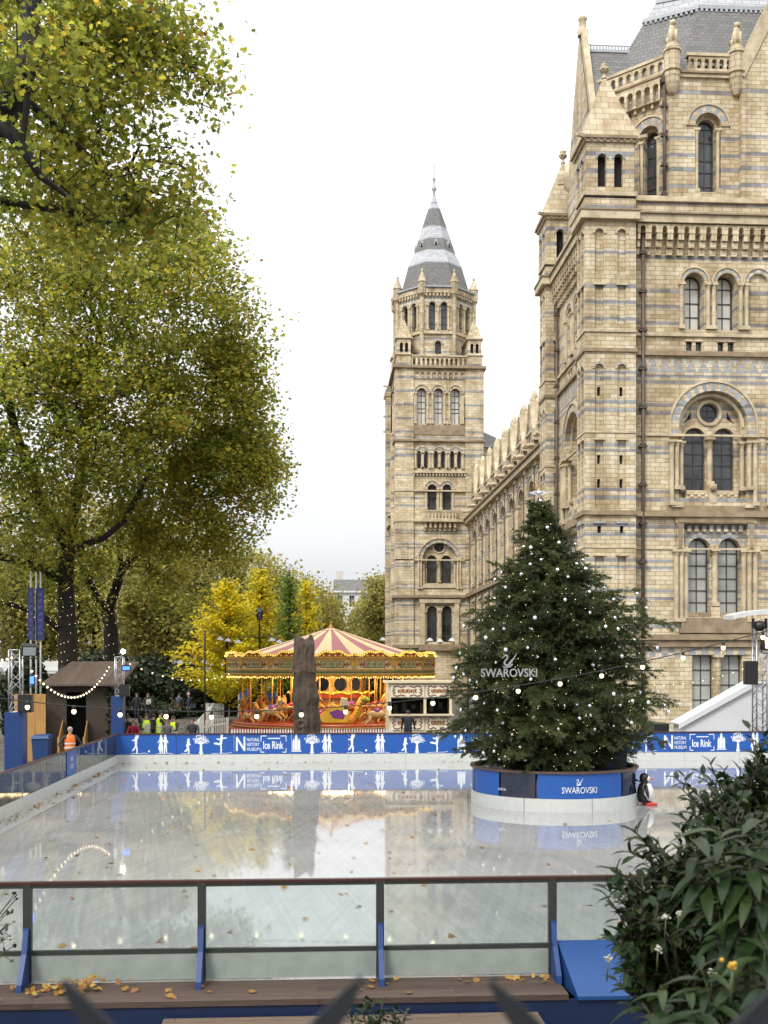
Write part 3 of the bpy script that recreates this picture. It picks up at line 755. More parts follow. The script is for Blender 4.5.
# --- rainwater pipes
def pipe(x, y, z0, z1, r=.085, step=2.0, nx=0, ny=-1):
    mb = MB(); mb.tube([(x, y, z0), (x, y, (z0+z1)/2), (x, y, z1)], r, 8)
    z = z0 + .8
    while z < z1: mb.box((x-r*2.1, y-r*1.2, z), (x+r*2.1, y+r*1.6, z+.09)); mb.box((x-r*1.4, y-r*1.4, z+.1), (x+r*1.4, y+r*1.4, z+.2)); z += step
    mb.box((x-r*1.8, y-r*1.8, z1), (x+r*1.8, y+r*1.8, z1+.4))
    return mb.build('drainpipe', M['pipe'], museum)
pipe(fw.u(642), YP-.2, 0, zp(226), .10, 2.05); pipe(14.6, 66.6, 0, zp(232), .085, 2.2)

# --- the roof stage: chamfered block with piers, balustrade, gables and the great slate roof
LZ0, LZ1 = ZTOP-.1, 36.45
V0, V1 = Vector((15.35, 62.25, 0)), Vector((19.1, 58.6, 0))
lw = Wall((0, 58.6, 0), (1, 0, 0), (0, -1, 0))
cwl = Wall(V0, V1-V0, (-(V1-V0).y*-1, 0, 0)); cU = (V1-V0).normalized(); cwl = Wall(V0, cU, (cU.y, -cU.x, 0)); CL = (V1-V0).length
lan_ = MB(); lt = MB(); wt = ZY(690, 78, 58.6)
def lantern_window(w, uc, v0, vtop, wd, ro, glass='winglass'):
    lp0 = arch(uc, wd*1.5, v0, vtop - wd*.75, 14); lp = arch(uc, wd, v0, vtop - wd*.72, 12)
    reveal(lan_, w, lp0, 0, .3, 0); fill(lan_, w, lp0, [[(u, max(v, v0+.001)) for u, v in lp]], .3, 0); reveal(lan_, w, lp, .3, .6, 0)
    window(museum, w, lp, .6, glass, 0 if wd < .8 else 1, [v0 + (vtop-v0)*t for t in (.12, .3, .45, .68, .85)], .06, .05)
    zs = vtop - wd*.75; ring(lt, w, uc, zs, wd*.76, ro, -.06, .03, 11, (0, 2)); ring(lt, w, uc, zs, ro+.005, ro+.09, -.12, .03, 12, (1,))
    for q in (-1, 1): column(lt, w, uc+q*wd*.62, v0, zs-.1, .1, .12, mi=1)
    return lp0
c1 = lw.u(708, 150); l1 = lantern_window(lw, c1, ZY(706, 192, 58.6), ZY(706, 113, 58.6), .95, 1.12)
c2 = lw.u(796, 150); l2 = lantern_window(lw, c2, ZY(706, 192, 58.6), ZY(706, 108, 58.6), 1.3, 1.6)
c3 = cwl.px(649, 150)[0]; l3 = lantern_window(cwl, c3, LZ0+.3, cwl.px(645, 128)[1], .80, 1.05)
fill(lan_, lw, rect(V1.x, XE, LZ0, wt), [l1, l2], 0, 0); fill(lan_, cwl, rect(0, CL, LZ0, wt), [l3], 0, 0)
plan = [(V0.x, V0.y), (V1.x, V1.y), (XE, 58.6), (XE, 67.4), (V1.x, 67.4), (V0.x, 63.6)]
for i in (2, 3, 4, 5): 
    a, b = plan[i], plan[(i+1) % 6]; lan_.poly([(*a, LZ0), (*b, LZ0), (*b, wt), (*a, wt)], 0)
lan_.build('roof_stage', T3, museum)
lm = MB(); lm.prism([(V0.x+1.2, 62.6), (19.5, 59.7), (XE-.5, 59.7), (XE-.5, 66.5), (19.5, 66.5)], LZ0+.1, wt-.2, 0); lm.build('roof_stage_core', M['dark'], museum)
# corbelled parapet
zb0, zb1 = ZY(706, 75, 58.6), ZY(706, 55, 58.6)
wbox(lt, lw, V1.x, XE, wt, zb0, -.14, .3, 1); wbox(lt, cwl, 0, CL, wt, zb0, -.14, .3, 1)
wbox(lt, lw, V1.x+.1, XE, zb0+.002, zb0+.1, -.22, .3, 3); wbox(lt, cwl, 0, CL-.1, zb0+.002, zb0+.1, -.22, .3, 3)
lt.build('roof_stage_trim', T3, museum)
bl = MB(); arcade(bl, lw, lw.u(688), lw.u(732), zb0+.1, zb1-.12, -.1, .3, .42, .125, .2, 0); wbox(bl, lw, lw.u(686), lw.u(733), zb1-.12, zb1+.04, -.16, .26, 1)
bl.build('balustrade', [M['terra_plain'], M['trim']], museum)
bl = MB(); arcade(bl, cwl, .1, CL-.35, zb0+.1, zb1-.12, -.1, .3, .47, .14, .2, 0); wbox(bl, cwl, .1, CL-.3, zb1-.12, zb1+.04, -.16, .26, 1)
bl.build('balustrade', [M['terra_plain'], M['trim']], museum)
bl = MB(); arcade(bl, cwl, .1, CL-.5, wt-1.15, wt-.02, -.3, .3, .5, .17, .02, 0, back=1)
n = int((CL-.6)/.5)
for k in range(n+1): u_ = .1 + (CL-.6)*k/n; wbox(bl, cwl, u_-.07, u_+.07, wt-1.4, wt-1.14, -.2, .02, 0)
bl.build('corbel_table', [M['terra_plain'], M['trim']], museum)
def beast(x, y, z, s=1.0, face=(0, -1)):
    """seated stone animal on its pier"""
    mb = MB(); fx, fy = face
    P_ = lambda f_, side, h: (x + fx*f_ + fy*side, y + fy*f_ - fx*side, z + h)
    mb.tube([P_(-.18*s, 0, .1*s), P_(-.05*s, 0, .55*s), P_(.05*s, 0, .95*s), P_(.08*s, 0, 1.12*s)], [.30*s, .28*s, .2*s, .16*s], 10)
    mb.ball(P_(.12*s, 0, 1.22*s), .2*s, 0, 10, 8, (1, 1, .95)); mb.tube([P_(.2*s, 0, 1.2*s), P_(.36*s, 0, 1.15*s)], [.12*s, .07*s], 8)
    for q in (-1, 1):
        mb.tube([P_(.14*s, q*.16*s, .8*s), P_(.2*s, q*.16*s, .35*s), P_(.22*s, q*.16*s, 0)], [.11*s, .08*s, .09*s], 8)
        mb.tube([P_(-.2*s, q*.2*s, .25*s), P_(.02*s, q*.26*s, .3*s), P_(.04*s, q*.26*s, 0)], [.17*s, .13*s, .09*s], 8)
        mb.tube([P_(.05*s, q*.12*s, 1.33*s), P_(.03*s, q*.15*s, 1.46*s)], [.07*s, .02*s], 6)
    o = mb.build('stone_beast', M['trim'], museum); return o
for px in (679, 736):
    x, y = (V1.x+.05, V1.y-.05) if px == 679 else (lw.u(px, 60), 58.55)
    pm = MB(); zt_ = ZY(px, 50, 58.6)
    pm.lathe([(.0, wt-1.0), (.2, wt-.9), (.3, wt-.7), (.34, wt-.5), (.38, wt-.4), (.40, wt-.15), (.44, wt), (.44, zb0), (.52, zb0+.05), (.52, zb0+.15), (.42, zb0+.2), (.42, zb1), (.5, zb1+.05), (.5, zb1+.18), (.35, zb1+.3), (.33, zb1+.5), (0, zb1+.5)], (x, y, 0), 12, 0, False)
    pm.build('parapet_pier', [M['terra_plain']], museum); beast(x, y, zb1+.45, .92)
pipe(cwl.P(CL-.35, 0).x-.1, cwl.P(CL-.35, 0).y-.2, LZ0, wt-.3, .085, 1.6)
# front gable and side gable
gw = Wall((0, 58.25, 0), (1, 0, 0), (0, -1, 0)); ga, gz0, gz1 = lw.u(806, 60), zb0, ZY(806, -64, 58.2)
gm = MB(); hw = ga - lw.u(739, 60)
fill(gm, gw, [(ga-hw, LZ0), (ga+hw, LZ0), (ga+hw, gz0), (ga, gz1), (ga-hw, gz0)], [arch(ga-.35, 3.0, LZ0+.3, LZ0+5.2, 14)], 0, 0)
reveal(gm, gw, arch(ga-.35, 3.0, LZ0+.3, LZ0+5.2, 14), 0, .34, 0)
gm.slab([gw.P(ga-hw, LZ0, .002), gw.P(ga-hw, gz0, .002), gw.P(ga-hw, gz0, .34), gw.P(ga-hw, LZ0, .34)], (.02, 0, 0), 0)
for q in (-1, 1): gm.bar(gw.P(ga+q*(hw+.15), gz0-.1, .1), gw.P(ga, gz1+.1, .1), .7, .34, 1, up=(0, -1, 0))
ring(gm, gw, ga-.35, LZ0+5.2, 1.52, 1.98, -.08, .03, 17, (0, 2))
gm.build('gable', T3, museum)
gw2 = Wall((15.1, 0, 0), (0, 1, 0), (-1, 0, 0)); gm = MB(); g0, g1, gc = 33.0, 40.1, 62.9
fill(gm, gw2, [(gc-2.75, LZ0), (gc+2.75, LZ0), (gc+2.75, g0), (gc, g1), (gc-2.75, g0)], [arch(gc, 1.5, LZ0+.6, LZ0+3.8, 12)], 0, 0); reveal(gm, gw2, arch(gc, 1.5, LZ0+.6, LZ0+3.8, 12), 0, .4, 0); fill(gm, gw2, arch(gc, 1.5, LZ0+.6, LZ0+3.8, 12), (), .4, 4)
gm.box((15.102, gc-2.75, LZ0), (15.8, gc-2.73, g0), 0); gm.box((15.102, gc+2.73, LZ0), (15.8, gc+2.75, g0), 0)
for q in (-1, 1): gm.bar(gw2.P(gc+q*2.9, g0-.2, .22), gw2.P(gc, g1+.1, .22), .55, .34, 1, up=(-1, 0, 0))
gm.lathe([(.3, 0), (.34, .3), (.22, .4), (.2, .9), (.28, 1.0), (.12, 1.2), (0, 1.3)], (15.3, gc, g1-.1), 8, 1)
for q in (-1, 1): gm.lathe([(0, -1.2), (.34, -.8), (.38, -.3), (.42, 0), (.3, .1), (.26, .5), (0, .9)], (15.2, gc+q*2.9, g0+.3), 8, 1); gm.bar((15.2, gc+q*2.9, g0-.1), (14.5, gc+q*3.0, g0-.2), .2, .24, 1)
gm.build('gable', T3, museum)
rf = MB(); zr0, zr1, zr2 = zb0+.05, 41.0, 42.1
def ringpts(k, z):
    return [(V0.x+.5+k, 62.9, z), (V1.x+.35+k*.72, 59.15+k*.72, z), (XE-.5-k, 59.15+k*.72, z), (XE-.5-k, 66.8-k*.72, z), (V1.x+.35+k*.72, 66.8-k*.72, z)]
rf.frustum(ringpts(0, zr0), ringpts(3.1, zr1), 0, False); rf.frustum(ringpts(3.1, zr1+.002), ringpts(3.75, zr2), 1, False); rf.frustum(ringpts(3.75, zr2+.002), ringpts(4.6, zr2+2.6), 0, True)
a, b = ringpts(3.0, zr1), ringpts(3.78, zr2+.05)
for P_ in (a, b):
    for i in range(5): rf.bar(P_[i], P_[(i+1) % 5], .16, .22, 2)
for i in (0, 1, 4):                                                 # cresting of small lead hoops along the band
    p, q = Vector(a[i]), Vector(a[(i+1) % 5]); nn = int((q-p).length/.28)
    for k in range(nn): c = p.lerp(q, (k+.5)/nn); rf.box((c.x-.07, c.y-.09, c.z-.28), (c.x+.07, c.y+.03, c.z-.06), 2)
sk = Vector(ringpts(.55, zr0+1.0)[1]) + Vector((1.9, -.12, -.15)); rf.box((sk.x-1.0, sk.y-.3, sk.z-.1), (sk.x+1.0, sk.y+.4, sk.z+.62), 2); rf.box((sk.x-.82, sk.y-.31, sk.z+.05), (sk.x+.82, sk.y-.3, sk.z+.48), 3)
rf.build('roof', [M['slate'], M['slate_pale'], M['lead'], M['winframe']], museum)
rf = MB(); zr = 39.15
rf.add([(15.5, gc-2.7, 34.1), (15.5, gc, zr), (15.5, gc+2.7, 34.1), (19.8, gc-2.7, 34.1), (19.8, gc, zr), (19.8, gc+2.7, 34.1)], [[0,3,4,1],[1,4,5,2]], 0)
rf.bar((15.5, gc, zr+.04), (19.8, gc, zr+.04), .16, .16, 1)
for k in range(24): rf.box((15.55+k*.18, gc-.03, zr+.1), (15.64+k*.18, gc+.03, zr+.34), 1)
rf.bar((15.5, gc, zr+.38), (19.8, gc, zr+.38), .06, .05, 1)
rf.build('roof', [M['slate'], M['lead']], museum)

# --- the long gabled range
XW = 17.2; ww = Wall((XW, 0, 0), (0, 1, 0), (-1, 0, 0)); wm = MB(); cuts = []; ZG = 20.2
bays_ = [87.6 + 4.6*k for k in range(-4, 9)]
for c in bays_:
    if c > 123: continue
    sm = MB()
    up = arch(c, 2.5, 12.6, 17.2, 12); lo = rect(c-1.35, c+1.35, 4.6, 10.6); gd = rect(c-1.2, c+1.2, .6, 3.2)
    cuts += [up, lo, gd]; reveal(wm, ww, up, 0, .75, 0); reveal(wm, ww, lo, 0, .5, 0); reveal(wm, ww, gd, 0, .5, 0)
    mull = [arch(c+q*.62, .95, 12.8, 16.6, 8) for q in (-1, 1)]; fill(wm, ww, up, mull, .75, 0)
    ml2 = [arch(c+q*.66, 1.0, 4.9, 9.6, 8) for q in (-1, 1)]; fill(wm, ww, lo, ml2, .5, 0)
    for q in mull: reveal(wm, ww, q, .75, 1.0, 0); window(museum, ww, q, 1.0, 'winglass', 1, 4, .06, .05)
    for q in ml2: reveal(wm, ww, q, .5, .8, 0); window(museum, ww, q, .8, 'winglass', 1, 4, .06, .05)
    window(museum, ww, gd, .5, 'winglass', 1, 2, .08, .06)
    ring(sm, ww, c, 17.2, 1.26, 1.62, -.10, .03, 15, (0, 2)); ring(sm, ww, c, 17.2, 1.63, 1.72, -.18, .03, 12, (1,))
    for q in (-1, 1):
        column(sm, ww, c+q*1.45, 12.2, 17.2, .14, -.08, mi=1); column(sm, ww, c+q*1.55, 4.4, 10.4, .13, -.06, mi=1)
        column(sm, ww, c+q*1.05, 12.6, 17.0, .11, .35, mi=1)
    wbox(sm, ww, c-1.8, c+1.8, 10.65, 11.0, -.16, .05, 1); wbox(sm, ww, c-1.7, c+1.7, 4.2, 4.58, -.14, .3, 3); wbox(sm, ww, c-1.6, c+1.6, 12.25, 12.58, -.14, .3, 3)
    sm.build('window_surround', T3, museum)
    pl = MB(); pc = c + 2.3                                          # buttress strip between bays
    wbox(pl, ww, pc-.34, pc+.34, 0, 19.3, -.14, .02, 0); wbox(pl, ww, pc-.4, pc+.4, 19.3, 19.68, -.24, .02, 1); pl.build('buttress', T3, museum)
    pipe(XW-.2, pc+.5, .2, 19.2, .05, 2.4)
    g_ = MB(); gwl = Wall((XW-.12, 0, 0), (0, 1, 0), (-1, 0, 0))
    lp = [arch(c+q*.5, .55, ZG+.7, ZG+1.7, 8) for q in (-1, 1)]
    out = [(c-1.45, ZG), (c+1.45, ZG), (c+1.45, ZG+1.9), (c+.78, ZG+2.9), (c+.46, ZG+4.3), (c+.26, ZG+4.85), (c, ZG+5.05), (c-.26, ZG+4.85), (c-.46, ZG+4.3), (c-.78, ZG+2.9), (c-1.45, ZG+1.9)]
    fill(g_, gwl, out, lp, 0, 0)
    for q in lp: reveal(g_, gwl, q, 0, .3, 0); fill(g_, gwl, q, (), .3, 4)
    n = len(out); g_.add([gwl.P(u, v, 0) for u, v in out] + [gwl.P(u, v, .75) for u, v in out], [[i, (i+1) % n, n+(i+1) % n, n+i] for i in range(n)] + [list(range(n, 2*n))], 0)
    for q in (-1, 1):
        g_.bar(gwl.P(c+q*1.55, ZG+1.85, .3), gwl.P(c+q*.8, ZG+2.95, .3), .9, .2, 1, up=(0, q, 1)); g_.bar(gwl.P(c+q*.8, ZG+2.95, .3), gwl.P(c+q*.4, ZG+4.5, .3), .9, .18, 1, up=(0, q, 1))
        wbox(g_, gwl, c+q*1.55-.2, c+q*1.55+.2, ZG+1.2, ZG+2.1, -.2, .4, 1)
    wbox(g_, gwl, c-1.3, c+1.3, ZG+2.0, ZG+2.16, -.14, .02, 1)
    g_.tube([gwl.P(c, ZG+4.2, .3), gwl.P(c, ZG+5.0, .3), gwl.P(c, ZG+5.5, .3)], [.34, .3, .1], 8, 1)
    for s2 in (-1, 1):                                              # crouching gargoyle at each foot of the gable
        b0 = gwl.P(c+s2*1.95, ZG+.5, -.1); g_.tube([b0, b0+Vector((-.4, 0, .1)), b0+Vector((-.8, 0, -.02))], [.17, .15, .1], 8, 1); g_.ball(tuple(b0+Vector((-.85, 0, .06))), .15, 1, 8, 6)
    rfb = MB(); rfb.add([gwl.P(c-1.55, ZG+2.1, .7), gwl.P(c, ZG+4.5, .7), gwl.P(c+1.55, ZG+2.1, .7), gwl.P(c-1.55, ZG+2.1, 4.5), gwl.P(c, ZG+4.5, 4.5), gwl.P(c+1.55, ZG+2.1, 4.5)], [[0,3,4,1],[1,4,5,2]], 0)
    go = g_.build('gable', T3, museum); rfb.build('dormer_roof', M['slate'], go)
fill(wm, ww, rect(66, 125.2, -.2, ZG+.3), cuts, 0, 0)
wm.box((XW+1.3, 66, -.2), (XW+1.4, 125, ZG), 4)
wm.build('range_wall', T3, museum)
gt = MB(); wbox(gt, ww, 67, 125, ZG-.5, ZG-.05, -.5, .05, 0); wbox(gt, ww, 67, 125, ZG-.048, ZG+.1, -.68, .05, 1); gt.build('cornice', [M['trim'], M['trim_dark']], museum)
gt = MB(); wbox(gt, ww, 67, 125, 11.35, 11.75, -.42, .05, 1); wbox(gt, ww, 67, 125, 3.6, 3.95, -.3, .05, 1); gt.build('string_course', [M['trim'], M['trim_dark']], museum)
rf = MB(); rf.add([(XW+.4, 66, ZG+.3), (XW+.4, 125, ZG+.3), (XW+7, 125, ZG+4.6), (XW+7, 66, ZG+4.6), (XW+14, 66, ZG+.3), (XW+14, 125, ZG+.3)], [[0,1,2,3],[3,2,5,4]], 0); rf.build('roof', M['slate'], museum)

# --- the spired tower
YT = 125.0; tw = Wall((0, YT, 0), (1, 0, 0), (0, -1, 0)); X0, X1 = tw.u(397, 500), tw.u(481.5, 500); TWD = X1 - X0
ts = Wall((X0, 0, 0), (0, 1, 0), (-1, 0, 0)); YB = YT + TWD
zt = lambda y: ZY(439, y, YT)
tm = MB(); su = MB(); tcuts = {}
def tower_face(w, cu, side):
    cut = []; U = lambda px: cu + (px - 439.5) * YT / F
    def win(cc, wd, y0, y1, d=.45, glass='winglass', nv=1, hs=3, ro=None, mis=(0, 2)):
        lp = arch(cc, wd, zt(y0), zt(y1) - wd/2, 10); cut.append(lp); reveal(tm, w, lp, 0, d, 0); window(museum, w, lp, d, glass, nv, hs, .07, .07)
        if ro: ring(su, w, cc, zt(y1)-wd/2, wd/2+.02, ro, -.10, .03, 9, mis); ring(su, w, cc, zt(y1)-wd/2, ro+.01, ro+.12, -.2, .03, 9, (1,))
        for q in (-1, 1): column(su, w, cc+q*(wd/2+.2), zt(y0), zt(y1)-wd/2, .12, -.05, mi=1)
    for px in (432, 447): win(U(px), 1.15, 642, 606, .5)
    wbox(su, w, U(420), U(424.5), zt(645), zt(601), -.3, .05, 1); wbox(su, w, U(454.5), U(459), zt(645), zt(601), -.3, .05, 1); wbox(su, w, U(419), U(460), zt(603), zt(599), -.36, .05, 1); wbox(su, w, U(418), U(461), zt(650.6), zt(644.6), -.47, .05, 3)
    c = cu; zs = zt(560); big = arch(c, 3.9, zt(585), zs, 18); cut.append(big); reveal(tm, w, big, 0, .5, 0)
    lan = [arch(c+q*.82, 1.15, zt(583), zt(560), 10) for q in (-1, 1)]; oc = circ(c, zt(546.5), .58, 14); fill(tm, w, big, lan + [oc], .5, 0)
    for q in lan: reveal(tm, w, q, .5, .8, 0); window(museum, w, q, .8, 'winglass', 1, 3, .08, .07)
    reveal(tm, w, oc, .5, .8, 0); window(museum, w, oc, .8, 'winglass', 0, 0, .08)
    ring(su, w, c, zs, 1.97, 2.4, -.12, .03, 21, (0, 2)); ring(su, w, c, zs, 2.41, 2.55, -.24, .03, 16, (1,)); ring(su, w, c, zt(546.5), .6, .75, .38, .52, 14, (1,), 0, 2*PI)
    for q in (-1, 1):
        for o in (1.78, 2.1, 2.4): column(su, w, c+q*o, zt(589), zs, .13, -.05 if o > 1.9 else .2, mi=1)
    column(su, w, c, zt(582), zs+.1, .15, .42, mi=1); wbox(su, w, c-1.9, c+1.9, zt(588), zt(584), -.1, .5, 1)
    arcade(su, w, U(424.5), U(455.5), zt(520), zt(512.5), -.75, .2, .38, .09, .1, 1); wbox(su, w, U(423), U(457), zt(512.5), zt(511.3), -.82, -.4, 1); wbox(su, w, U(422), U(458), zt(522.5), zt(520), -.85, .05, 1)
    for k in range(7): 
        a = U(424+k*4.9); wbox(su, w, a, a+.25, zt(528), zt(522.5), -.55, .05, 1); wbox(su, w, a+.03, a+.22, zt(531), zt(528), -.3, .05, 1)
    for px in (432, 447): win(U(px), 1.0, 510, 484.5, .5, ro=.85)
    for px in (419, 425.8, 436, 443, 452.5, 459.3): win(U(px), .46, 468.5, 451, .4, nv=0, hs=2)
    for px in (422.4, 439.5, 456): ring(su, w, U(px), zt(454), .75, .95, -.1, .03, 9, (1, 2))
    wbox(su, w, U(412), U(467), zt(473.5), zt(471.5), -.35, .05, 1)
    for k in range(17): a = U(413+k*3.2); wbox(su, w, a, a+.17, zt(476), zt(473.5), -.25, .05, 1)
    for px in (421.5, 438.5, 455.5): win(U(px), 1.0, 424, 388.5, .55, 'winpale', 1, [zt(412), zt(408), zt(401.5), zt(395)], ro=.82, mis=(0, 1))
    wbox(su, w, U(413), U(415), zt(424), zt(396), -.22, .05, 1); wbox(su, w, U(462), U(464), zt(424), zt(396), -.22, .05, 1)
    wbox(su, w, U(412), U(466), zt(435), zt(425), -.10, .05, 3)
    arcade(su, w, U(414), U(465), zt(379), zt(371.5), -.14, .1, .62, .24, .0, 1, back=1)
    return cut
for w, cu, a, b in ((tw, tw.u(439.5, 500), X0, X1), (ts, (YT+YB)/2, YT, YB)):
    cut = tower_face(w, cu, w is ts)
    fill(tm, w, rect(a, b, -.2, zt(367)), cut, 0, 0)
tm.box((X1-.2, YT+.02, -.2), (X1, YB, zt(367)), 0); tm.box((X0+.02, YB-.2, -.2), (X1, YB, zt(367)), 0); tm.box((X0+.1, YT+.1, zt(369)), (X1-.1, YB-.1, zt(367.5)), 0)
tm.box((X0+1.2, YT+1.1, -.2), (X1-.5, YT+1.2, zt(372)), 4); tm.box((X0+1.1, YT+1.2, -.2), (X0+1.2, YB-.5, zt(372)), 4)
# clasping buttresses at the corners of the tower (the far one shows left of the near face)
for bx, by, pr in ((X0, YT, .22), (X0, YB-1.9, .30), (X1-1.9, YT, .22)):
    tm.box((bx-pr if bx == X0 else bx, by-pr if by == YT else by, -.2), (bx+1.9 if bx == X0 else X1+pr, by+1.9 + (pr if by != YT else 0), zt(368)), 0)
tm.box((X0-.9, YB-3.6, -.2), (X0-.31, YB-2.0, zt(376)), 0); tm.box((X0-1.05, YB-3.7, zt(384)), (X0-.3, YB-1.9, zt(380)), 1)
tm.box((X0-.55, YB-7.8, -.2), (X0-.02, YB-6.4, zt(430)), 0)
for y_ in (372, 385, 404, 420): tm.bar((X0-.3, YB-2.5, zt(y_)), (X0-1.15, YB-2.7, zt(y_)+.1), .16, .2, 1)
tm.build('tower_wall', TT3, museum); su.build('window_surround', TT3, museum)
for y0, y1, pr in ((366.5, 369, .5), (440, 442, .4), (490.5, 491.8, .3), (520.2, 522, .3), (559.5, 560.8, .22), (595.5, 598, .5), (645, 648, .4)):
    sc_ = MB(); q = pr
    sc_.box((X0-q, YT-q, zt(y1)), (X1+q, YT+.01, zt(y0))); sc_.box((X0-q, YT+.012, zt(y1)), (X0+.01, YB+q, zt(y0))); sc_.box((X1-.01, YT+.012, zt(y1)), (X1+q, YB+q, zt(y0)))
    sc_.build('string_course', M['trim_dark' if pr > .35 else 'trim'], museum)
bl = MB()
for w, a, b in ((tw, X0+1.7, X1-1.6), (ts, YT+1.7, YB-1.7)):
    arcade(bl, w, a, b, zt(366.4), zt(357), -.1, .3, .52, .15, .12, 0); wbox(bl, w, a, b, zt(357), zt(355.6), -.2, .3, 1)
bl.build('balustrade', [M['terra_plain'], M['trim']], museum)
for bx in (X0, X1-1.6):
    for by in (YT, YB-1.6):
        mb = MB(); o = .06; mb.box((bx-o, by-o, zt(366.4)), (bx+1.6+o, by+1.6+o, zt(355.5)), 0); mb.box((bx-.2, by-.2, zt(355.4)), (bx+1.8, by+1.8, zt(354.6)), 1)
        for w, u0 in ((Wall((0, by, 0), (1,0,0), (0,-1,0)), bx), (Wall((bx, 0, 0), (0,1,0), (-1,0,0)), by)):
            lp = [arch(u0+.8+q*.3, .36, zt(352.5), zt(344.5), 6) for q in (-1, 1)]; fill(mb, w, rect(u0, u0+1.6, zt(354.6), zt(339)), lp, 0, 0)
            for q in lp: reveal(mb, w, q, 0, .35, 0); fill(mb, w, q, (), .35, 4)
        mb.box((bx+1.58, by+.01, zt(354.6)), (bx+1.6, by+1.6, zt(339)), 0); mb.box((bx+.01, by+1.58, zt(354.6)), (bx+1.6, by+1.6, zt(339)), 0)
        mb.box((bx-.18, by-.18, zt(339)), (bx+1.78, by+1.78, zt(337.8)), 1)
        tu = mb.build('turret', TT3, museum); rm = MB()
        rm.frustum([(bx-.1, by-.1, zt(337.8)), (bx+1.7, by-.1, zt(337.8)), (bx+1.7, by+1.7, zt(337.8)), (bx-.1, by+1.7, zt(337.8))], [(bx+.72, by+.72, zt(318)), (bx+.88, by+.72, zt(318)), (bx+.88, by+.88, zt(318)), (bx+.72, by+.88, zt(318))], 0)
        rm.lathe([(.12, 0), (.1, .3), (.2, .45), (0, .9)], (bx+.8, by+.8, zt(318)), 6, 0); rm.build('turret_roof', M['stone_roof'], tu)
OC = Vector(((X0+X1)/2-.1, (YT+YB)/2, 0)); RO = 4.45
def octo(r, z, n=8): return [(OC.x + r*math.cos(PI/8+2*PI*k/n), OC.y + r*math.sin(PI/8+2*PI*k/n), z) for k in range(n)]
RC = RO / math.cos(PI/8); om = MB(); ot = MB()
yo = lambda y: ZY(435, y, OC.y - RO)
base, top = octo(RC, 0), None
z_a, z_b = zt(367), yo(288)
for k in range(8):
    p, q = Vector(base[k]), Vector(base[(k+1) % 8]); U_ = (q-p).normalized(); N_ = Vector((U_.y, -U_.x, 0)); 
    if N_.dot((p+q)/2 - OC) < 0: N_ = -N_
    w = Wall((p.x, p.y, 0), U_, N_); Lk = (q-p).length; c = Lk/2
    if N_.y < .3:
        cut = [arch(c+o*.68, .72, yo(330), yo(305), 8) for o in (-1, 1)] + [arch(c, .72, yo(354), yo(344), 8)]
        for lp in cut: reveal(om, w, lp, 0, .5, 0)
        for lp in cut: window(museum, w, lp, .5, 'winglass', 0, 3, .06, .06)
        for o in (-1, 1): ring(ot, w, c+o*.68, yo(305), .38, .62, -.12, .03, 9, (1, 2))
        for o in (-1.2, 0, 1.2): column(ot, w, c+o, yo(330), yo(305), .12, -.05, mi=1)
        ring(ot, w, c, yo(344), .38, .62, -.1, .03, 9, (1, 2))
        wbox(ot, w, .2, Lk-.2, yo(334), yo(331), -.2, .05, 1)
    else: cut = []
    fill(om, w, rect(0, Lk, z_a, z_b), cut, 0, 0)
    n_ = 7
    for j in range(n_): wbox(ot, w, .35+j*(Lk-.7)/n_, .35+(j+.55)*(Lk-.7)/n_, yo(296), yo(293), -.2, .02, 1)
    wbox(ot, w, 0, Lk, yo(293), yo(288), -.25, .05, 0); wbox(ot, w, -.1, Lk+.1, yo(288), yo(286), -.42, .05, 2)
om.lathe([(RO-.9, z_a), (RO-.9, z_b)], (OC.x, OC.y, 0), 8, 4, False, PI/8)
om.build('tower_lantern', TT3, museum); ot.build('window_surround', TT3, museum)
for k in range(8):
    x, y, _ = octo(RC+.02, 0)[k]; pm = MB()
    pm.lathe([(.26, z_a+.2), (.26, yo(297)), (.48, yo(294)), (.5, yo(283)), (.58, yo(282.6)), (.52, yo(281.6)), (.1, yo(272)), (.16, yo(271)), (0, yo(268))], (x, y, 0), 8, 0, False); pm.build('pinnacle', M['stone_roof'], museum)
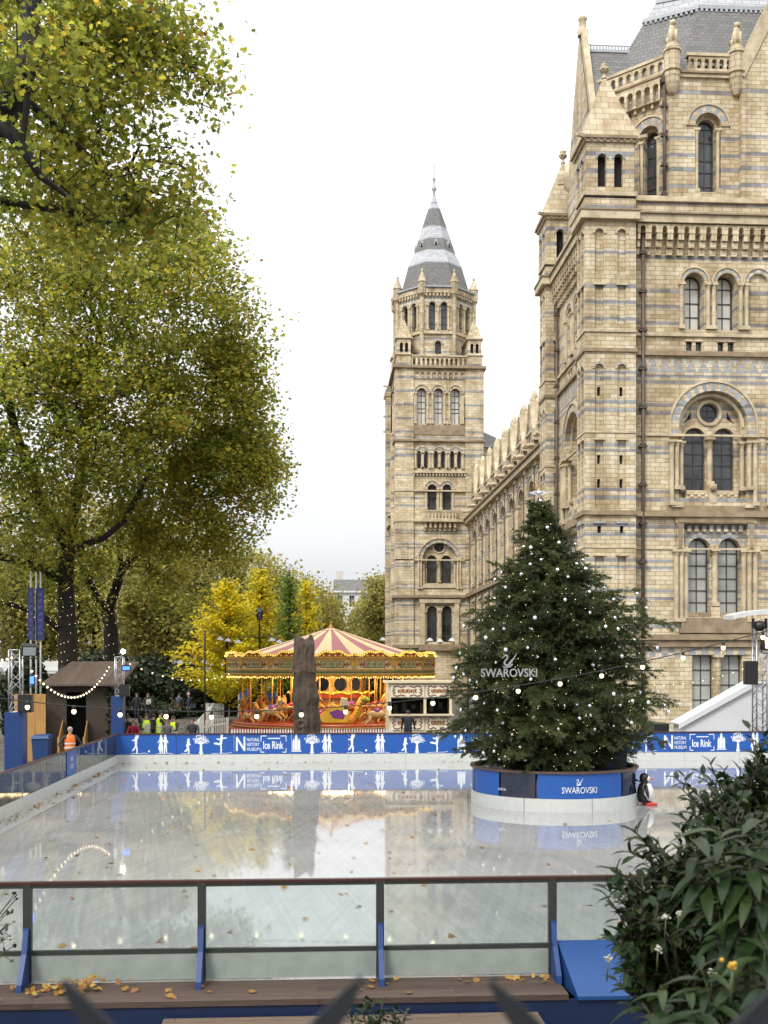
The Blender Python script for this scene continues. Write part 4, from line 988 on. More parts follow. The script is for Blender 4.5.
def spire():
    mb = MB(); prof = [(297, 33.5, 0), (288, 31.2, 0), (272.0, 26.8, 2), (271, 26.8, 1), (258, 20.8, 2), (257, 20.6, 0), (244.5, 16.6, 2), (243.5, 16.6, 1), (231.5, 12.6, 2), (230.5, 12.5, 0), (211, 6.2, 2), (210, 6.2, 1), (204.5, 3.2, 1), (203.5, 3.4, 2), (197, 1.5, 2), (196, 1.4, 2)]
    yz = lambda y: 0
    for i in range(len(prof)-1):
        y0, r0, mi = prof[i]; y1, r1, _ = prof[i+1]; D = OC.y; k = D / F
        mb.frustum(octo(r0*k/math.cos(PI/8)*1.0, ZY(435, y0, D)), octo(r1*k/math.cos(PI/8), ZY(435, y1, D)), mi, False)
    k = OC.y / F
    for yy, rr, h in ((264.5, 24.2, 3), (237.5, 14.9, 2.6)):         # zigzag lead pattern
        for f_ in range(8):
            a, b = octo((rr)*k/math.cos(PI/8)-.42, ZY(435, yy, OC.y))[f_], octo((rr)*k/math.cos(PI/8)-.42, ZY(435, yy, OC.y))[(f_+1) % 8]
            for j in range(4):
                p, q = Vector(a).lerp(Vector(b), j/4), Vector(a).lerp(Vector(b), (j+1)/4); dz = h*k*(.5 if j % 2 else -.5)
                mb.bar(p+Vector((0,0,-dz)), q+Vector((0,0,dz)), .12, .12, 4)
    for f_ in range(8):                                             # small lucarnes
        A, B = octo(19.0*k/math.cos(PI/8), ZY(435, 252, OC.y)), None
        c = (Vector(A[f_]) + Vector(A[(f_+1) % 8]))/2; n_ = (c - Vector((OC.x, OC.y, c.z))).normalized(); t_ = Vector((-n_.y, n_.x, 0))
        mb.slab([c+t_*.22+n_*.06, c-t_*.22+n_*.06, c-t_*.22+n_*.06+Vector((0,0,.4)), c+n_*.06+Vector((0,0,.75)), c+t_*.22+n_*.06+Vector((0,0,.4))], -n_*.6, 1)
        mb.slab([c+t_*.11+n_*.08, c-t_*.11+n_*.08, c-t_*.11+n_*.08+Vector((0,0,.36)), c+t_*.11+n_*.08+Vector((0,0,.36))], -n_*.05, 3)
    return mb.build('spire', [M['slate'], M['slate_pale'], M['lead'], M['dark'], mat('grey_lead_line', (.26,.27,.29), .5)], museum)
spo = spire()
fm = MB(); zz = ZY(435, 197, OC.y); fm.lathe([(.2, 0), (.14, .6), (.3, .85), (.3, 1.05), (.12, 1.25), (.1, 1.9), (.24, 2.1), (.09, 2.3), (.07, 3.6), (.05, 4.6), (0, 4.7)], (OC.x, OC.y, zz), 8); fm.build('finial', M['lead'], spo)
# slate pyramid peeping out behind the tower
mb = MB(); x, y = XY(481, 136)+1.2, 138.0; za, zb = ZY(481, 449, 138), ZY(481, 430, 138)
mb.frustum([(x-2.6, y-2.6, za), (x+2.6, y-2.6, za), (x+2.6, y+2.6, za), (x-2.6, y+2.6, za)], [(x-1.4, y-.1, zb), (x-1.2, y-.1, zb), (x-1.2, y+.1, zb), (x-1.4, y+.1, zb)], 0); mb.box((x-2.8, y-2.8, za-.3), (x+2.8, y+2.8, za-.002), 1); mb.box((x-2.5, y-2.5, 0), (x+2.5, y+2.5, za-.3), 2)
mb.build('roof', [M['slate'], M['lead'], M['terra_tower']], museum)
# ------------------------------------------------------------------ ground, ice
def ground_mat():
    m, nt, p = new_mat('gravel_and_asphalt')
    tc = nt.nodes.new('ShaderNodeTexCoord'); n = nt.nodes.new('ShaderNodeTexNoise'); n.inputs['Scale'].default_value = .35; n.inputs['Detail'].default_value = 10; n.inputs['Roughness'].default_value = .7
    nt.links.new(tc.outputs['Object'], n.inputs['Vector']); r = nt.nodes.new('ShaderNodeValToRGB')
    r.color_ramp.elements[0].position = .35; r.color_ramp.elements[0].color = (.045, .040, .033, 1); r.color_ramp.elements[1].position = .65; r.color_ramp.elements[1].color = (.105, .094, .078, 1)
    nt.links.new(n.outputs['Fac'], r.inputs[0]); nt.links.new(r.outputs[0], p.inputs['Base Color']); p.inputs['Roughness'].default_value = .85
    return m
def ice_mat():
    m, nt, p = new_mat('wet_ice')
    tc = nt.nodes.new('ShaderNodeTexCoord')
    def streak(rot, sc_, s, det=4):
        m0 = nt.nodes.new('ShaderNodeMapping'); m0.inputs['Rotation'].default_value = (0, 0, rot); nt.links.new(tc.outputs['Object'], m0.inputs[0])
        mp = nt.nodes.new('ShaderNodeMapping'); mp.inputs['Scale'].default_value = sc_
        n = nt.nodes.new('ShaderNodeTexNoise'); n.inputs['Scale'].default_value = s; n.inputs['Detail'].default_value = det; n.inputs['Roughness'].default_value = .7; n.inputs['Distortion'].default_value = .35
        nt.links.new(m0.outputs[0], mp.inputs[0]); nt.links.new(mp.outputs[0], n.inputs['Vector']); return n.outputs['Fac']
    # scraped lines run across the rink at a slant; a few long tracks; broad wet patches
    a = streak(math.radians(14), (4.0, .10, 1), 2.2); b = streak(math.radians(-9), (7.0, .06, 1), 1.6); c = streak(0.3, (1, 1, 1), .22, 6)
    mx = nt.nodes.new('ShaderNodeMath'); mx.operation = 'MULTIPLY'; nt.links.new(a, mx.inputs[0]); nt.links.new(b, mx.inputs[1])
    r = nt.nodes.new('ShaderNodeValToRGB'); e = r.color_ramp.elements
    e[0].position = .16; e[0].color = (.31, .312, .305, 1); e[1].position = .36; e[1].color = (.385, .387, .38, 1)
    nt.links.new(mx.outputs[0], r.inputs[0])
    r2 = nt.nodes.new('ShaderNodeValToRGB'); r2.color_ramp.elements[0].position = .36; r2.color_ramp.elements[0].color = (.80, .80, .79, 1); r2.color_ramp.elements[1].position = .6; r2.color_ramp.elements[1].color = (1, 1, 1, 1)
    nt.links.new(c, r2.inputs[0])
    ml = nt.nodes.new('ShaderNodeMixRGB'); ml.blend_type = 'MULTIPLY'; ml.inputs[0].default_value = 1; nt.links.new(r.outputs[0], ml.inputs[1]); nt.links.new(r2.outputs[0], ml.inputs[2])
    nt.links.new(ml.outputs[0], p.inputs['Base Color'])
    rr = nt.nodes.new('ShaderNodeMapRange'); rr.inputs['From Min'].default_value = .15; rr.inputs['From Max'].default_value = .4; rr.inputs['To Min'].default_value = .015; rr.inputs['To Max'].default_value = .06
    nt.links.new(mx.outputs[0], rr.inputs['Value']); nt.links.new(rr.outputs[0], p.inputs['Roughness'])
    p.inputs['IOR'].default_value = 1.6; p.inputs['Specular IOR Level'].default_value = .62
    bp = nt.nodes.new('ShaderNodeBump'); bp.inputs['Strength'].default_value = .022; bp.inputs['Distance'].default_value = .02
    nt.links.new(mx.outputs[0], bp.inputs['Height']); nt.links.new(bp.outputs[0], p.inputs['Normal'])
    return m
XL, XR, Y0R, Y1R = -7.3, 18.0, 12.55, 40.7          # rink boards
g = MB()
# one sheet to the horizon with a raised planted bank under the viewer's terrace
xs = [-900, -200, -60, -20, -7, 0, 7, 14, 30, 80, 250, 900]; ys = [-300, -40, -8, 3.2, 4.2, 6.5, 9.4, 10.2, 20, 60, 200, 600, 1500]
def gz(y): return 1.9 if y <= 3.2 else (1.75 if y < 5 else (.55 if y < 7 else (-.45 if y < 10 else -.45))) if y < 10.5 else -.05
vv = [(x, y, gz(y)) for y in ys for x in xs]; nx = len(xs)
g.add(vv, [[j*nx+i, j*nx+i+1, (j+1)*nx+i+1, (j+1)*nx+i] for j in range(len(ys)-1) for i in range(nx-1)])
go = g.build('ground', ground_mat()); tag(go, kind='structure')
g = MB(); g.box((XL-.05, Y0R-.05, -.04), (XR+.05, Y1R+.05, 0.0)); tag(g.build('ice', ice_mat()), kind='structure')
# ------------------------------------------------------------------ rink boards
BH, KH = 1.07, .30                                  # board height, kick height
def capsule2(mb, fn, a, b, r0, r1, n=5, lift=0.0):
    a, b = Vector(a), Vector(b); d = b - a
    if d.length < 1e-6: d = Vector((1e-4, 0))
    d.normalize(); an = math.atan2(d.y, d.x); pts = []
    for k in range(n+1): t = an + PI/2 + PI*k/n; pts.append((a.x + r0*math.cos(t), a.y + r0*math.sin(t)))
    for k in range(n+1): t = an - PI/2 + PI*k/n; pts.append((b.x + r1*math.cos(t), b.y + r1*math.sin(t)))
    mb.poly([fn(u, v, lift) for u, v in pts])
def fig_skater(mb, fn, u, s=1.0, pose=0):
    P = {0: dict(head=(.02, .50), body=[(0, .42), (0, .24)], arms=[[(0, .40), (.07, .43), (.10, .53)], [(0, .40), (-.08, .36), (-.13, .37)]], legs=[[(0, .24), (.04, .13), (.03, 0)], [(0, .24), (-.05, .14), (-.12, .08)]]),
         1: dict(head=(.03, .50), body=[(.02, .43), (-.01, .24)], arms=[[(.02, .41), (.12, .42), (.20, .42)], [(.02, .41), (-.08, .38), (-.15, .40)]], legs=[[(-.01, .24), (.01, .12), (0, 0)], [(-.01, .24), (-.13, .26), (-.24, .27)]]),
         2: dict(head=(.02, .37), body=[(.01, .31), (0, .18)], arms=[[(.01, .30), (-.04, .24), (-.06, .20)], [(.01, .30), (.05, .25), (.09, .24)]], legs=[[(0, .18), (.03, .09), (.02, 0)], [(0, .18), (-.05, .08), (-.11, .05)]])}[pose]
    L_ = [0.0]
    def cap(a, b, r0, r1): L_[0] += .0003; capsule2(mb, fn, (u + a[0]*s, .035 + a[1]*s), (u + b[0]*s, .035 + b[1]*s), r0*s, r1*s, 5, L_[0])
    cap(P['head'], P['head'], .048, .048); cap(P['body'][0], P['body'][1], .052, .04)
    for ch in P['arms']:
        for a, b in zip(ch, ch[1:]): cap(a, b, .02, .016)
    for ch in P['legs']:
        for a, b in zip(ch, ch[1:]): cap(a, b, .032, .022)
def fig_couple(mb, fn, u, s=1.0):
    L_ = [0.0]
    def cap(a, b, r0, r1): L_[0] += .0003; capsule2(mb, fn, (u + a[0]*s, .035 + a[1]*s), (u + b[0]*s, .035 + b[1]*s), r0*s, r1*s, 5, L_[0])
    for o, sk in ((-.07, 1), (.08, 0)):
        cap((o, .52), (o, .52), .045, .045); cap((o, .43), (o+.01, .27), .055, .05)
        cap((o, .42), (o-.11 if sk else o+.10, .30), .022, .018); cap((o, .42), (.01, .33), .02, .018)
        if sk: cap((o, .27), (o-.01, .14), .06, .09)
        cap((o-.02, .24), (o-.03, 0), .03, .022); cap((o+.03, .24), (o+.05, .02), .03, .022)
def fig_tree(mb, fn, u, s=1.0):
    L_ = [0.0]
    def cap(a, b, r0, r1): L_[0] += .0003; capsule2(mb, fn, (u + a[0]*s, .035 + a[1]*s), (u + b[0]*s, .035 + b[1]*s), r0*s, r1*s, 5, L_[0])
    cap((0, .01), (0, .26), .055, .035); cap((-.06, 0), (.06, 0), .02, .02)
    r_ = random.Random(3)
    for k in range(9):
        a = math.radians(18 + k*18); l = .27 + .03*math.sin(k*2.1); e = (math.cos(a)*l*1.0, .27 + math.sin(a)*l*.78)
        cap((0, .24), e, .014, .007)
        for q in (-.35, .35): cap((e[0]*.55, .24+(e[1]-.24)*.55), (e[0]*.9 - q*.16*math.sin(a), .24+(e[1]-.24)*.9 + q*.16*math.cos(a)), .009, .006)
    for k in range(44):
        a = r_.uniform(.1, PI-.1); l = r_.uniform(.12, .31); cap((math.cos(a)*l, .28+math.sin(a)*l*.8), (math.cos(a)*l+.012, .285+math.sin(a)*l*.8), .014, .014)
def fig_house(mb, fn, u, s=1.0):
    q = lambda pts, l: mb.poly([fn(u + a*s, .04 + b*s, l) for a, b in pts])
    q([(-.17, .06), (-.09, .06), (-.09, .34), (-.13, .40), (-.17, .30)], .0003); q([(-.08, .06), (.02, .06), (.02, .42), (-.03, .55), (-.08, .42)], .0006); q([(.03, .06), (.12, .06), (.12, .30), (.08, .40), (.03, .32)], .0009); q([(-.2, .02), (.16, .02), (.16, .05), (-.2, .05)], .0012)
def loop_line(mb, fn, pts, r=.006):
    for i, (a, b) in enumerate(zip(pts, pts[1:])): capsule2(mb, fn, a, b, r, r, 2, .0001*(i % 2) + .0002)
def outline_text(mb, s, fn, u, v, wd, h, bold=.0):
    put_text(mb, s, lambda a, b: fn(a, b, .0004), u, v, wd, h, 0, bold)
def logo_block(mb, fn, u):
    """big open letter with three lines of lettering, then a bracketed word mark"""
    outline_text(mb, 'N', fn, u, .09, .34, .40, .015)
    for k, t in enumerate(('NATURAL', 'HISTORY', 'MUSEUM')): outline_text(mb, t, fn, u+.40, .36-.135*k, .46, .095, .01)
def ice_block(mb, fn, u):
    outline_text(mb, 'Ice Rink', fn, u+.08, .14, .74, .22, .02)
    W_, Hh, r = .92, .46, .012
    for pts in ([(u+.12, .05), (u, .05), (u, .16)], [(u, .36), (u, .05+Hh), (u+.2, .05+Hh)], [(u+W_-.2, .05+Hh), (u+W_, .05+Hh), (u+W_, .36)], [(u+W_, .16), (u+W_, .05), (u+W_-.12, .05)]): loop_line(mb, fn, pts, r)
    loop_line(mb, fn, [(u+.25, .44), (u+.7, .44)], .014)

def rail_box(mb, a, b, w, z0, z1, mi=0):
    mb.obox(((a[0]+b[0])/2, (a[1]+b[1])/2, (z0+z1)/2), Vector((b[0]-a[0], b[1]-a[1], 0))/2, Vector((-(b[1]-a[1]), b[0]-a[0], 0)).normalized()*w/2, (0, 0, (z1-z0)/2), mi)

# far boards: one printed panel every 2.15 m, each a thing you could lift out
PW = 2.158; x0 = XL; n_p = int(round((XR - XL)/PW)); PW = (XR-XL)/n_p
fig_px = [(136, 'sk0'), (149, 'ball'), (163, 'cp'), (188, 'sk2'), (201, 'tree'), (221, 'sk1'), (236, 'N'), (261, 'ice'), (297, 'house'), (312, 'tree'), (327, 'cp'),
          (352, 'sk0'), (366, 'ball'), (380, 'cp'), (405, 'sk2'), (417, 'tree'), (437, 'sk1'), (462, 'house'), (478, 'tree'), (493, 'cp'), (520, 'sk0'), (545, 'cp'), (570, 'sk2'), (583, 'tree'), (605, 'sk1'),
          (646, 'sk1'), (664, 'N'), (690, 'ice'), (722, 'house'), (738, 'tree'), (755, 'cp')]
feats = {'sk0': 'a skater with raised arm', 'cp': 'a skating couple', 'sk2': 'a small skating child', 'tree': 'a bare tree', 'sk1': 'a skater gliding on one leg', 'N': 'the big letter N', 'ice': 'the bracketed rink name', 'house': 'a spired building'}
fn_far = lambda u, v, l=0.0: Vector((u, Y1R - .004 - l, .31 + v*1.3))
place = {}
for px, kind in fig_px:
    u = onY(px, 742, Y1R).x; i = int((u - x0)//PW)
    place.setdefault(i, []).append((u, kind))
order = 'first second third fourth fifth sixth seventh eighth ninth tenth eleventh twelfth'.split()
for i in range(n_p):
    a, b = x0 + PW*i, x0 + PW*(i+1); ks = [k for _, k in place.get(i, []) if k != 'ball']
    what = ' and '.join(dict.fromkeys(feats[k] for k in ks[:1])) or 'plain blue face'
    t = thing('rink_board', f'blue-topped far board showing {what}, {order[i]} from its left end', 'rink board', (a, Y1R, 0), 'blue printed boards along the far side of the rink')
    m_ = MB(); m_.box((a+.008, Y1R, KH+.01), (b-.008, Y1R+.05, BH-.03)); m_.build('blue_panel', M['blue'], t)
    m_ = MB(); m_.box((a+.004, Y1R-.015, 0), (b-.004, Y1R+.05, KH)); m_.build('kick_plate', M['white'], t)
    m_ = MB(); m_.box((a, Y1R-.03, BH-.03), (b, Y1R+.09, BH+.012)); m_.build('top_rail', M['rail'], t)
    m_ = MB()
    for u, k in place.get(i, []):
        f2 = lambda q, v, l=0.0: fn_far(q, v, l)
        if k == 'sk0': fig_skater(m_, f2, u, 1.0, 0); loop_line(m_, f2, [(u-.2, .02), (u-.02, .035), (u+.15, .03), (u+.3, .045), (u+.42, .02)])
        elif k == 'sk1': fig_skater(m_, f2, u, 1.0, 1); loop_line(m_, f2, [(u-.35, .02), (u, .03), (u+.25, .025), (u+.4, .05)])
        elif k == 'sk2': fig_skater(m_, f2, u, 1.0, 2); loop_line(m_, f2, [(u-.25, .03), (u-.1, .015), (u+.1, .03)])
        elif k == 'cp': fig_couple(m_, f2, u); loop_line(m_, f2, [(u-.25, .02), (u+.2, .035), (u+.35, .02)])
        elif k == 'tree': fig_tree(m_, f2, u)
        elif k == 'house': fig_house(m_, f2, u)
        elif k == 'ball': capsule2(m_, f2, (u, .09), (u+.01, .09), .03, .03)
        elif k == 'N': logo_block(m_, f2, u)
        elif k == 'ice': ice_block(m_, f2, u)
    if m_.v: m_.build('printed_figures', M['print'], t)

# right-hand boards (seen as reflections in the glass): blue like the far ones
for j in range(7):
    a, b = Y0R + 4.02*j, Y0R + 4.02*(j+1)
    t = thing('rink_board', f'blue board on the right side of the rink, {order[j]} from the viewer', 'rink board', (XR, a, 0), 'blue boards along the right side of the rink')
    m_ = MB(); m_.box((XR, a+.01, KH+.01), (XR+.05, b-.01, BH-.03)); m_.build('blue_panel', M['blue'], t)
    m_ = MB(); m_.box((XR-.015, a+.005, 0), (XR+.05, b-.005, KH)); m_.build('kick_plate', M['white'], t)
    m_ = MB(); m_.box((XR-.03, a, BH-.03), (XR+.09, b, BH+.012)); m_.build('top_rail', M['rail'], t)
    m_ = MB(); f3 = lambda q, v, l=0.0: Vector((XR - .004 - l, q, .31 + v*1.3))
    fig_skater(m_, f3, a+.6, 1.0, j % 3); fig_tree(m_, f3, a+1.6); fig_couple(m_, f3, a+2.6); fig_skater(m_, f3, a+3.4, 1.0, (j+1) % 3)
    m_.build('printed_figures', M['print'], t)

# left boards: clear glass over a white kick, one blue printed panel
n_l = 13; LW_ = (Y1R - Y0R)/n_l
for j in range(n_l):
    a, b = Y0R + LW_*j, Y0R + LW_*(j+1)
    blue_ = j == 9
    lab = 'rink side board with a solid blue panel and small white print' if blue_ else f'clear glass rink side board with white kick plate, {order[j] if j < 12 else "last"} from the viewer'
    t = thing('rink_board', lab, 'rink board', (XL, a, 0), 'glass boards along the left side of the rink')
    m_ = MB(); m_.box((XL-.05, a+.004, 0), (XL+.015, b-.004, KH)); m_.build('kick_plate', M['white'], t)
    m_ = MB(); m_.box((XL-.09, a, BH-.03), (XL+.03, b, BH+.012)); m_.build('top_rail', M['rail'], t)
    m_ = MB(); m_.box((XL-.02, a+.02, KH+.003), (XL-.006, b-.02, BH-.032)); m_.build('glass_pane', M['glass'], t)
    m_ = MB(); m_.box((XL-.045, a-.015, KH), (XL+.005, a+.015, BH-.03)); m_.build('post', M['alu'], t)
    if blue_:
        c_ = (a+b)/2; m_ = MB(); m_.box((XL-.003, c_-.62, KH+.02), (XL+.012, c_+.62, BH-.035)); m_.build('blue_panel', M['blue'], t)
        m_ = MB(); fl = lambda q, v, l=0.0: Vector((XL+.016+l, q, KH+v))
        for k in range(4): capsule2(m_, fl, (c_-.2+.13*k, .22), (c_-.2+.13*k, .34), .02, .02)
        for k in range(3): capsule2(m_, fl, (c_-.12+.1*k, .46), (c_-.1+.1*k, .56), .03, .02)
        m_.build('printed_figures', M['print'], t)

# near barrier: posts 2 m apart, red-brown rail, misted glass, pale kick and blue buttress fins
YN = 12.55
pX = [XY(x, YN) for x in (-147, 28, 202, 380, 552, 727, 902)]
names = ['with bare twigs over its left end', 'with leaf heap at its left foot', 'in front of the palest empty ice', 'second to the left of the blue ramp', 'just behind the leaning blue ramp', 'behind the dark shrubs']
names = ['cut by the left picture edge, behind bare twigs', 'with a heap of yellow leaves at its foot', 'third from the left, before pale empty ice', 'next to the blue ramp on its left side', 'standing over the blue ramp', 'hidden mostly by dark shrubs']
for i in range(6):
    a, b = pX[i], pX[i+1]
    t = thing('barrier_panel', f'framed glass barrier panel with red-brown rail {names[i]}', 'barrier', (a, YN, 0), 'glass barrier panels along the near side of the rink')
    m_ = MB(); m_.box((a+.045, YN-.01, .36), (b-.045, YN+.004, 1.06)); m_.build('glass_pane', M['glass_dirty'], t)
    m_ = MB(); m_.box((a+.05, YN-.03, .02), (b-.05, YN-.005, .31)); m_.build('kick_plate', mat('pale_green_kick_plate', (.25, .285, .255), .5, var=.12, scale=5), t)
    m_ = MB(); m_.box((a+.045, YN-.035, .31), (b-.045, YN+.02, .358)); m_.box((a+.05, YN-.035, 1.06), (b-.05, YN+.02, 1.10)); m_.box((a-.045, YN-.05, .0), (a+.045, YN+.03, 1.10)); m_.build('frame', M['steel'], t)
    m_ = MB(); m_.box((a, YN-.045, 1.10), (b, YN+.035, 1.13)); m_.build('handrail', M['rail'], t)
    if i != 5:
        m_ = MB(); m_.slab([(a-.028, YN-.052, 0), (a-.028, YN-.40, 0), (a-.028, YN-.385, .08), (a-.028, YN-.18, .36), (a-.028, YN-.10, .60), (a-.028, YN-.052, .62)], (.056, 0, 0)); m_.build('support_fin', M['blue_pillar'], t)
# viewing deck in front of it
DK0, DK1 = YN-.80, YN-.06
t = thing('viewing_deck', 'weathered brown plank deck with a dark blue fascia below the glass barrier', 'deck', (0, DK1, 0))
m_ = MB(); m_.box((-13.5, DK0, -.06), (XY(553, YN), DK1, 0.0)); m_.build('deck_boards', planks('weathered_brown_planks', (.055, .036, .026), (.085, .056, .041), .145), t)
m_ = MB(); m_.box((-13.5, DK0+.02, -.95), (XR, DK0+.06, -.061)); m_.build('fascia', M['blue_dark'], t)
t = thing('bench_step', 'long pale brown timber step lying below the blue fascia', 'step', (0, DK0-.4, -.2))
m_ = MB(); xa, xb = onZ(165, 1016, -.17).x, onZ(540, 1016, -.17).x; m_.box((xa, DK0-.62, -.22), (xb, DK0-.03, -.17)); m_.build('step_board', planks('pale_brown_planks', (.12, .083, .055), (.16, .115, .078), .2), t)
for q in (.1, .5, .9): m_ = MB(); x = xa+(xb-xa)*q; m_.box((x-.04, DK0-.55, -.5), (x+.04, DK0-.1, -.22)); m_.build('leg', M['bark'], t)
t = thing('blue_ramp', 'smooth blue sloping board leaning on the barrier beside the dark shrubs', 'ramp', (XY(560, YN), DK0, 0))
m_ = MB(); xa = XY(556, YN)
m_.add([(xa+.06, DK0-.02, -.02), (xa+2.4, DK0-.02, -.02), (xa+2.4, YN-.06, .40), (xa, YN-.06, .40), (xa+.06, DK0-.02, -.06), (xa+2.4, DK0-.02, -.06), (xa+2.4, YN-.06, -.06), (xa, YN-.06, -.06)], [[0,1,2,3],[0,3,7,4],[0,4,5,1],[1,5,6,2],[2,6,7,3],[4,7,6,5]])
m_.build('sloping_board', mat('mid_blue_paint', (.006, .046, .165), .5, var=.08, scale=4), t)

# ------------------------------------------------------------------ fallen leaves
def star_leaf():
    ang = [-90, -60, -30, -5, 25, 55, 90, 125, 155, 185, 210, 240]; rad = [.35, .75, .40, .9, .45, .85, 1.0, .85, .45, .9, .40, .75]
    return np.array([(r*math.cos(math.radians(a)), r*math.sin(math.radians(a)), .12*r*r) for a, r in zip(ang, rad)])
def oval_leaf(n=6, wd=.4):
    return np.array([(wd*math.sin(2*PI*k/n)*(.9 if k else 1), -math.cos(2*PI*k/n), .1*abs(math.sin(2*PI*k/n))) for k in range(n)])
def leaf_cloud(name, C, size, nrm, mats, rnd, tmpl, parent=None, seed=0, szvar=.35):
    """many leaves: centres C (n,3), normals nrm (n,3)"""
    r_ = np.random.default_rng(seed); n = len(C); k = len(tmpl)
    N = nrm/np.maximum(np.linalg.norm(nrm, axis=1, keepdims=True), 1e-6)
    A = np.cross(N, r_.normal(size=(n, 3))); A /= np.maximum(np.linalg.norm(A, axis=1, keepdims=True), 1e-6); B = np.cross(N, A)
    s = (size*(1 + r_.uniform(-szvar, szvar, n)))[:, None, None]
    V = C[:, None, :] + s*(A[:, None, :]*tmpl[None, :, 0:1] + B[:, None, :]*tmpl[None, :, 1:2] + N[:, None, :]*tmpl[None, :, 2:3])
    me = raw_mesh(name, V.reshape(-1, 3), np.arange(n*k), np.full(n, k), mats, rnd=rnd)
    if parent is not None:
        me.transform(Matrix.Translation(-origin(parent)))
    return link(name, me, parent)
M['fallen'] = leaf_mat('fallen_leaf', [(0, (.16, .075, .022)), (.4, (.26, .13, .03)), (.7, (.33, .21, .05)), (.9, (.20, .07, .03)), (1, (.42, .30, .06))], .6, .1)
r_ = np.random.default_rng(11)
pts = []
for _ in range(230):                                 # on the ice, thicker near the left boards and under the trees
    y = Y0R + .3 + (Y1R-Y0R-.6)*r_.uniform()**1.25; x = XL + .2 + (20)*r_.beta(1.0, 1.9); pts.append((x, y, .018))
for _ in range(130): pts.append((XL + .06 + abs(r_.normal(0, .18)), r_.uniform(Y0R+8, Y1R), .018))
for _ in range(60): pts.append((r_.uniform(XL, 12), Y1R - .06 - abs(r_.normal(0, .15)), .018))
C = np.array(pts); nr = np.tile([0, 0, 1.0], (len(C), 1)) + r_.normal(0, .22, (len(C), 3))
o = leaf_cloud('fallen_leaves', C, .062, nr, M['fallen'], r_.uniform(0, 1, len(C)), star_leaf(), seed=3); tag(o, 'dry brown plane leaves scattered over the wet ice', 'leaves', kind='stuff')
pts = []
for _ in range(70): pts.append((XY(66, 12.1) + r_.normal(0, .26), 12.2 + r_.normal(0, .12), .02 + abs(r_.normal(0, .05))))
for cx in (375, 470, 520, 545, 720*.75, 500): 
    for _ in range(3): pts.append((XY(cx, 12.2) + r_.normal(0, .12), 12.32 + r_.normal(0, .07), .025))
for _ in range(18): pts.append((r_.uniform(-4, 2), r_.uniform(DK0+.05, DK1-.05), .02))
C = np.array([p for p in pts if DK0 < p[1] < DK1]); nr = np.tile([0, -.3, 1.0], (len(C), 1)) + r_.normal(0, .35, (len(C), 3))
o = leaf_cloud('fallen_leaves', C, .046, nr, M['fallen'], r_.uniform(.2, 1, len(C)), star_leaf(), seed=4); tag(o, 'heap of yellow and brown leaves on the plank deck', 'leaves', kind='stuff')
r2 = np.random.default_rng(21); C = np.stack([r2.uniform(-30, 16, 1500), r2.uniform(41.5, 75, 1500), np.full(1500, -.02)], 1); C = C[(C[:, 0] < -8) | (C[:, 1] > 42)]
o = leaf_cloud('fallen_leaves', C, .09, np.tile([0, 0, 1.0], (len(C), 1)) + r2.normal(0, .25, (len(C), 3)), M['fallen'], r2.uniform(0, 1, len(C)), oval_leaf(6, .6), seed=5); tag(o, 'brown leaves littering the ground beyond the rink', 'leaves', kind='stuff')
# ------------------------------------------------------------------ trees
M['leaf_plane'] = leaf_mat('plane_leaf', [(0, (.082, .105, .018)), (.28, (.165, .19, .030)), (.55, (.27, .282, .044)), (.78, (.41, .365, .05)), (.93, (.46, .33, .04)), (1, (.20, .09, .02))], .45, .62)
M['leaf_dull'] = leaf_mat('autumn_leaf_far', [(0, (.14, .15, .045)), (.4, (.26, .25, .07)), (.75, (.38, .34, .09)), (1, (.34, .22, .08))], .6, .55)
M['leaf_yellow'] = leaf_mat('yellow_leaf', [(0, (.22, .25, .018)), (.3, (.44, .39, .014)), (.8, (.64, .50, .014)), (1, (.50, .36, .02))], .5, .4)
M['leaf_green'] = leaf_mat('fresh_green_leaf', [(0, (.07, .12, .016)), (1, (.17, .24, .04))], .5, .35)
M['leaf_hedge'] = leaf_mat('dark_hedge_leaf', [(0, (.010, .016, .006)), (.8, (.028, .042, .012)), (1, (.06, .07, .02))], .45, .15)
M['wood_tubes'] = M['bark']

def skeleton(seed_paths, clumps, rs):
    """join every clump point to the nearest wood, growing outwards; returns nodes, parents, leaf tips"""
    P, par, fixed = [], [], []
    for path, r0, r1, att in seed_paths:
        pr = att
        n = len(path)
        for i, p in enumerate(path):
            P.append(np.array(p, float)); par.append(pr); fixed.append(r0 + (r1-r0)*i/max(1, n-1)); pr = len(P)-1
    base = len(P); P = [p for p in P]
    todo = list(range(len(clumps))); A = np.array(P); 
    best = np.full(len(clumps), 1e9); bi = np.zeros(len(clumps), int)
    D = np.linalg.norm(clumps[:, None, :] - A[None], axis=2); bi = D.argmin(1); best = D.min(1)
    alive = np.ones(len(clumps), bool); tips = []
    for _ in range(len(clumps)):
        q = np.where(alive, best, 1e9).argmin(); alive[q] = False
        a, b = P[bi[q]], clumps[q]; d = np.linalg.norm(b-a); pr = int(bi[q]); m = max(1, min(4, int(d/1.1)))
        newi = []
        for k in range(1, m+1):
            t = k/m; p = a + (b-a)*t
            if k < m: p = p + rs.normal(0, .10*d/m + .06, 3) + np.array([0, 0, .12*d*t*(1-t)])
            P.append(p); par.append(pr); fixed.append(None); pr = len(P)-1; newi.append(pr)
        tips.append(pr)
        for ni in newi:
            dn = np.linalg.norm(clumps - P[ni], axis=1)*1.0; better = dn < best; best = np.where(better, dn, best); bi = np.where(better, ni, bi)
    return P, par, fixed, tips
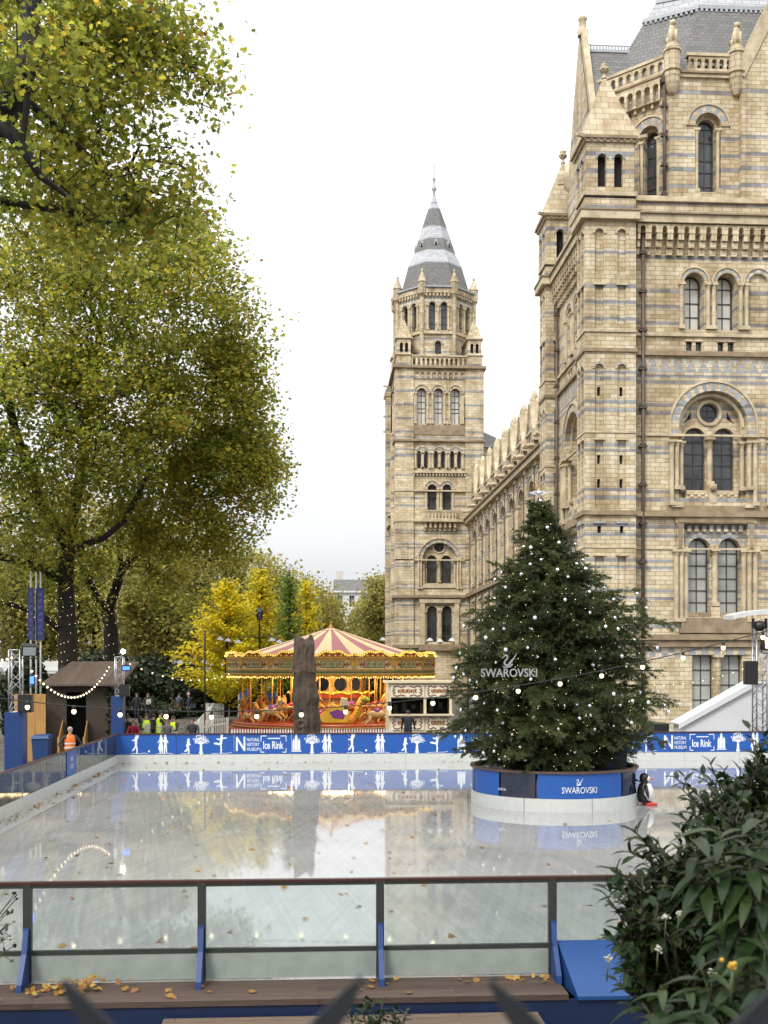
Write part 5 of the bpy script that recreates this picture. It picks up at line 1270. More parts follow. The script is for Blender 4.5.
def wood_mesh(P, par, fixed, rtip=.018, power=.46, nside=6, rmax=9):
    n = len(P); cnt = np.zeros(n); kids = [[] for _ in range(n)]
    for i, p in enumerate(par):
        if p is not None: kids[p].append(i)
    for i in range(n-1, -1, -1):
        if not kids[i]: cnt[i] += 1
        if par[i] is not None: cnt[par[i]] += cnt[i]
    rad = [min(rmax, fixed[i]) if fixed[i] is not None else rtip*cnt[i]**power for i in range(n)]
    for i in range(n):
        if fixed[i] is None and par[i] is not None: rad[i] = min(rad[i], rad[par[i]]*.92)
    mb = MB(); done = set()
    def chain(i):
        out = [i]
        while kids[out[-1]]:
            k = max(kids[out[-1]], key=lambda j: rad[j] + cnt[j]*1e-3); out.append(k)
        return out
    roots = [i for i in range(n) if par[i] is None]; stack = list(roots)
    while stack:
        i = stack.pop(); ch = chain(i); pts = ([P[par[i]]] if par[i] is not None else []) + [P[j] for j in ch]
        rr = ([min(rad[par[i]]*.8, rad[i]*1.15)] if par[i] is not None else []) + [rad[j] for j in ch]
        if len(pts) > 1:
            k = nside if rr[0] > .06 else 4
            mb.tube(pts, rr, k, 0, cap=False)
        s_ = set(ch)
        for j in ch:
            for c in kids[j]:
                if c not in s_: stack.append(c)
    return mb
def blob_points(blobs, n, rs, shell=.35):
    """blobs: (centre, (rx, ry, rz), weight); points fill the volume, thicker near the outside"""
    w = np.array([b[2] for b in blobs], float); w /= w.sum(); pick = rs.choice(len(blobs), n, p=w); out = []
    for k in pick:
        c, r, _ = blobs[k]; d = rs.normal(size=3); d /= np.linalg.norm(d); t = rs.uniform()**shell
        out.append(np.array(c) + d*t*np.array(r)*(1 + .12*math.sin(5*d[0]+3*d[2]+k)))
    return np.array(out)
def pxblob(px, py, Y, rpx, rpy, rd, wt=1.0):
    c = onY(px, py, Y); k = Y/F; return ((c.x, c.y, c.z), (rpx*k, rd, rpy*k), wt)
def broad_tree(name, label, cat, base, paths, blobs, nclump, nleaf, lsize, lmat, sig=.55, seed=1, group=None, tmpl=None, rtip=.016, power=.46, droop=.25, bias=0.0, bark='bark', zmin=None):
    rs = np.random.default_rng(seed); C = blob_points(blobs, nclump, rs)
    if zmin is not None: C[:, 2] = np.maximum(C[:, 2], zmin + rs.uniform(0, 1.0, len(C)))
    P, par, fx, tips = skeleton(paths, C, rs)
    t = thing(name, label, cat, base, group)
    wood_mesh(P, par, fx, rtip, power).build('trunk', M[bark], t)
    # leaves: round every clump and along the last twigs, each clump with its own tone
    A = np.array(P); n = nclump*nleaf; ci = rs.integers(0, nclump, n); tip = A[np.array(tips)[ci]]
    pidx = np.array([par[q] if par[q] is not None else q for q in tips])[ci]; back = A[pidx]
    f_ = rs.uniform(0, .75, n)[:, None]*(rs.uniform(size=(n, 1)) < .55); L_ = tip + (back-tip)*f_
    csz = rs.uniform(.55, 1.35, nclump)[ci][:, None]
    off = np.clip(rs.normal(0, 1, (n, 3)), -1.9, 1.9)*np.array([1, 1, .72])*sig*csz; off[:, 2] -= droop*sig*np.abs(rs.normal(size=n))
    L_ = L_ + off
    ct = rs.normal(0, .13, nclump)[ci]; rnd = np.clip(rs.beta(2.0, 2.4, n) + ct + bias, 0, 1)
    nr = rs.normal(0, .6, (n, 3)) + np.array([0, 0, .75])
    if zmin is not None: keep = L_[:, 2] > zmin - .6; L_, nr, rnd = L_[keep], nr[keep], rnd[keep]
    leaf_cloud('crown', L_, lsize, nr, M[lmat], rnd, star_leaf() if tmpl is None else tmpl, t, seed)
    return t
def V3(px, py, Y): v = onY(px, py, Y); return (v.x, v.y, v.z)
kite = np.array([(0, -1, 0), (.55, -.25, .1), (.8, .35, .05), (0.25, .55, 0), (0, 1.05, -.05), (-.3, .55, 0), (-.75, .4, .08), (-.5, -.3, .1)])
kite5 = np.array([(0, -1, 0), (.75, -.1, .12), (.4, .8, 0), (-.45, .85, 0.05), (-.7, -.1, .1)])

# 1  the near plane tree: trunk stands left of the frame, limbs and big leaves hang in at the top left
Y1 = 17.5
tb = Vector((-8.9, Y1, 0))
paths = [([(-8.9, Y1, -.2), (-8.8, Y1, 3), (-8.5, Y1+.1, 6.5), (-8.1, Y1, 9.0)], .52, .36, None),
         ([V3(-70, 190, Y1-.4), V3(-30, 150, Y1-.9), V3(-4, 124, Y1-1.3), V3(18, 92, Y1-1.4), V3(29, 50, Y1-1.4), V3(31, 10, Y1-1.3), V3(38, -60, Y1-1.2)], .25, .12, 3),
         ([V3(-70, 190, Y1-.4), V3(-24, 130, Y1-1.2), V3(-2, 120, Y1-1.5), V3(12, 134, Y1-1.6), V3(24, 150, Y1-1.6), V3(40, 176, Y1-1.5), V3(66, 196, Y1-1.2)], .17, .03, 3),
         ([V3(29, 50, Y1-1.4), V3(29, 80, Y1-1.6), V3(26, 112, Y1-1.7), V3(22, 146, Y1-1.6)], .06, .04, 8),
         ([V3(29, 50, Y1-1.4), V3(60, 46, Y1-.2), V3(110, 38, Y1+.8), V3(160, 55, Y1+1), V3(200, 70, Y1+1.1)], .05, .015, 8),
         ([V3(18, 92, Y1-1.4), V3(60, 130, Y1-.2), V3(110, 175, Y1+.9), V3(150, 160, Y1+1.2), V3(180, 165, Y1+1.3)], .06, .015, 7),
         ([V3(-8, 200, Y1+.3), V3(60, 210, Y1+.5), V3(120, 225, Y1+.8), V3(143, 205, Y1+1), V3(128, 170, Y1+1.1), V3(140, 145, Y1+1.2), V3(172, 148, Y1+1.3)], .07, .018, 3)]
bl = [pxblob(40, 40, 18, 70, 60, 2.2, 1.3), pxblob(115, 30, 18.5, 60, 50, 1.8, 1.0), pxblob(55, 130, 18, 70, 55, 2.2, 1.1), pxblob(120, 120, 18.6, 48, 48, 1.8, .55), pxblob(172, 40, 19, 34, 40, 1.2, .32), pxblob(70, 215, 18.6, 85, 50, 2.0, 1.2), pxblob(150, 215, 19, 48, 34, 1.4, .35), pxblob(60, -60, 18, 130, 60, 3, 1.0), pxblob(-90, 60, 18, 90, 120, 3, 1.0), pxblob(190, 195, 19, 20, 34, .8, .12), pxblob(205, 90, 19, 14, 30, .6, .07), pxblob(35, 85, 15.7, 55, 80, .5, .35)]
broad_tree('plane_tree', 'nearest plane tree whose dark limbs and big leaves hang in at the top left corner', 'tree', tuple(tb), paths, bl, 470, 52, .060, 'leaf_plane', .34, 5, 'plane trees along the left side', rtip=.010, bias=-.02, bark='bark_pale')

# 2, 3  the two big plane trees behind the shed, trunks wound with small lights
Ya, Yb = 51.0, 55.0
pa = [([V3(70, 744, Ya), V3(69, 725, Ya), V3(68, 660, Ya), V3(67, 620, Ya), V3(66, 580, Ya), V3(68, 548, Ya), V3(76, 500, Ya), V3(85, 450, Ya-1), V3(92, 390, Ya-2), V3(100, 330, Ya-3)], .55, .14, None),
      ([V3(66, 580, Ya), V3(52, 575, Ya-.4), V3(25, 563, Ya-1), V3(-5, 555, Ya-1.6), V3(-50, 540, Ya-2.5)], .30, .16, 4),
      ([V3(66, 585, Ya), V3(60, 575, Ya-1), V3(68, 555, Ya-1.4), V3(82, 545, Ya-1.8), V3(104, 538, Ya-2.2), V3(125, 520, Ya-3), V3(150, 470, Ya-4)], .26, .09, 4),
      ([V3(62, 632, Ya), V3(45, 618, Ya-.5), V3(20, 607, Ya-1), V3(-10, 600, Ya-1.5)], .16, .10, 3),
      ([V3(68, 548, Ya), V3(40, 500, Ya-2), V3(15, 430, Ya-4), V3(2, 372, Ya-5), V3(28, 362, Ya-5.2), V3(60, 366, Ya-5.6), V3(90, 380, Ya-6), V3(125, 396, Ya-6.2)], .26, .08, 5),
      ([V3(85, 450, Ya-1), V3(100, 330, Ya-3), V3(88, 300, Ya-4), V3(72, 285, Ya-4.4), V3(70, 270, Ya-4.6)], .14, .05, 7)]
bla = [pxblob(40, 300, 47, 90, 75, 4.0, 1.5), pxblob(130, 300, 46, 80, 70, 3.5, 1.3), pxblob(30, 420, 46, 85, 75, 4.0, 1.5), pxblob(115, 420, 46, 75, 70, 3.5, 1.3), pxblob(40, 510, 48, 85, 45, 3.5, .8), pxblob(-60, 400, 47, 70, 130, 4, .9), pxblob(195, 275, 47, 46, 48, 3, .7), pxblob(20, 575, 50, 60, 34, 3, .3), pxblob(90, 590, 53, 60, 34, 2.5, .22), pxblob(238, 330, 47, 28, 36, 2, .3), pxblob(180, 230, 47, 40, 34, 2, .4), pxblob(70, 240, 47, 100, 45, 3, 1.1), pxblob(60, 360, 46, 80, 50, 3, .8)]
broad_tree('plane_tree', 'big plane tree with a stout straight trunk rising behind the shed roof', 'tree', V3(69, 690, Ya), pa, bla, 860, 74, .092, 'leaf_plane', .52, 15, 'plane trees along the left side', kite, rtip=.018)
pb = [([V3(113.5, 738, Yb), V3(113, 720, Yb), V3(112, 660, Yb), V3(111, 630, Yb), V3(108, 612, Yb)], .42, .36, None),
      ([V3(108, 612, Yb), V3(98, 600, Yb-.3), V3(88, 580, Yb-.6), V3(80, 560, Yb-1), V3(84, 520, Yb-2)], .28, .12, 4),
      ([V3(108, 612, Yb), V3(115, 590, Yb-.2), V3(122, 570, Yb-.5), V3(140, 550, Yb-1), V3(156, 530, Yb-1.5), V3(170, 490, Yb-2.4), V3(190, 440, Yb-3.5), V3(215, 390, Yb-5)], .28, .08, 4),
      ([V3(122, 570, Yb-.5), V3(118, 540, Yb-1), V3(122, 505, Yb-2), V3(118, 490, Yb-2.4)], .16, .06, 11)]
blb = [pxblob(200, 400, 49, 80, 70, 3.5, 1.5), pxblob(225, 470, 50, 62, 55, 3.2, 1.1), pxblob(150, 480, 50, 65, 50, 3.0, .9), pxblob(230, 360, 49, 34, 42, 2.5, .4), pxblob(120, 545, 52, 50, 32, 3, .4), pxblob(165, 590, 54, 40, 34, 2.5, .16), pxblob(200, 525, 52, 60, 30, 3, .5), pxblob(254, 455, 50, 28, 52, 2.0, .45), pxblob(225, 540, 52, 40, 26, 2, .2)]
broad_tree('plane_tree', 'big plane tree forking low into two limbs, right of the straight trunk', 'tree', V3(113, 690, Yb), pb, blb, 700, 62, .092, 'leaf_plane', .48, 25, 'plane trees along the left side', kite, rtip=.018, bias=.05)

# 4  the far row of plane trees along the road, thinning and yellower
row = [(30, 88, 480, 0), (95, 92, 470, 0), (165, 84, 500, 1), (215, 98, 525, 2), (262, 112, 548, 3), (300, 126, 572, 4)]
how = ['standing furthest left in the road row', 'glimpsed between the two big trunks', 'just left of the yellow ginkgos', 'tall behind the biggest yellow ginkgo', 'behind the green young tree', 'last in the row, left of the white building']
for i, (px, Y, top, sd) in enumerate(row):
    bp = V3(px, 0, Y); x = bp[0]; zt_ = ZY(px, top, Y); w = (58 - 3*i)*Y/F
    paths = [([(x, Y, -.1), (x+.2, Y, 3.2), (x, Y, 6), (x+.3, Y, zt_*.6), (x, Y, zt_*.85)], .5, .08, None)]
    bl = [((x, Y, zt_*.70), (w, 4.0, zt_*.28), 1.0), ((x-w*.5, Y, zt_*.45), (w*.7, 3.5, zt_*.25), .6), ((x+w*.5, Y-.5, zt_*.45), (w*.7, 3.5, zt_*.22), .6), ((x, Y, zt_*.3), (w*.9, 3, zt_*.14), .25)]
    broad_tree('plane_tree', f'distant thinning autumn plane tree {how[i]}', 'tree', (x, Y, 0), paths, bl, 260, 60, .155, 'leaf_dull', .8, 40+sd+i, 'distant trees along the road', kite5, rtip=.03, bias=-.03 + .04*(i % 3), zmin=4.6)
for i, (px, Y, top, w_, lab) in enumerate([(366, 150, 598, 15, 'distant sparse grey-brown tree in front of the white building'), (379, 140, 570, 15, 'distant bushy tree touching the left edge of the tower'), (326, 135, 588, 13, 'distant low tree just right of the green young tree')]):
    x = XY(px, Y); zt_ = ZY(px, top, Y); w = w_*Y/F
    broad_tree('street_tree', lab, 'tree', (x, Y, 0), [([(x, Y, -.1), (x, Y, 4), (x+.2, Y, zt_*.8)], .35, .08, None)], [((x, Y, zt_*.62), (w, 3, zt_*.36), 1)], 190, 50, .19, 'leaf_dull', .85, 70+i, 'distant trees along the road', kite5, rtip=.03, zmin=2.5, bias=.02)

# 5  yellow ginkgos and the thin green tree beside the carousel
def layered_tree(label, px, Y, top, halfw, lmat, seed, nb=46, group='young ginkgos by the carousel', name='ginkgo_tree', ls=.10, dens=70, low=.16):
    rs = np.random.default_rng(seed); x = XY(px, Y); zt_ = ZY(px, top, Y); w = halfw*Y/F
    t = thing(name, label, 'tree', (x, Y, 0), group); mb = MB(); mb.tube([(x, Y, -.1), (x+.05, Y, zt_*.5), (x, Y, zt_*.97)], [.16, .10, .02], 7)
    Ls, rn = [], []
    for k in range(nb):
        h = low + (1-low)*(k/nb)**.9; ang = k*2.4 + rs.uniform(-.4, .4); ln = w*(1-h)**.75*rs.uniform(.72, 1.25) + .22
        z0 = zt_*h*.93; d = np.array([math.cos(ang), math.sin(ang)]); e = np.array([x + d[0]*ln, Y + d[1]*ln, z0 + ln*rs.uniform(.18, .55)])
        s = np.array([x, Y, z0]); m_ = (s+e)/2 + np.array([0, 0, -.06*ln]); mb.tube([s, m_, e], [.045*(1-h)+.012, .02, .006], 5, cap=False)
        nl = int(dens*(.35 + ln)); tt = rs.uniform(.12, 1.05, nl)[:, None]
        p = s*(1-tt)**2 + 2*m_*tt*(1-tt) + e*tt**2; p = p + rs.normal(0, 1, (nl, 3))*np.array([.20, .20, .11])*(.5+tt)
        Ls.append(p); rn.append(np.clip(rs.beta(2, 2, nl) + rs.normal(0, .14), 0, 1))
    mb.build('trunk', M['bark'], t); Lf = np.concatenate(Ls); rn = np.concatenate(rn)
    leaf_cloud('crown', Lf, ls, rs.normal(0, .5, (len(Lf), 3)) + np.array([0, 0, .9]), M[lmat], rn, kite5, t, seed); return t
layered_tree('bright yellow ginkgo, broadest of the group, left of the carousel', 226, 70, 572, 58, 'leaf_yellow', 3, 64, low=.10)
layered_tree('tall narrow bright yellow ginkgo behind the street lamp', 261, 74, 558, 34, 'leaf_yellow', 4, 56)
layered_tree('small yellow ginkgo just right of the green young tree', 306, 78, 572, 32, 'leaf_yellow', 6, 46)
layered_tree('slim green young tree standing among the yellow ginkgos', 289, 72, 562, 19, 'leaf_green', 8, 44, group=None, name='young_tree', ls=.09)

# 6  dark hedge and shrubs behind the crowd, ivy on the bank
def hedge(name, label, boxes, n, ls, seed, lmat='leaf_hedge', cat='hedge'):
    rs = np.random.default_rng(seed); pts = []
    t = thing(name, label, cat, (boxes[0][0][0], boxes[0][0][1], 0)); mb = MB()
    for (c, r) in boxes:
        k = n//len(boxes); d = rs.normal(size=(k, 3)); d /= np.linalg.norm(d, axis=1, keepdims=True); q = np.array(c) + d*np.array(r)*(rs.uniform(.80, 1.06, (k, 1)) + .09*np.sin(d*7).sum(1, keepdims=True)); pts.append(q[q[:, 2] > -.05])
        for _ in range(7):
            e = np.array(c) + rs.uniform(-.7, .7, 3)*np.array(r); mb.tube([(c[0] + rs.uniform(-.4, .4)*r[0], c[1], -.05), e], [.05, .02], 5)
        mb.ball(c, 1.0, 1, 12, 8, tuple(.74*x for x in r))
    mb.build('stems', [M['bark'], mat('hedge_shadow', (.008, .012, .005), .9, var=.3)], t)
    P = np.concatenate(pts); leaf_cloud('foliage', P, ls, rs.normal(0, .7, (len(P), 3)) + np.array([0, -.3, .5]), M[lmat], np.clip(rs.beta(1.6, 2.4, len(P)), 0, 1), kite5, t, seed)
    return t
def ell(px, py, Y, rx, rz, rd): c = onY(px, py, Y); k = Y/F; return ((c.x, c.y, c.z), (rx*k, rd, rz*k))
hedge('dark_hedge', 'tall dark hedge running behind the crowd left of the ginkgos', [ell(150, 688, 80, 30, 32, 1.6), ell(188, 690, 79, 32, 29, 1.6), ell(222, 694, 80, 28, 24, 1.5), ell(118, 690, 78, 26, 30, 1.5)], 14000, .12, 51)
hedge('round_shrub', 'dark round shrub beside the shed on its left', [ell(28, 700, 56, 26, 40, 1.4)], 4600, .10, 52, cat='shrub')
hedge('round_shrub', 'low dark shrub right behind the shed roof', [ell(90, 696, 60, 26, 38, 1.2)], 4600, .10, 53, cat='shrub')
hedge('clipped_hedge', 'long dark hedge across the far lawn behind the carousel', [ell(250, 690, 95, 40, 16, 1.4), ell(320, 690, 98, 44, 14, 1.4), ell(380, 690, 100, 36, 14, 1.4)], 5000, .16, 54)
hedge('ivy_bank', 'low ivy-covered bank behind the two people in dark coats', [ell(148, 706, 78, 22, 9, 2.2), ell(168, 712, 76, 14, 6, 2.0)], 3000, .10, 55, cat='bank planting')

# small lights wound round the trunks of the two plane trees and their low limbs
def wound_lights(label, pts, rad, turns, n, seed):
    rs = np.random.default_rng(seed); mb = MB(); wire = MB(); P = [Vector(p) for p in pts]; L_ = [0]
    for a, b in zip(P, P[1:]): L_.append(L_[-1] + (b-a).length)
    W = []
    for k in range(n):
        s = L_[-1]*k/(n-1); i = max(0, min(len(P)-2, int(np.searchsorted(L_, s)) - 1)); f = (s-L_[i])/max(1e-6, L_[i+1]-L_[i]); c = P[i].lerp(P[i+1], f); d = (P[i+1]-P[i]).normalized()
        a = d.cross(Vector((0, 1, .1))).normalized(); b = d.cross(a); r = rad[i] + (rad[i+1]-rad[i])*f + .035; an = 2*PI*turns*k/n + rs.uniform(-.4, .4)
        q = c + (a*math.cos(an) + b*math.sin(an))*r; W.append(q); mb.ball(q, .014, 0, 4, 3)
    wire.tube(W, .008, 3, 0, cap=False)
    o = wire.build('fairy_lights', M['black']); tag(o, label, 'fairy lights', 'fairy lights wound round the plane trees')
    b = mb.build('bulbs', M['bulb_small']); b.parent = o; b['kind'] = 'stuff'
wound_lights('tiny warm lights wound round the stout straight trunk', [V3(69, 672, Ya), V3(67, 620, Ya), V3(66, 580, Ya), V3(68, 548, Ya)], [.5, .47, .42, .36], 14, 130, 1)
wound_lights('tiny warm lights along the low limb reaching left', [V3(62, 632, Ya), V3(45, 618, Ya-.5), V3(20, 607, Ya-1), V3(-10, 600, Ya-1.5)], [.16, .15, .13, .10], 10, 70, 2)
wound_lights('tiny warm lights wound round the forking trunk', [V3(113, 668, Yb), V3(112, 640, Yb), V3(108, 612, Yb), V3(115, 590, Yb-.2), V3(122, 570, Yb-.5), V3(140, 550, Yb-1)], [.42, .40, .36, .28, .26, .22], 13, 110, 3)
wound_lights('tiny warm lights on the left limb of the forking tree', [V3(108, 612, Yb), V3(98, 600, Yb-.3), V3(88, 580, Yb-.6), V3(80, 560, Yb-1)], [.28, .26, .22, .18], 8, 60, 4)

# ------------------------------------------------------------------ terraces across the road and the white building
M['stucco'] = mat('cream_stucco', (.52, .50, .45), .7, var=.12, scale=.6)
M['stucco_white'] = mat('white_stucco', (.60, .60, .58), .7, var=.08, scale=.6)
def terrace_house(label, w_origin, U, N, wd, hgt, storeys, bays, seed, wallm='stucco', group='stucco houses across the road', mans=True):
    w = Wall(w_origin, U, N); t = thing('terrace_house', label, 'house', w_origin, group); mb = MB(); cuts = []; gl = MB(); tr = MB(); sh = hgt/storeys
    for s in range(storeys):
        for b in range(bays):
            c = wd*(b+.5)/bays; lp = rect(c-.55, c+.55, sh*s+.9, sh*s+sh*.82); cuts.append(lp); reveal(mb, w, lp, 0, .25)
            wn_ = MB(); fill(wn_, w, lp, (), .25); wbox(wn_, w, c-.03, c+.03, lp[0][1], lp[2][1], .2, .24, 1); wbox(wn_, w, c-.55, c+.55, sh*s+.9+sh*.34, sh*s+.97+sh*.34, .2, .245, 1); wn_.build('window', [M['winglass'], M['stucco_white']], t)
            wbox(tr, w, c-.7, c+.7, lp[2][1]+.1, lp[2][1]+.3, -.18, .02)
            wbox(tr, w, c-.75, c-.58, lp[0][1], lp[2][1]+.1, -.08, .02); wbox(tr, w, c+.58, c+.75, lp[0][1], lp[2][1]+.1, -.08, .02)
        wbox(tr, w, 0, wd, sh*(s+1)-.28, sh*(s+1)-.1, -.22, .02)
    wbox(tr, w, -.1, wd+.1, hgt-.05, hgt+.35, -.5, .3)
    fill(mb, w, rect(0, wd, 0, hgt), cuts, 0)
    mb.poly([w.P(0, 0, 0), w.P(0, hgt, 0), w.P(0, hgt, 9), w.P(0, 0, 9)]); mb.poly([w.P(wd, 0, 0), w.P(wd, hgt, 0), w.P(wd, hgt, 9), w.P(wd, 0, 9)]); mb.poly([w.P(0, 0, 9), w.P(wd, 0, 9), w.P(wd, hgt, 9), w.P(0, hgt, 9)])
    for b in range(0, bays, 3): 
        for q in (.1, 1.5): wbox(tr, w, wd*(b+.2)/bays+q, wd*(b+.2)/bays+q+.3, 0, sh*.95, -1.1, -.8)
        wbox(tr, w, wd*(b+.2)/bays, wd*(b+.2)/bays+2, sh*.95, sh*1.08, -1.25, .02)
    mb.build('wall', M[wallm], t); tr.build('mouldings', M['stucco_white'], t)
    r = MB()
    r.add([w.P(-.1, hgt+.35, .4), w.P(wd+.1, hgt+.35, .4), w.P(wd, hgt+3.0, 2.4), w.P(0, hgt+3.0, 2.4), w.P(0, hgt+3.2, 9), w.P(wd, hgt+3.2, 9)], [[0,1,2,3],[3,2,5,4]])
    r.poly([w.P(0, hgt, .4), w.P(0, hgt+3.0, 2.4), w.P(0, hgt+3.2, 9), w.P(0, hgt, 9)]); r.poly([w.P(wd, hgt, .4), w.P(wd, hgt+3.0, 2.4), w.P(wd, hgt+3.2, 9), w.P(wd, hgt, 9)])
    ro = r.build('roof', M['slate'], t)
    c = MB()
    for q in (.1, .9): a = wd*q; wbox(c, w, a-.8, a+.8, hgt+2, hgt+5.0, 4, 5)
    c.build('chimney', M['stucco'], ro)
    return t
for i in range(6):
    y = 150 + 16.2*i
    terrace_house(['cream stucco house seen between the banner poles and the trunk','cream stucco house behind the stout trunk','cream stucco house between the two trunks','cream stucco house right of the forking trunk','cream stucco house far down behind the hedge','cream stucco house at the far end of the road row'][i], (-40, y, -.1), (0, 1, 0), (1, 0, 0), 16, 15.5, 5, 5, i)
for i, (pa_, pb_, Y, hg) in enumerate([(-20, 20, 118, 13), (20.5, 62, 116, 13.5), (63, 100, 120, 12.5), (128, 165, 122, 12)]):
    x0_, x1_ = XY(pa_, Y), XY(pb_, Y)
    terrace_house(['pale stucco house front cut by the left picture edge','pale stucco house front left of the stout trunk','pale stucco house front between the two trunks','pale stucco house front right of the forking trunk'][i], (x0_, Y, -.1), (1, 0, 0), (0, -1, 0), x1_-x0_, hg, 4, 3, 9+i, 'stucco_white')
x0_ = XY(334, 240); terrace_house('white building with dark mansard roof showing between far trees and tower', (x0_, 240, -.1), (1, 0, 0), (0, -1, 0), 13, ZY(340, 592, 240), 5, 5, 20, 'stucco_white', None)
# ------------------------------------------------------------------ Christmas tree on its drum
TY, TX = 28.45, XY(553.5, 28.45); R0 = 83.0*28.45/F
t = thing('tree_plinth', 'round drum of blue panels and dark glass holding the Christmas tree on the ice', 'plinth', (TX, TY, 0))
def arc(mb, r, z0, z1, a0, a1, n, mi=0, th=.03):
    P0 = [(TX + r*math.cos(a0+(a1-a0)*k/n), TY + r*math.sin(a0+(a1-a0)*k/n)) for k in range(n+1)]; P1 = [(TX + (r-th)*math.cos(a0+(a1-a0)*k/n), TY + (r-th)*math.sin(a0+(a1-a0)*k/n)) for k in range(n+1)]
    pl = P0 + P1[::-1]; m_ = len(pl)
    V_ = [(x, y, z0) for x, y in pl] + [(x, y, z1) for x, y in pl]; fs = [[i, (i+1) % m_, m_+(i+1) % m_, m_+i] for i in range(m_)]
    fs += [[i, m_-1-i, m_-2-i, i+1] for i in range(n)] + [[m_+i, m_+i+1, 2*m_-2-i, 2*m_-1-i] for i in range(n)]
    mb.add(V_, fs, mi, False)
ang = lambda px: -PI/2 + math.asin(max(-1, min(1, (px-553.5)/83.0)))*1.0 + TH*0
for k in range(8):
    m_ = MB(); a = -PI/2 + 2*PI*k/8 - .55; arc(m_, R0, 0, .32, a+.004, a+2*PI/8-.004, 8, 0, .05); m_.build('kick_plate', M['white'], t)
aa = [(ang(471), ang(489), 'blue'), (ang(490), ang(520), 'dk'), (ang(521), ang(606), 'blue'), (ang(607), ang(634), 'dk'), (ang(634.5), .6, 'blue'), (.62, 1.5, 'dk'), (1.52, 2.6, 'blue'), (2.62, ang(471)+2*PI-.01, 'dk')]
M['dkglass'] = mat('dark_acrylic', (.010, .014, .035), .06, var=.2, spec=.7)
for a0, a1, k in aa:
    m_ = MB(); arc(m_, R0-.02, .325, .93, a0+.006, a1-.006, max(3, int((a1-a0)*14)), 0, .03); m_.build('blue_panel' if k == 'blue' else 'glass_panel', M['blue' if k == 'blue' else 'dkglass'], t)
m_ = MB(); arc(m_, R0+.03, .931, .985, 0, PI, 30, 0, .12); arc(m_, R0+.03, .931, .985, PI, 2*PI, 30, 0, .12); m_.build('rim', mat('brown_rim', (.085, .05, .035), .45, var=.2), t)
m_ = MB(); m_.lathe([(R0-.1, .0), (R0-.1, .88), (0, .88)], (TX, TY, 0), 32); m_.build('core', M['blue_dark'], t)
cyl = lambda u, v, l=0.0: Vector((TX + (R0+.001-.0+l)*math.cos(-PI/2+u/R0), TY + (R0+.001+l)*math.sin(-PI/2+u/R0), v))
SW = [(0.0,.0),(.12,-.01),(.26,.02),(.36,.10),(.40,.22),(.47,.34),(.60,.44),(.44,.40),(.40,.50),(.55,.60),(.38,.54),(.33,.40),(.28,.30),(.20,.26)]
def swan(mb, fn, u, v, s):
    """bird mark: curved neck, body and spread wing feathers"""
    L_ = [0.0]
    def st(pts, r0, r1):
        n = len(pts)
        for i, (a, b) in enumerate(zip(pts, pts[1:])):
            L_[0] += .0002; capsule2(mb, lambda p, q, l: fn(u+p*s, v+q*s, l), a, b, r0+(r1-r0)*i/n, r0+(r1-r0)*(i+1)/n, 3, L_[0])
    st([(.30, .10), (.14, .12), (.06, .24), (.12, .38), (.24, .50), (.26, .64), (.18, .72), (.08, .68), (.02, .60)], .055, .035)
    st([(.0, .02), (.2, -.02), (.42, .04), (.54, .16)], .03, .05)
    for k in range(4): st([(.30+.02*k, .10+.05*k), (.44+.06*k, .22+.10*k), (.56+.08*k, .40+.13*k)], .045, .012)
m_ = MB(); put_text(m_, 'SWAROVSKI', lambda a, b: cyl(a, b, .0035), -.44*1.13+.24, .46, .89, .155, 0, .004); swan(m_, lambda a, b, l: cyl(a, b, .0035+l), -.08+.18, .655, .20); m_.build('printed_lettering', M['print'], t)
m_ = MB(); u0 = math.asin((622-553.5)/83)*R0; put_text(m_, 'SWAROVSKI', lambda a, b: cyl(a, b, .0035), -1.93, .47, .25, .06, 0, .002); m_.build('printed_lettering', M['print'], t)
# things inside and on the drum
def lightbox(label, px, py0, py1, wd, Y, emit):
    x = XY(px, Y); z0, z1 = ZY(px, py1, Y), ZY(px, py0, Y); q = thing('stage_light', label, 'light', (x, Y, z0), 'blue stage lights by the tree')
    a = MB(); a.box((x-wd/2, Y, z0), (x+wd/2, Y+.25, z1)); a.build('housing', M['black'], q); a = MB(); a.box((x-wd/2+.02, Y-.012, z0+.02), (x+wd/2-.02, Y-.002, z1-.02)); a.build('lens', mat('blue_lit_lens', (.02, .08, .6), .3, var=0, emit=emit, emcol=(.03, .12, 1)), q)
m_ = thing('blue_box', 'blue painted equipment box standing on the drum under the tree boughs', 'box', (XY(611, TY), TY, .985)); a = MB(); x = XY(611, TY); a.box((x-.34, TY-.3, .89), (x+.34, TY+.3, 1.45)); a.build('case', M['blue_dark'], m_); a = MB(); a.box((x-.36, TY-.32, 1.451), (x+.36, TY+.32, 1.49)); a.build('lid', M['blue_dark'], m_)

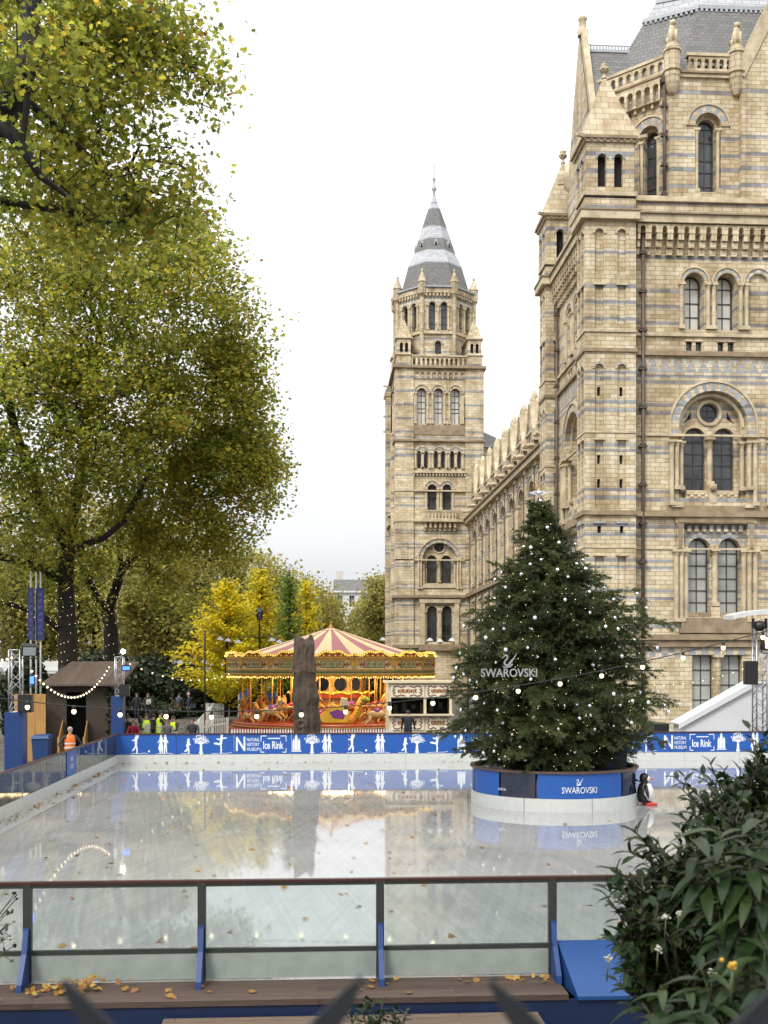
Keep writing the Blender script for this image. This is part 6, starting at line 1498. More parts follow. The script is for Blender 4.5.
def needles(name, S, E, mats, rnd, parent, seed, ln=.055, wd=.006, per=22):
    """needle-covered twigs: for each twig segment S->E, flat needles combed forward all round"""
    rs = np.random.default_rng(seed); n = len(S); k = per; D = E-S; Ld = np.linalg.norm(D, axis=1, keepdims=True); Dn = D/np.maximum(Ld, 1e-6)
    i = np.repeat(np.arange(n), k); tt = rs.uniform(0, 1.02, (n*k, 1)); p = S[i] + D[i]*tt
    q = rs.normal(size=(n*k, 3)); q -= Dn[i]*(q*Dn[i]).sum(1, keepdims=True); q /= np.linalg.norm(q, axis=1, keepdims=True); q[:, 2] += .15
    dr = q*.8 + Dn[i]*.75; dr /= np.linalg.norm(dr, axis=1, keepdims=True); sd = np.cross(dr, rs.normal(size=(n*k, 3))); sd /= np.maximum(np.linalg.norm(sd, axis=1, keepdims=True), 1e-6)
    l = (ln*rs.uniform(.7, 1.3, (n*k, 1))); w = wd
    V = np.stack([p - sd*w, p + sd*w, p + dr*l + sd*w*.3, p + dr*l - sd*w*.3], 1).reshape(-1, 3)
    me = raw_mesh(name, V, np.arange(len(V)), np.full(n*k, 4), mats, rnd=np.repeat(rnd, k) + rs.normal(0, .05, n*k)); me.transform(Matrix.Translation(-origin(parent))); return link(name, me, parent)
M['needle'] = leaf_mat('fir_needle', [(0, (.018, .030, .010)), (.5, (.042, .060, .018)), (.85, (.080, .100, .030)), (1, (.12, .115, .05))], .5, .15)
xt = thing('christmas_tree', 'tall dark green Christmas fir hung with silver baubles in a blue drum on the ice', 'Christmas tree', (TX, TY, .9))
rs = np.random.default_rng(77); mb = MB(); XH = ZY(541, 497, TY); XB = 1.0; lean = -.42
axis = lambda h: np.array([TX + lean*(h**1.6) + .05*math.sin(9*h), TY + .03*math.sin(7*h), XB + (XH-XB)*h])
mb.tube([axis(h) - np.array([0, 0, .15 if h == 0 else 0]) for h in np.linspace(0, 1, 14)], [.13*(1-h)+.012 for h in np.linspace(0, 1, 14)], 8)
# half-width of the crown as the photograph shows it, left and right of the stem
hp = np.array([0, .07, .17, .28, .39, .47, .58, .69, .80, .91, 1.0]); wr = np.array([1.8, 2.2, 2.9, 3.2, 2.7, 2.95, 2.7, 1.55, .95, .36, .04]); wl = np.array([1.95, 2.4, 3.05, 3.2, 2.75, 2.4, 1.95, 1.4, .85, .34, .04])
S, E, RN, tipsX = [], [], [], []
nbr = 420
for k in range(nbr):
    hb = (k/nbr)**1.15*.97 + .004; up = (-.05 + .62*hb) + rs.uniform(-.36, .42); h = min(1, max(0, hb + up*1.3*(1-hb)/7.3)); ang_ = k*2.39996 + rs.uniform(-.3, .3); c_, s_ = math.cos(ang_), math.sin(ang_)
    R_ = np.interp(h, hp, wr)*max(0, c_)**2 + np.interp(h, hp, wl)*max(0, -c_)**2 + (np.interp(h, hp, wr)+np.interp(h, hp, wl))/2*.88*s_**2
    R_ *= rs.uniform(.60, 1.12)*(1 + .11*math.sin(3*ang_ + 6*hb) + .08*math.sin(17*hb + 2*ang_)); a0 = axis(hb); droop = .26*(1-h)
    n = max(4, int(R_/.16)); pts = []
    for i in range(n+1):
        f = i/n; r = R_*f; z = up*r*(1-.45*f) - droop*r*f + .10*R_*f*f; sw = .06*math.sin(4*f+k)*R_
        pts.append(a0 + np.array([c_*r - s_*sw*f, s_*r + c_*sw*f, z*.8]))
    mb.tube(pts, [.035*(1-h)*(1-i/n)+.006 for i in range(n+1)], 4, cap=False)
    tone = rs.uniform(.1, .7); tipsX.append((pts[-1], h, R_))
    for i in range(n):
        f = i/n
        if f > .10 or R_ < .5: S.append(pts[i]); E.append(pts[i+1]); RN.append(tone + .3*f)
        d = pts[i+1]-pts[i]; d = d/np.linalg.norm(d); side = np.array([-d[1], d[0], 0]); side /= max(1e-6, np.linalg.norm(side))
        if f < .16 and R_ > .8: continue
        for sg in (-1, 1):
            ra_ = rs.uniform(-1.1, .9); nrm_ = np.cross(side, d); sd_ = side*sg*math.cos(ra_) + nrm_*(1 if nrm_[2] > 0 else -1)*math.sin(ra_)
            L1 = (.16 + .50*(1-f)*min(1, R_/2.2) + .05)*rs.uniform(.7, 1.2); e1 = pts[i] + (d*.72 + sd_*.7)*L1 + np.array([0, 0, -.10*L1 + rs.uniform(-.22, .2)*L1*1.6])
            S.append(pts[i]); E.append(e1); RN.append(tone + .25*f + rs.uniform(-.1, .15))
            if L1 > .26:
                for g in (.35, .65, .9):
                    b0 = pts[i] + (e1-pts[i])*g; dd = (e1-pts[i])/L1; s2 = np.cross(dd, [0, 0, 1]); s2 /= max(1e-6, np.linalg.norm(s2))
                    for s3 in (-1, 1): S.append(b0); E.append(b0 + (dd*.75 + s2*s3*.6 + np.array([0, 0, -.1 + rs.uniform(-.5, .45)]))*L1*.36); RN.append(tone + .3*f + rs.uniform(-.05, .25))
mb.build('trunk', M['bark'], xt); S, E, RN = np.array(S), np.array(E), np.array(RN)
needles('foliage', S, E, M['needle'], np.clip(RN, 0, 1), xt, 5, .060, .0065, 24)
print('xmas segments', len(S))
# baubles: hung under the branch ends all over the tree
M['silver'] = mat('silver_bauble', (.80, .82, .86), .16, metal=.9, var=.05)
bm_ = MB(); bm_.ball((0, 0, -.062), .058, 0, 12, 8); bme = bm_.mesh('bauble', M['silver']); cm = MB(); cm.tube([(0, 0, -.01), (0, 0, .006)], .014, 6); cm.tube([(0, 0, .004), (0, 0, .05)], .002, 3); cme = cm.mesh('bauble_cap', M['gold'])
cand = [p for p, h, r in tipsX] + [E[i] for i in rs.integers(0, len(E), 2500)]; chosen = []
rs.shuffle(cand)
for p in cand:
    if p[1] > TY + .15: continue
    rad_ = math.hypot(p[0]-TX, p[1]-TY); h = (p[2]-XB)/(XH-XB)
    if h < .04 or rad_ < .55*min(np.interp(h, hp, wr), np.interp(h, hp, wl)): continue
    if any(np.linalg.norm(p-q) < .27 for q in chosen): continue
    chosen.append(p)
    if len(chosen) >= 175: break
for p in chosen:
    o = link('bauble', bme); o.location = (p[0], p[1], p[2]-.04); s_ = rs.uniform(.68, 1.02); o.scale = (s_, s_, s_)
    tag(o, 'silver bauble hanging from a bough of the Christmas tree', 'bauble', 'silver baubles on the Christmas tree'); c = link('bauble_cap', cme, o)
# warm pin lights through the boughs
mb = MB(); ii = rs.integers(0, len(E), 2600); cnt = 0
for i in ii:
    p = E[i]
    if p[1] > TY + .8: continue
    mb.ball(p + rs.normal(0, .02, 3), .0075, 0, 4, 3); cnt += 1
    if cnt > 900: break
o = mb.build('fairy_lights', mat('warm_pin_light', (1, .85, .55), .3, var=0, emit=2.2, emcol=(1, .8, .45))); tag(o, 'warm pin lights sprinkled through the Christmas tree', 'fairy lights', kind='stuff')
# snowflake star and curled wires at the top
st = thing('tree_topper', 'flat white crystal star on the very top of the Christmas tree', 'tree topper', tuple(axis(1.0))); c = axis(1.0) + np.array([0, -.06, .1]); m_ = MB()
for k in range(6):
    a = PI*k/6; d = Vector((math.cos(a), 0, math.sin(a)*.34))*(.17 if k % 3 else .23); m_.bar(Vector(c)-d, Vector(c)+d, .03, .03, 0, up=(0, 1, 0))
m_.ball(tuple(c), .07, 0, 8, 6); m_.build('star', M['silver'], st); m_ = MB()
for k in range(5):
    a = k*1.25; m_.tube([Vector(c), Vector(c)+Vector((.10*math.cos(a), .06*math.sin(a), .10)), Vector(c)+Vector((.17*math.cos(a), .08*math.sin(a), .12+.03*k)), Vector(c)+Vector((.13*math.cos(a+.5), .08*math.sin(a), .18+.03*k))], .010, 4)
m_.build('curled_wires', M['gold'], st)
# hanging sign in front of the boughs
sy = TY - 2.72; q = lambda px, py: onY(px, py, sy); sg = thing('hanging_sign', 'silver lettered sign with a swan mark hanging in the Christmas tree', 'sign', tuple(q(509, 668)))
m_ = MB(); a, b = q(481, 677), q(537, 677); vv_, ff_ = text_geo('SWAROVSKI', 1, .012); A_ = np.array(vv_); x0_, x1_, y0_, y1_ = A_[:, 0].min(), A_[:, 0].max(), A_[:, 1].min(), A_[:, 1].max()
wd, hg = b.x-a.x, q(509, 668.5).z-a.z; z_at = lambda x: a.z + .012*0
fr = [(a.x + (x-x0_)/(x1_-x0_)*wd, sy-.02, a.z + (y-y0_)/(y1_-y0_)*hg) for x, y in vv_]; m_.add(fr, ff_); m_.add([(x, y+.04, z) for x, y, z in fr], [f[::-1] for f in ff_])
from collections import Counter
ec = Counter(tuple(sorted(e)) for f in ff_ for e in zip(f, f[1:]+f[:1])); nb_ = len(fr)
m_.add(fr + [(x, y+.04, z) for x, y, z in fr], [[i, j, nb_+j, nb_+i] for (i, j), c_ in ec.items() if c_ == 1])
M['signsilver'] = mat('pale_sign_letters', (.30, .31, .32), .35, metal=.2, var=.05); m_.build('letters', M['signsilver'], sg)
m_ = MB(); p0 = q(503, 668); swan(m_, lambda x, z, l: Vector((p0.x + x, sy-.03-l, p0.z + z)), 0, .02, .40); m_.build('swan_mark', M['signsilver'], sg)
m_ = MB(); m_.tube([q(483, 668), q(483, 640)], .006, 4); m_.tube([q(535, 668), q(535, 642)], .006, 4); m_.build('hanger', M['black'], sg)
# ------------------------------------------------------------------ people
def skin_mat(): return mat('skin', (.42, .26, .18), .55, var=.06)
M['skin'] = skin_mat(); M['hair'] = mat('dark_hair', (.025, .018, .013), .6, var=.2); M['eye'] = mat('eye', (.015, .012, .01), .3, var=0); M['lip'] = mat('lips', (.32, .12, .10), .5, var=0)
M['hair_grey'] = mat('grey_hair', (.28, .26, .24), .6, var=.2); M['hair_fair'] = mat('brown_hair', (.12, .07, .035), .6, var=.2)
def cloth(name, c): return mat(name, c, .85, var=.16, scale=9)
def person(label, x, y, facing, h=1.72, pose='stand', top=(.03, .03, .035), legs=(.025, .028, .04), hair='hair', hat=None, vest=None, z=-.05, group=None, longhair=False, rz=0, coat=False):
    """one continuous skinned body in world metres; facing = direction of the look (radians, 0 = +X)"""
    k = h/1.75; P = {}; E = []
    if pose == 'lean': fwd = .16
    else: fwd = 0.0
    arms = {'stand': ((.10, .27, 1.10), (.06, .30, .86)), 'lean': ((.26, .27, 1.12), (.46, .20, 1.10)), 'hold': ((.14, .28, 1.12), (.34, .10, 1.16)), 'hips': ((.02, .42, 1.12), (.10, .24, 1.00)), 'phone': ((.12, .27, 1.14), (.26, .10, 1.36))}[pose]
    step = .10 if pose == 'stand' else .03
    vs_ = [(0, 0, .95), (.01+fwd*.3, 0, 1.15), (.0+fwd*.7, 0, 1.36), (.0+fwd, 0, 1.47), (.015+fwd, 0, 1.54), (.03+fwd, 0, 1.62), (.02+fwd, 0, 1.71)]
    rr = [(.17, .13), (.155, .115), (.185, .12), (.10, .085), (.055, .055), (.082, .098), (.065, .075)]
    ed = [(0, 1), (1, 2), (2, 3), (3, 4), (4, 5), (5, 6)]
    for s_ in (-1, 1):
        b = len(vs_); st = step*s_
        vs_ += [(0, .10*s_, .86), (.03+st*.4, .105*s_, .50), (st*.8-.02, .11*s_, .10), (st*.8+.12, .12*s_, .045)]; rr += [(.105, .10), (.075, .07), (.05, .048), (.045, .035)]; ed += [(0, b), (b, b+1), (b+1, b+2), (b+2, b+3)]
        b = len(vs_); (ex, ey, ez), (wx, wy, wz) = arms
        if pose == 'phone' and s_ < 0: (ex, ey, ez), (wx, wy, wz) = ((.02, .28, 1.10), (.06, .30, .86))
        vs_ += [(fwd*.9, .20*s_, 1.41), (ex, ey*s_, ez), (wx, wy*s_, wz), (wx+(wx-ex)*.3, (wy+(wy-ey)*.3)*s_, wz+(wz-ez)*.3)]; rr += [(.068, .066), (.048, .046), (.032, .03), (.026, .04)]; ed += [(2, b), (b, b+1), (b+1, b+2), (b+2, b+3)]
    me = bpy.data.meshes.new('body'); me.from_pydata([tuple(c*k for c in v) for v in vs_], ed, []); tmp = bpy.data.objects.new('body', me); COL.objects.link(tmp)
    sk = tmp.modifiers.new('skin', 'SKIN')
    for i, r in enumerate(rr): sv = me.skin_vertices[0].data[i]; sv.radius = (r[0]*k, r[1]*k); sv.use_root = (i == 0)
    sb = tmp.modifiers.new('sub', 'SUBSURF'); sb.levels = 1; sb.render_levels = 1
    dg = bpy.context.evaluated_depsgraph_get(); bm_ = bpy.data.meshes.new_from_object(tmp.evaluated_get(dg)); bpy.data.objects.remove(tmp)
    mb = MB(); V = [Vector(v.co) for v in bm_.vertices]; hands = [Vector(vs_[i])*k for i in (14, 22)]
    wr_ = [Vector(vs_[i])*k for i in (13, 21)]
    vb = len(mb.v); mb.v += [tuple(v) for v in V]
    for p in bm_.polygons:
        c = Vector(p.center)/k
        mi = 2 if c.z > .88 else 3
        if c.z > 1.50: mi = 0
        if coat and c.z > .55 and c.z <= 1.5: mi = 2
        if c.z < .11: mi = 4
        if min((c*k - w).length for w in hands) < .085*k: mi = 0
        mb.f.append([vb + i for i in p.vertices]); mb.m.append(mi); mb.sm.append(True)
    bpy.data.meshes.remove(bm_)
    hd = Vector((.03+fwd, 0, 1.64))*k                                # face
    mb.tube([hd + Vector((.085, 0, .035))*k, hd + Vector((.118, 0, -.02))*k, hd + Vector((.09, 0, -.03))*k], [.010*k, .017*k, .010*k], 6, 0)
    for s_ in (-1, 1):
        mb.ball(tuple(hd + Vector((.084, .034*s_, .03))*k), .013*k, 1, 6, 5); mb.ball(tuple(hd + Vector((0, .083*s_, 0))*k), .026*k, 0, 6, 5, (.8, .5, 1.2))
    mb.tube([hd + Vector((.088, -.026, -.062))*k, hd + Vector((.096, 0, -.064))*k, hd + Vector((.088, .026, -.062))*k], .008*k, 5, 5)
    for w_, h_ in zip(wr_, hands):                                   # five fingers on each hand
        d = (h_-w_).normalized(); sd = d.cross(Vector((0, 0, 1)));
        sd = sd.normalized() if sd.length > .2 else Vector((1, 0, 0)); up_ = sd.cross(d)
        for j, ln in enumerate((.062, .075, .080, .070)):
            o = h_ + d*.015*k + sd*((j-1.5)*.019*k); mb.tube([o, o + d*ln*.5*k - up_*.006*k, o + d*ln*.85*k - up_*.03*k], [.0095*k, .009*k, .006*k], 5, 0)
        o = h_ - sd*.03*k - d*.02*k; mb.tube([o, o - sd*.025*k + d*.025*k, o - sd*.028*k + d*.055*k], [.011*k, .010*k, .007*k], 5, 0)
    t = mb.build('person', [M['skin'], M['eye'], cloth('coat_cloth', tuple(.6*c for c in top)), cloth('trouser_cloth', legs), M['black'], M['lip']])
    t.location = (x, y, z); t.rotation_euler = (0, 0, facing); tag(t, label, 'person', group)
    hm = MB()
    if hat:
        hm.lathe([(.105*k, 0), (.108*k, .05*k), (.095*k, .10*k), (.05*k, .135*k), (0, .14*k)], (hd.x-.005, 0, hd.z+.035*k), 12); hm.lathe([(.112*k, -.0), (.114*k, .035*k)], (hd.x-.005, 0, hd.z+.03*k), 12); hm.ball((hd.x, 0, hd.z+.19*k), .028*k, 0, 8, 6)
        o = hm.build('hat', cloth('knitted_hat', hat), t, True)
    else:
        hm.ball((hd.x-.018*k, 0, hd.z+.038*k), .1*k, 0, 12, 8, (.98, .94, .86))
        if longhair: hm.tube([(hd.x-.05*k, 0, hd.z+.04*k), (hd.x-.085*k, 0, hd.z-.08*k), (hd.x-.075*k, 0, hd.z-.24*k)], [.09*k, .085*k, .04*k], 10)
        o = hm.build('hair', M[hair], t, True)
    if vest:
        vm = MB(); n = 18
        prof = [(.92, .198, .158), (1.05, .188, .146), (1.2, .19, .142), (1.33, .205, .146), (1.43, .16, .125), (1.485, .10, .10)]
        vv_ = [((.005 + fwd*max(0, (zz-.95)/.52) + ry*math.cos(2*PI*j/n))*k, rx*math.sin(2*PI*j/n)*k, zz*k) for zz, rx, ry in prof for j in range(n)]
        fs = [[i*n+j, i*n+(j+1) % n, (i+1)*n+(j+1) % n, (i+1)*n+j] for i in range(len(prof)-1) for j in range(n)]
        vm.add(vv_, [f for q, f in enumerate(fs) if not ((q % n) in (0, n-1) and False)], 0, True)
        for q in (0, 2): vm.lathe([(1, 0), (1, 1)], (0, 0, 0), 3) if False else None
        for za in (1.0, 1.14):                                       # reflective bands
            vm.add([((.005 + fwd*max(0, (zz-.95)/.52) + .156*math.cos(2*PI*j/n))*k, .202*math.sin(2*PI*j/n)*k, zz*k) for zz in (za, za+.05) for j in range(n)], [[j, (j+1) % n, n+(j+1) % n, n+j] for j in range(n)], 1, True)
        vm.build('hi_vis_vest', [mat('hi_vis', vest, .6, var=.06, emit=0), mat('reflective_band', (.6, .6, .58), .35, var=0)], t, True)
    return t
def at(px, Y): return XY(px, Y), Y
FC, AW, RT, LF = -PI/2, PI/2, 0.0, PI       # towards the camera, away, right, left
YEL, ORG = (.55, .72, .02), (.80, .17, .02)
x, y = at(70, 36.6); person('person in orange hi-vis vest standing by the shed steps behind the glass', x, y, FC+.5, 1.60, 'hips', (.03, .035, .05), (.02, .022, .03), 'hair_grey', vest=ORG)
for (px, Y, lab, kw) in [
    (128, 44.6, 'person in dark hooded coat at the corner of the blue board', dict(top=(.02, .02, .025), facing=FC, h=1.62)),
    (134, 43.4, 'person in a red top with brown hair just behind the blue board', dict(top=(.42, .02, .04), facing=FC, hair='hair_fair', h=1.50, longhair=True, pose='lean')),
    (140, 44.8, 'person in a cream jacket between the red top and the first yellow vest', dict(top=(.55, .52, .45), facing=AW, h=1.60, longhair=True)),
    (146, 44.0, 'person in yellow hi-vis vest holding papers, furthest left of the vests', dict(top=(.03, .03, .03), facing=FC+.4, vest=YEL, h=1.72, pose='hold')),
    (153, 46.0, 'person in a black jacket between the two leftmost yellow vests', dict(top=(.015, .015, .018), facing=AW, h=1.62)),
    (160, 44.0, 'tallest person in yellow hi-vis vest over a dark jacket, seen from the side', dict(top=(.02, .02, .022), facing=RT+.5, vest=YEL, h=1.82)),
    (168, 43.6, 'fair person with brown hair and a grey jumper beside the tallest yellow vest', dict(top=(.22, .21, .2), facing=FC, hair='hair_fair', h=1.52, longhair=True, pose='lean')),
    (173.5, 44.4, 'person in yellow hi-vis vest at the right end of the group', dict(top=(.03, .035, .05), facing=FC-.5, vest=YEL, h=1.60, pose='hold')),
    (193, 43.0, 'lone dark-haired person in a dark grey jacket leaning on the board by the fence', dict(top=(.06, .06, .06), facing=FC, h=1.60, pose='lean')),
    (137, 74.0, 'person in a long dark coat on the path below the hedge', dict(top=(.02, .02, .026), facing=FC, h=1.8, coat=True)),
    (148, 73.0, 'person in a black jacket holding white papers below the hedge', dict(top=(.014, .014, .016), facing=FC+.3, h=1.82, pose='hold')),
    (172.5, 78.0, 'person with fair long hair and a brown coat walking on the far path', dict(top=(.16, .10, .06), facing=RT, hair='hair_fair', longhair=True, h=1.74, coat=True)),
    (179, 76.0, 'person in a tan coat with a backpack on the far path', dict(top=(.26, .16, .09), facing=AW, h=1.72, coat=True)),
    (189, 75.0, 'person in a navy coat and pink knitted hat carrying a bag on the far path', dict(top=(.02, .025, .06), facing=LF+.4, hat=(.55, .30, .30), h=1.74, coat=True)),
    (408, 47.0, 'dark-haired person in a dark suit standing at the snack kiosk', dict(top=(.018, .02, .03), facing=AW-.2, h=1.70))]:
    x, y = at(px, Y); kw = dict(kw); person(lab, x, y, kw.pop('facing'), **kw)
def held(name, label, cat, px, Y, z, size, m): 
    x = XY(px, Y); b = MB(); b.obox((x, Y, z), (size[0]/2, 0, .02), (0, size[1]/2, 0), (0, -.03, size[2]/2)); t_ = b.build(name, m); tag(t_, label, cat); return t_
held('paper_sheets', 'white papers held by the person in a black jacket below the hedge', 'papers', 148.6, 72.62, 1.22, (.32, .02, .34), M['white'])
held('paper_sheets', 'white papers held by the leftmost person in a yellow vest', 'papers', 147.2, 43.55, 1.14, (.21, .015, .28), M['white'])
t_ = thing('shoulder_bag', 'dark blue bag carried by the person in a pink hat', 'bag', (XY(193, 74.9), 74.7, .75)); b = MB(); x = XY(193, 74.8); b.obox((x, 74.7, .86), (.19, 0, 0), (0, .07, 0), (0, 0, .15)); b.build('bag_body', cloth('navy_bag', (.02, .025, .05)), t_); b = MB(); b.tube([(x-.12, 74.7, 1.0), (x-.05, 74.7, 1.18), (x+.05, 74.7, 1.18), (x+.12, 74.7, 1.0)], .014, 5); b.build('strap', M['black'], t_)
t_ = thing('backpack', 'blue-grey backpack worn by the person in a tan coat', 'backpack', (XY(179, 75.7), 75.75, 1.0)); b = MB(); x = XY(179, 75.75); b.lathe([(.12, 0), (.16, .05), (.17, .3), (.12, .42), (0, .45)], (x, 75.72, 1.02), 10, 0, sy=.6); b.build('pack', cloth('blue_grey_pack', (.05, .08, .12)), t_); b = MB(); b.tube([(x-.1, 75.8, 1.1), (x-.11, 75.95, 1.3), (x-.1, 75.98, 1.42)], .02, 5); b.build('strap', M['black'], t_)
# ------------------------------------------------------------------ carousel
CYc = 62.0; CXc = XY(331, CYc); RB = 5.82
M['bulb_car'] = mat('amber_fairground_bulb', (1, .75, .3), .3, var=0, emit=.9, emcol=(1, .62, .16)); M['board'] = mat('gilt_tan_board', (.56, .42, .20), .45, var=.3, scale=5)
car = thing('carousel', 'golden fairground carousel with red and cream striped roof, wavy bulb-lit crest and galloping horses', 'carousel', (CXc, CYc, 0))
def cring(mb, r, z0, z1, mi=0, n=64, r1=None): mb.lathe([(r, z0), (r if r1 is None else r1, z1)], (CXc, CYc, 0), n, mi, True)
m_ = MB(); m_.lathe([(5.75, -.05), (5.75, .16), (5.6, .2), (5.5, .2), (5.5, .46), (5.42, .52), (0, .52)], (CXc, CYc, 0), 64, 0, False); m_.build('platform', [M['red']], car)
m_ = MB(); m_.lathe([(5.56, .30), (5.58, .34), (5.56, .38)], (CXc, CYc, 0), 64); m_.build('platform_moulding', M['gold'], car)
NS = 16
m_ = MB()
def sag(f): return 4.15 + (5.72-4.15)*((1-f)**1.12)
for k in range(NS*2):
    a0, a1 = 2*PI*k/(NS*2), 2*PI*(k+1)/(NS*2)
    for q in range(6):
        f0, f1 = q/6, (q+1)/6; P_ = []
        for f, a in ((f0, a0), (f0, a1), (f1, a1), (f1, a0)): r = .06 + 5.2*f; P_.append((CXc + r*math.cos(a), CYc + r*math.sin(a), sag(f)))
        m_.poly(P_, k % 2)
m_.build('striped_roof', [mat('faded_red_canvas', (.36, .13, .13), .8, var=.08), mat('cream_canvas', (.62, .50, .26), .8, var=.06)], car)
m_ = MB(); m_.lathe([(.12, 5.66), (.16, 5.74), (.08, 5.8), (.05, 5.95), (.09, 6.0), (0, 6.08)], (CXc, CYc, 0), 10); m_.build('roof_finial', M['gold'], car)
def facet(k, n=NS): return 2*PI*k/n + PI/NS
def rb(r, a, z): return Vector((CXc + r*math.cos(a), CYc + r*math.sin(a), z))
for k in range(NS):                                  # rounding boards: one per bay
    a0, a1 = facet(k), facet(k+1); p, q = rb(RB, a0, 0), rb(RB, a1, 0); U_ = (q-p).normalized(); N_ = Vector((U_.y, -U_.x, 0)); N_ = N_ if N_.dot((p+q)/2 - Vector((CXc, CYc, 0))) > 0 else -N_
    w = Wall((p.x, p.y, 0), U_, N_); Lk = (q-p).length; mid = Lk/2
    mb = MB(); wbox(mb, w, 0, Lk, 3.16, 4.02, 0, .08, 0)
    for z0, z1, pr, mi in ((3.05, 3.17, .07, 1), (3.20, 3.27, .05, 2), (3.34, 3.39, .045, 1), (3.85, 3.90, .045, 1), (3.93, 4.03, .08, 1)): wbox(mb, w, 0, Lk, z0, z1, -pr, .02, mi)
    wbox(mb, w, mid-.62, mid+.62, 3.47, 3.80, -.03, .02, 3); wbox(mb, w, mid-.57, mid+.57, 3.50, 3.77, -.045, -.03, 4)
    for e in (0, Lk):                                # gilt brackets at the joints
        s_ = 1 if e == 0 else -1
        mb.slab([w.P(e, 3.42, -.04), w.P(e+s_*.3, 3.80, -.04), w.P(e+s_*.16, 3.83, -.04), w.P(e, 3.84, -.04)], -w.N*.03 + w.N*.06, 1)
    for j in range(9): wbox(mb, w, mid-.5+j*.12, mid-.5+j*.12+.07, 3.55+.05*(j % 2), 3.70+.03*(j % 3), -.06, -.044, (3, 2, 1)[j % 3])
    for j in range(7): mb.ball(tuple(w.P(Lk*(j+.5)/7, 3.11, -.09)), .04, 1, 6, 4)
    for j in range(14): wbox(mb, w, Lk*j/14+.02, Lk*(j+.55)/14, 3.28, 3.335, -.06, -.03, 1); wbox(mb, w, Lk*j/14+.02, Lk*(j+.5)/14, 3.905, 3.93, -.06, .0, 3 if j % 2 else 1)
    for e in (.17, .83):
        for q in range(4): mb.ball(tuple(w.P(Lk*e+.07*math.cos(q*1.6), 3.63+.1*math.sin(q*1.6), -.02)), .06, 1 if q % 2 else 3, 6, 4, (1, .5, 1))
    mb.build('rounding_board', [M['board'], M['gold'], mat('dark_green_paint', (.03, .10, .035), .5), mat('dark_red_paint', (.20, .03, .02), .5), mat('pale_green_panel', (.25, .30, .12), .5)], car)
    cb = MB(); n = 18; top, bot = [], []                # wavy crest
    for j in range(n+1):
        f = j/n; z = 4.17 + .17*math.cos(2*PI*f)*-.6 + .05*math.cos(6*PI*f); top.append(w.P(Lk*f, z, -.06)); bot.append(w.P(Lk*f, 4.02, -.06))
    for j in range(n): cb.slab([bot[j], bot[j+1], top[j+1], top[j]], w.N*-.06, 0)
    cb.tube([t_ + Vector((0, 0, .02)) for t_ in top], .085, 6, 1)
    for j in range(n): cb.ball(tuple(top[j] + w.N*.09), .03, 2, 5, 4)
    for j in range(4): cb.ball(tuple(w.P(mid-.45+.3*j, 4.07, -.08)), .07, 1, 6, 4)
    cb.build('crest_board', [M['red'], M['yellow'], M['bulb_car']], car)
    lb = MB(); n = 16                                    # scalloped lower edge with bulbs
    for j in range(n): 
        f = (j+.5)/n; z = 3.0 - .07*abs(math.sin(2*PI*f*2)); lb.ball(tuple(w.P(Lk*f, z, -.02)), .036, 1, 5, 4)
    sc_l = [w.P(Lk*j/12, 3.05 - .10*abs(math.sin(PI*j/3)), .0) for j in range(13)]; tp_ = [w.P(Lk*j/12, 3.08, .0) for j in range(13)]
    for j in range(12): lb.slab([tp_[j], tp_[j+1], sc_l[j+1], sc_l[j]], w.N*-.03, 0)
    lb.build('lower_valance', [M['yellow'], M['bulb_car']], car)
m_ = MB(); m_.lathe([(5.78, 3.5), (0, 3.62)], (CXc, CYc, 0), 32, 0, False); m_.build('ceiling', mat('ceiling_boards', (.20, .12, .05), .7, var=.2), car)
m_ = MB(); m_.lathe([(1.9, .5), (1.9, 3.5)], (CXc, CYc, 0), 12, 0, False)
for k in range(12):
    a = 2*PI*(k+.5)/12; c = rb(1.9*math.cos(PI/12)+.02, a, 0); U_ = Vector((-math.sin(a), math.cos(a), 0)); w = Wall((c.x, c.y, 0), U_, (math.cos(a), math.sin(a), 0))
    fill(m_, w, [(u*1.0, v) for u, v in [(.36*math.cos(2*PI*j/16), 2.55+.5*math.sin(2*PI*j/16)) for j in range(16)]], (), -.02, 1); ring(m_, w, 0, 2.55, .37, .45, -.05, .02, 16, (2,), 0, 2*PI); wbox(m_, w, -.42, .42, .7, 1.75, -.03, .02, 3)
    wbox(m_, w, -.3, .3, .85, 1.6, -.05, -.03, 2)
m_.build('centre_drum', [mat('gilt_cream_drum', (.50, .34, .12), .5, var=.25), M['dkglass'], M['gold'], M['cream']], car)
m_ = MB(); n = 90; tp_ = []
for j in range(n+1):
    a = 2*PI*j/n; z = 2.02 + .10*abs(math.sin(a*8)); tp_.append(rb(2.35, a, z))
m_.tube(tp_, .075, 6, 0, cap=False)
for j in range(n): m_.slab([rb(2.33, 2*PI*j/n, 1.80), rb(2.33, 2*PI*(j+1)/n, 1.80), tp_[j+1], tp_[j]], (0, 0, .001), 1)
for j in range(0, n, 2): m_.ball(tuple(tp_[j] + Vector((math.cos(2*PI*j/n), math.sin(2*PI*j/n), 0))*.08), .04, 2, 5, 4)
m_.build('inner_crest', [M['yellow'], M['red'], M['bulb_car']], car)
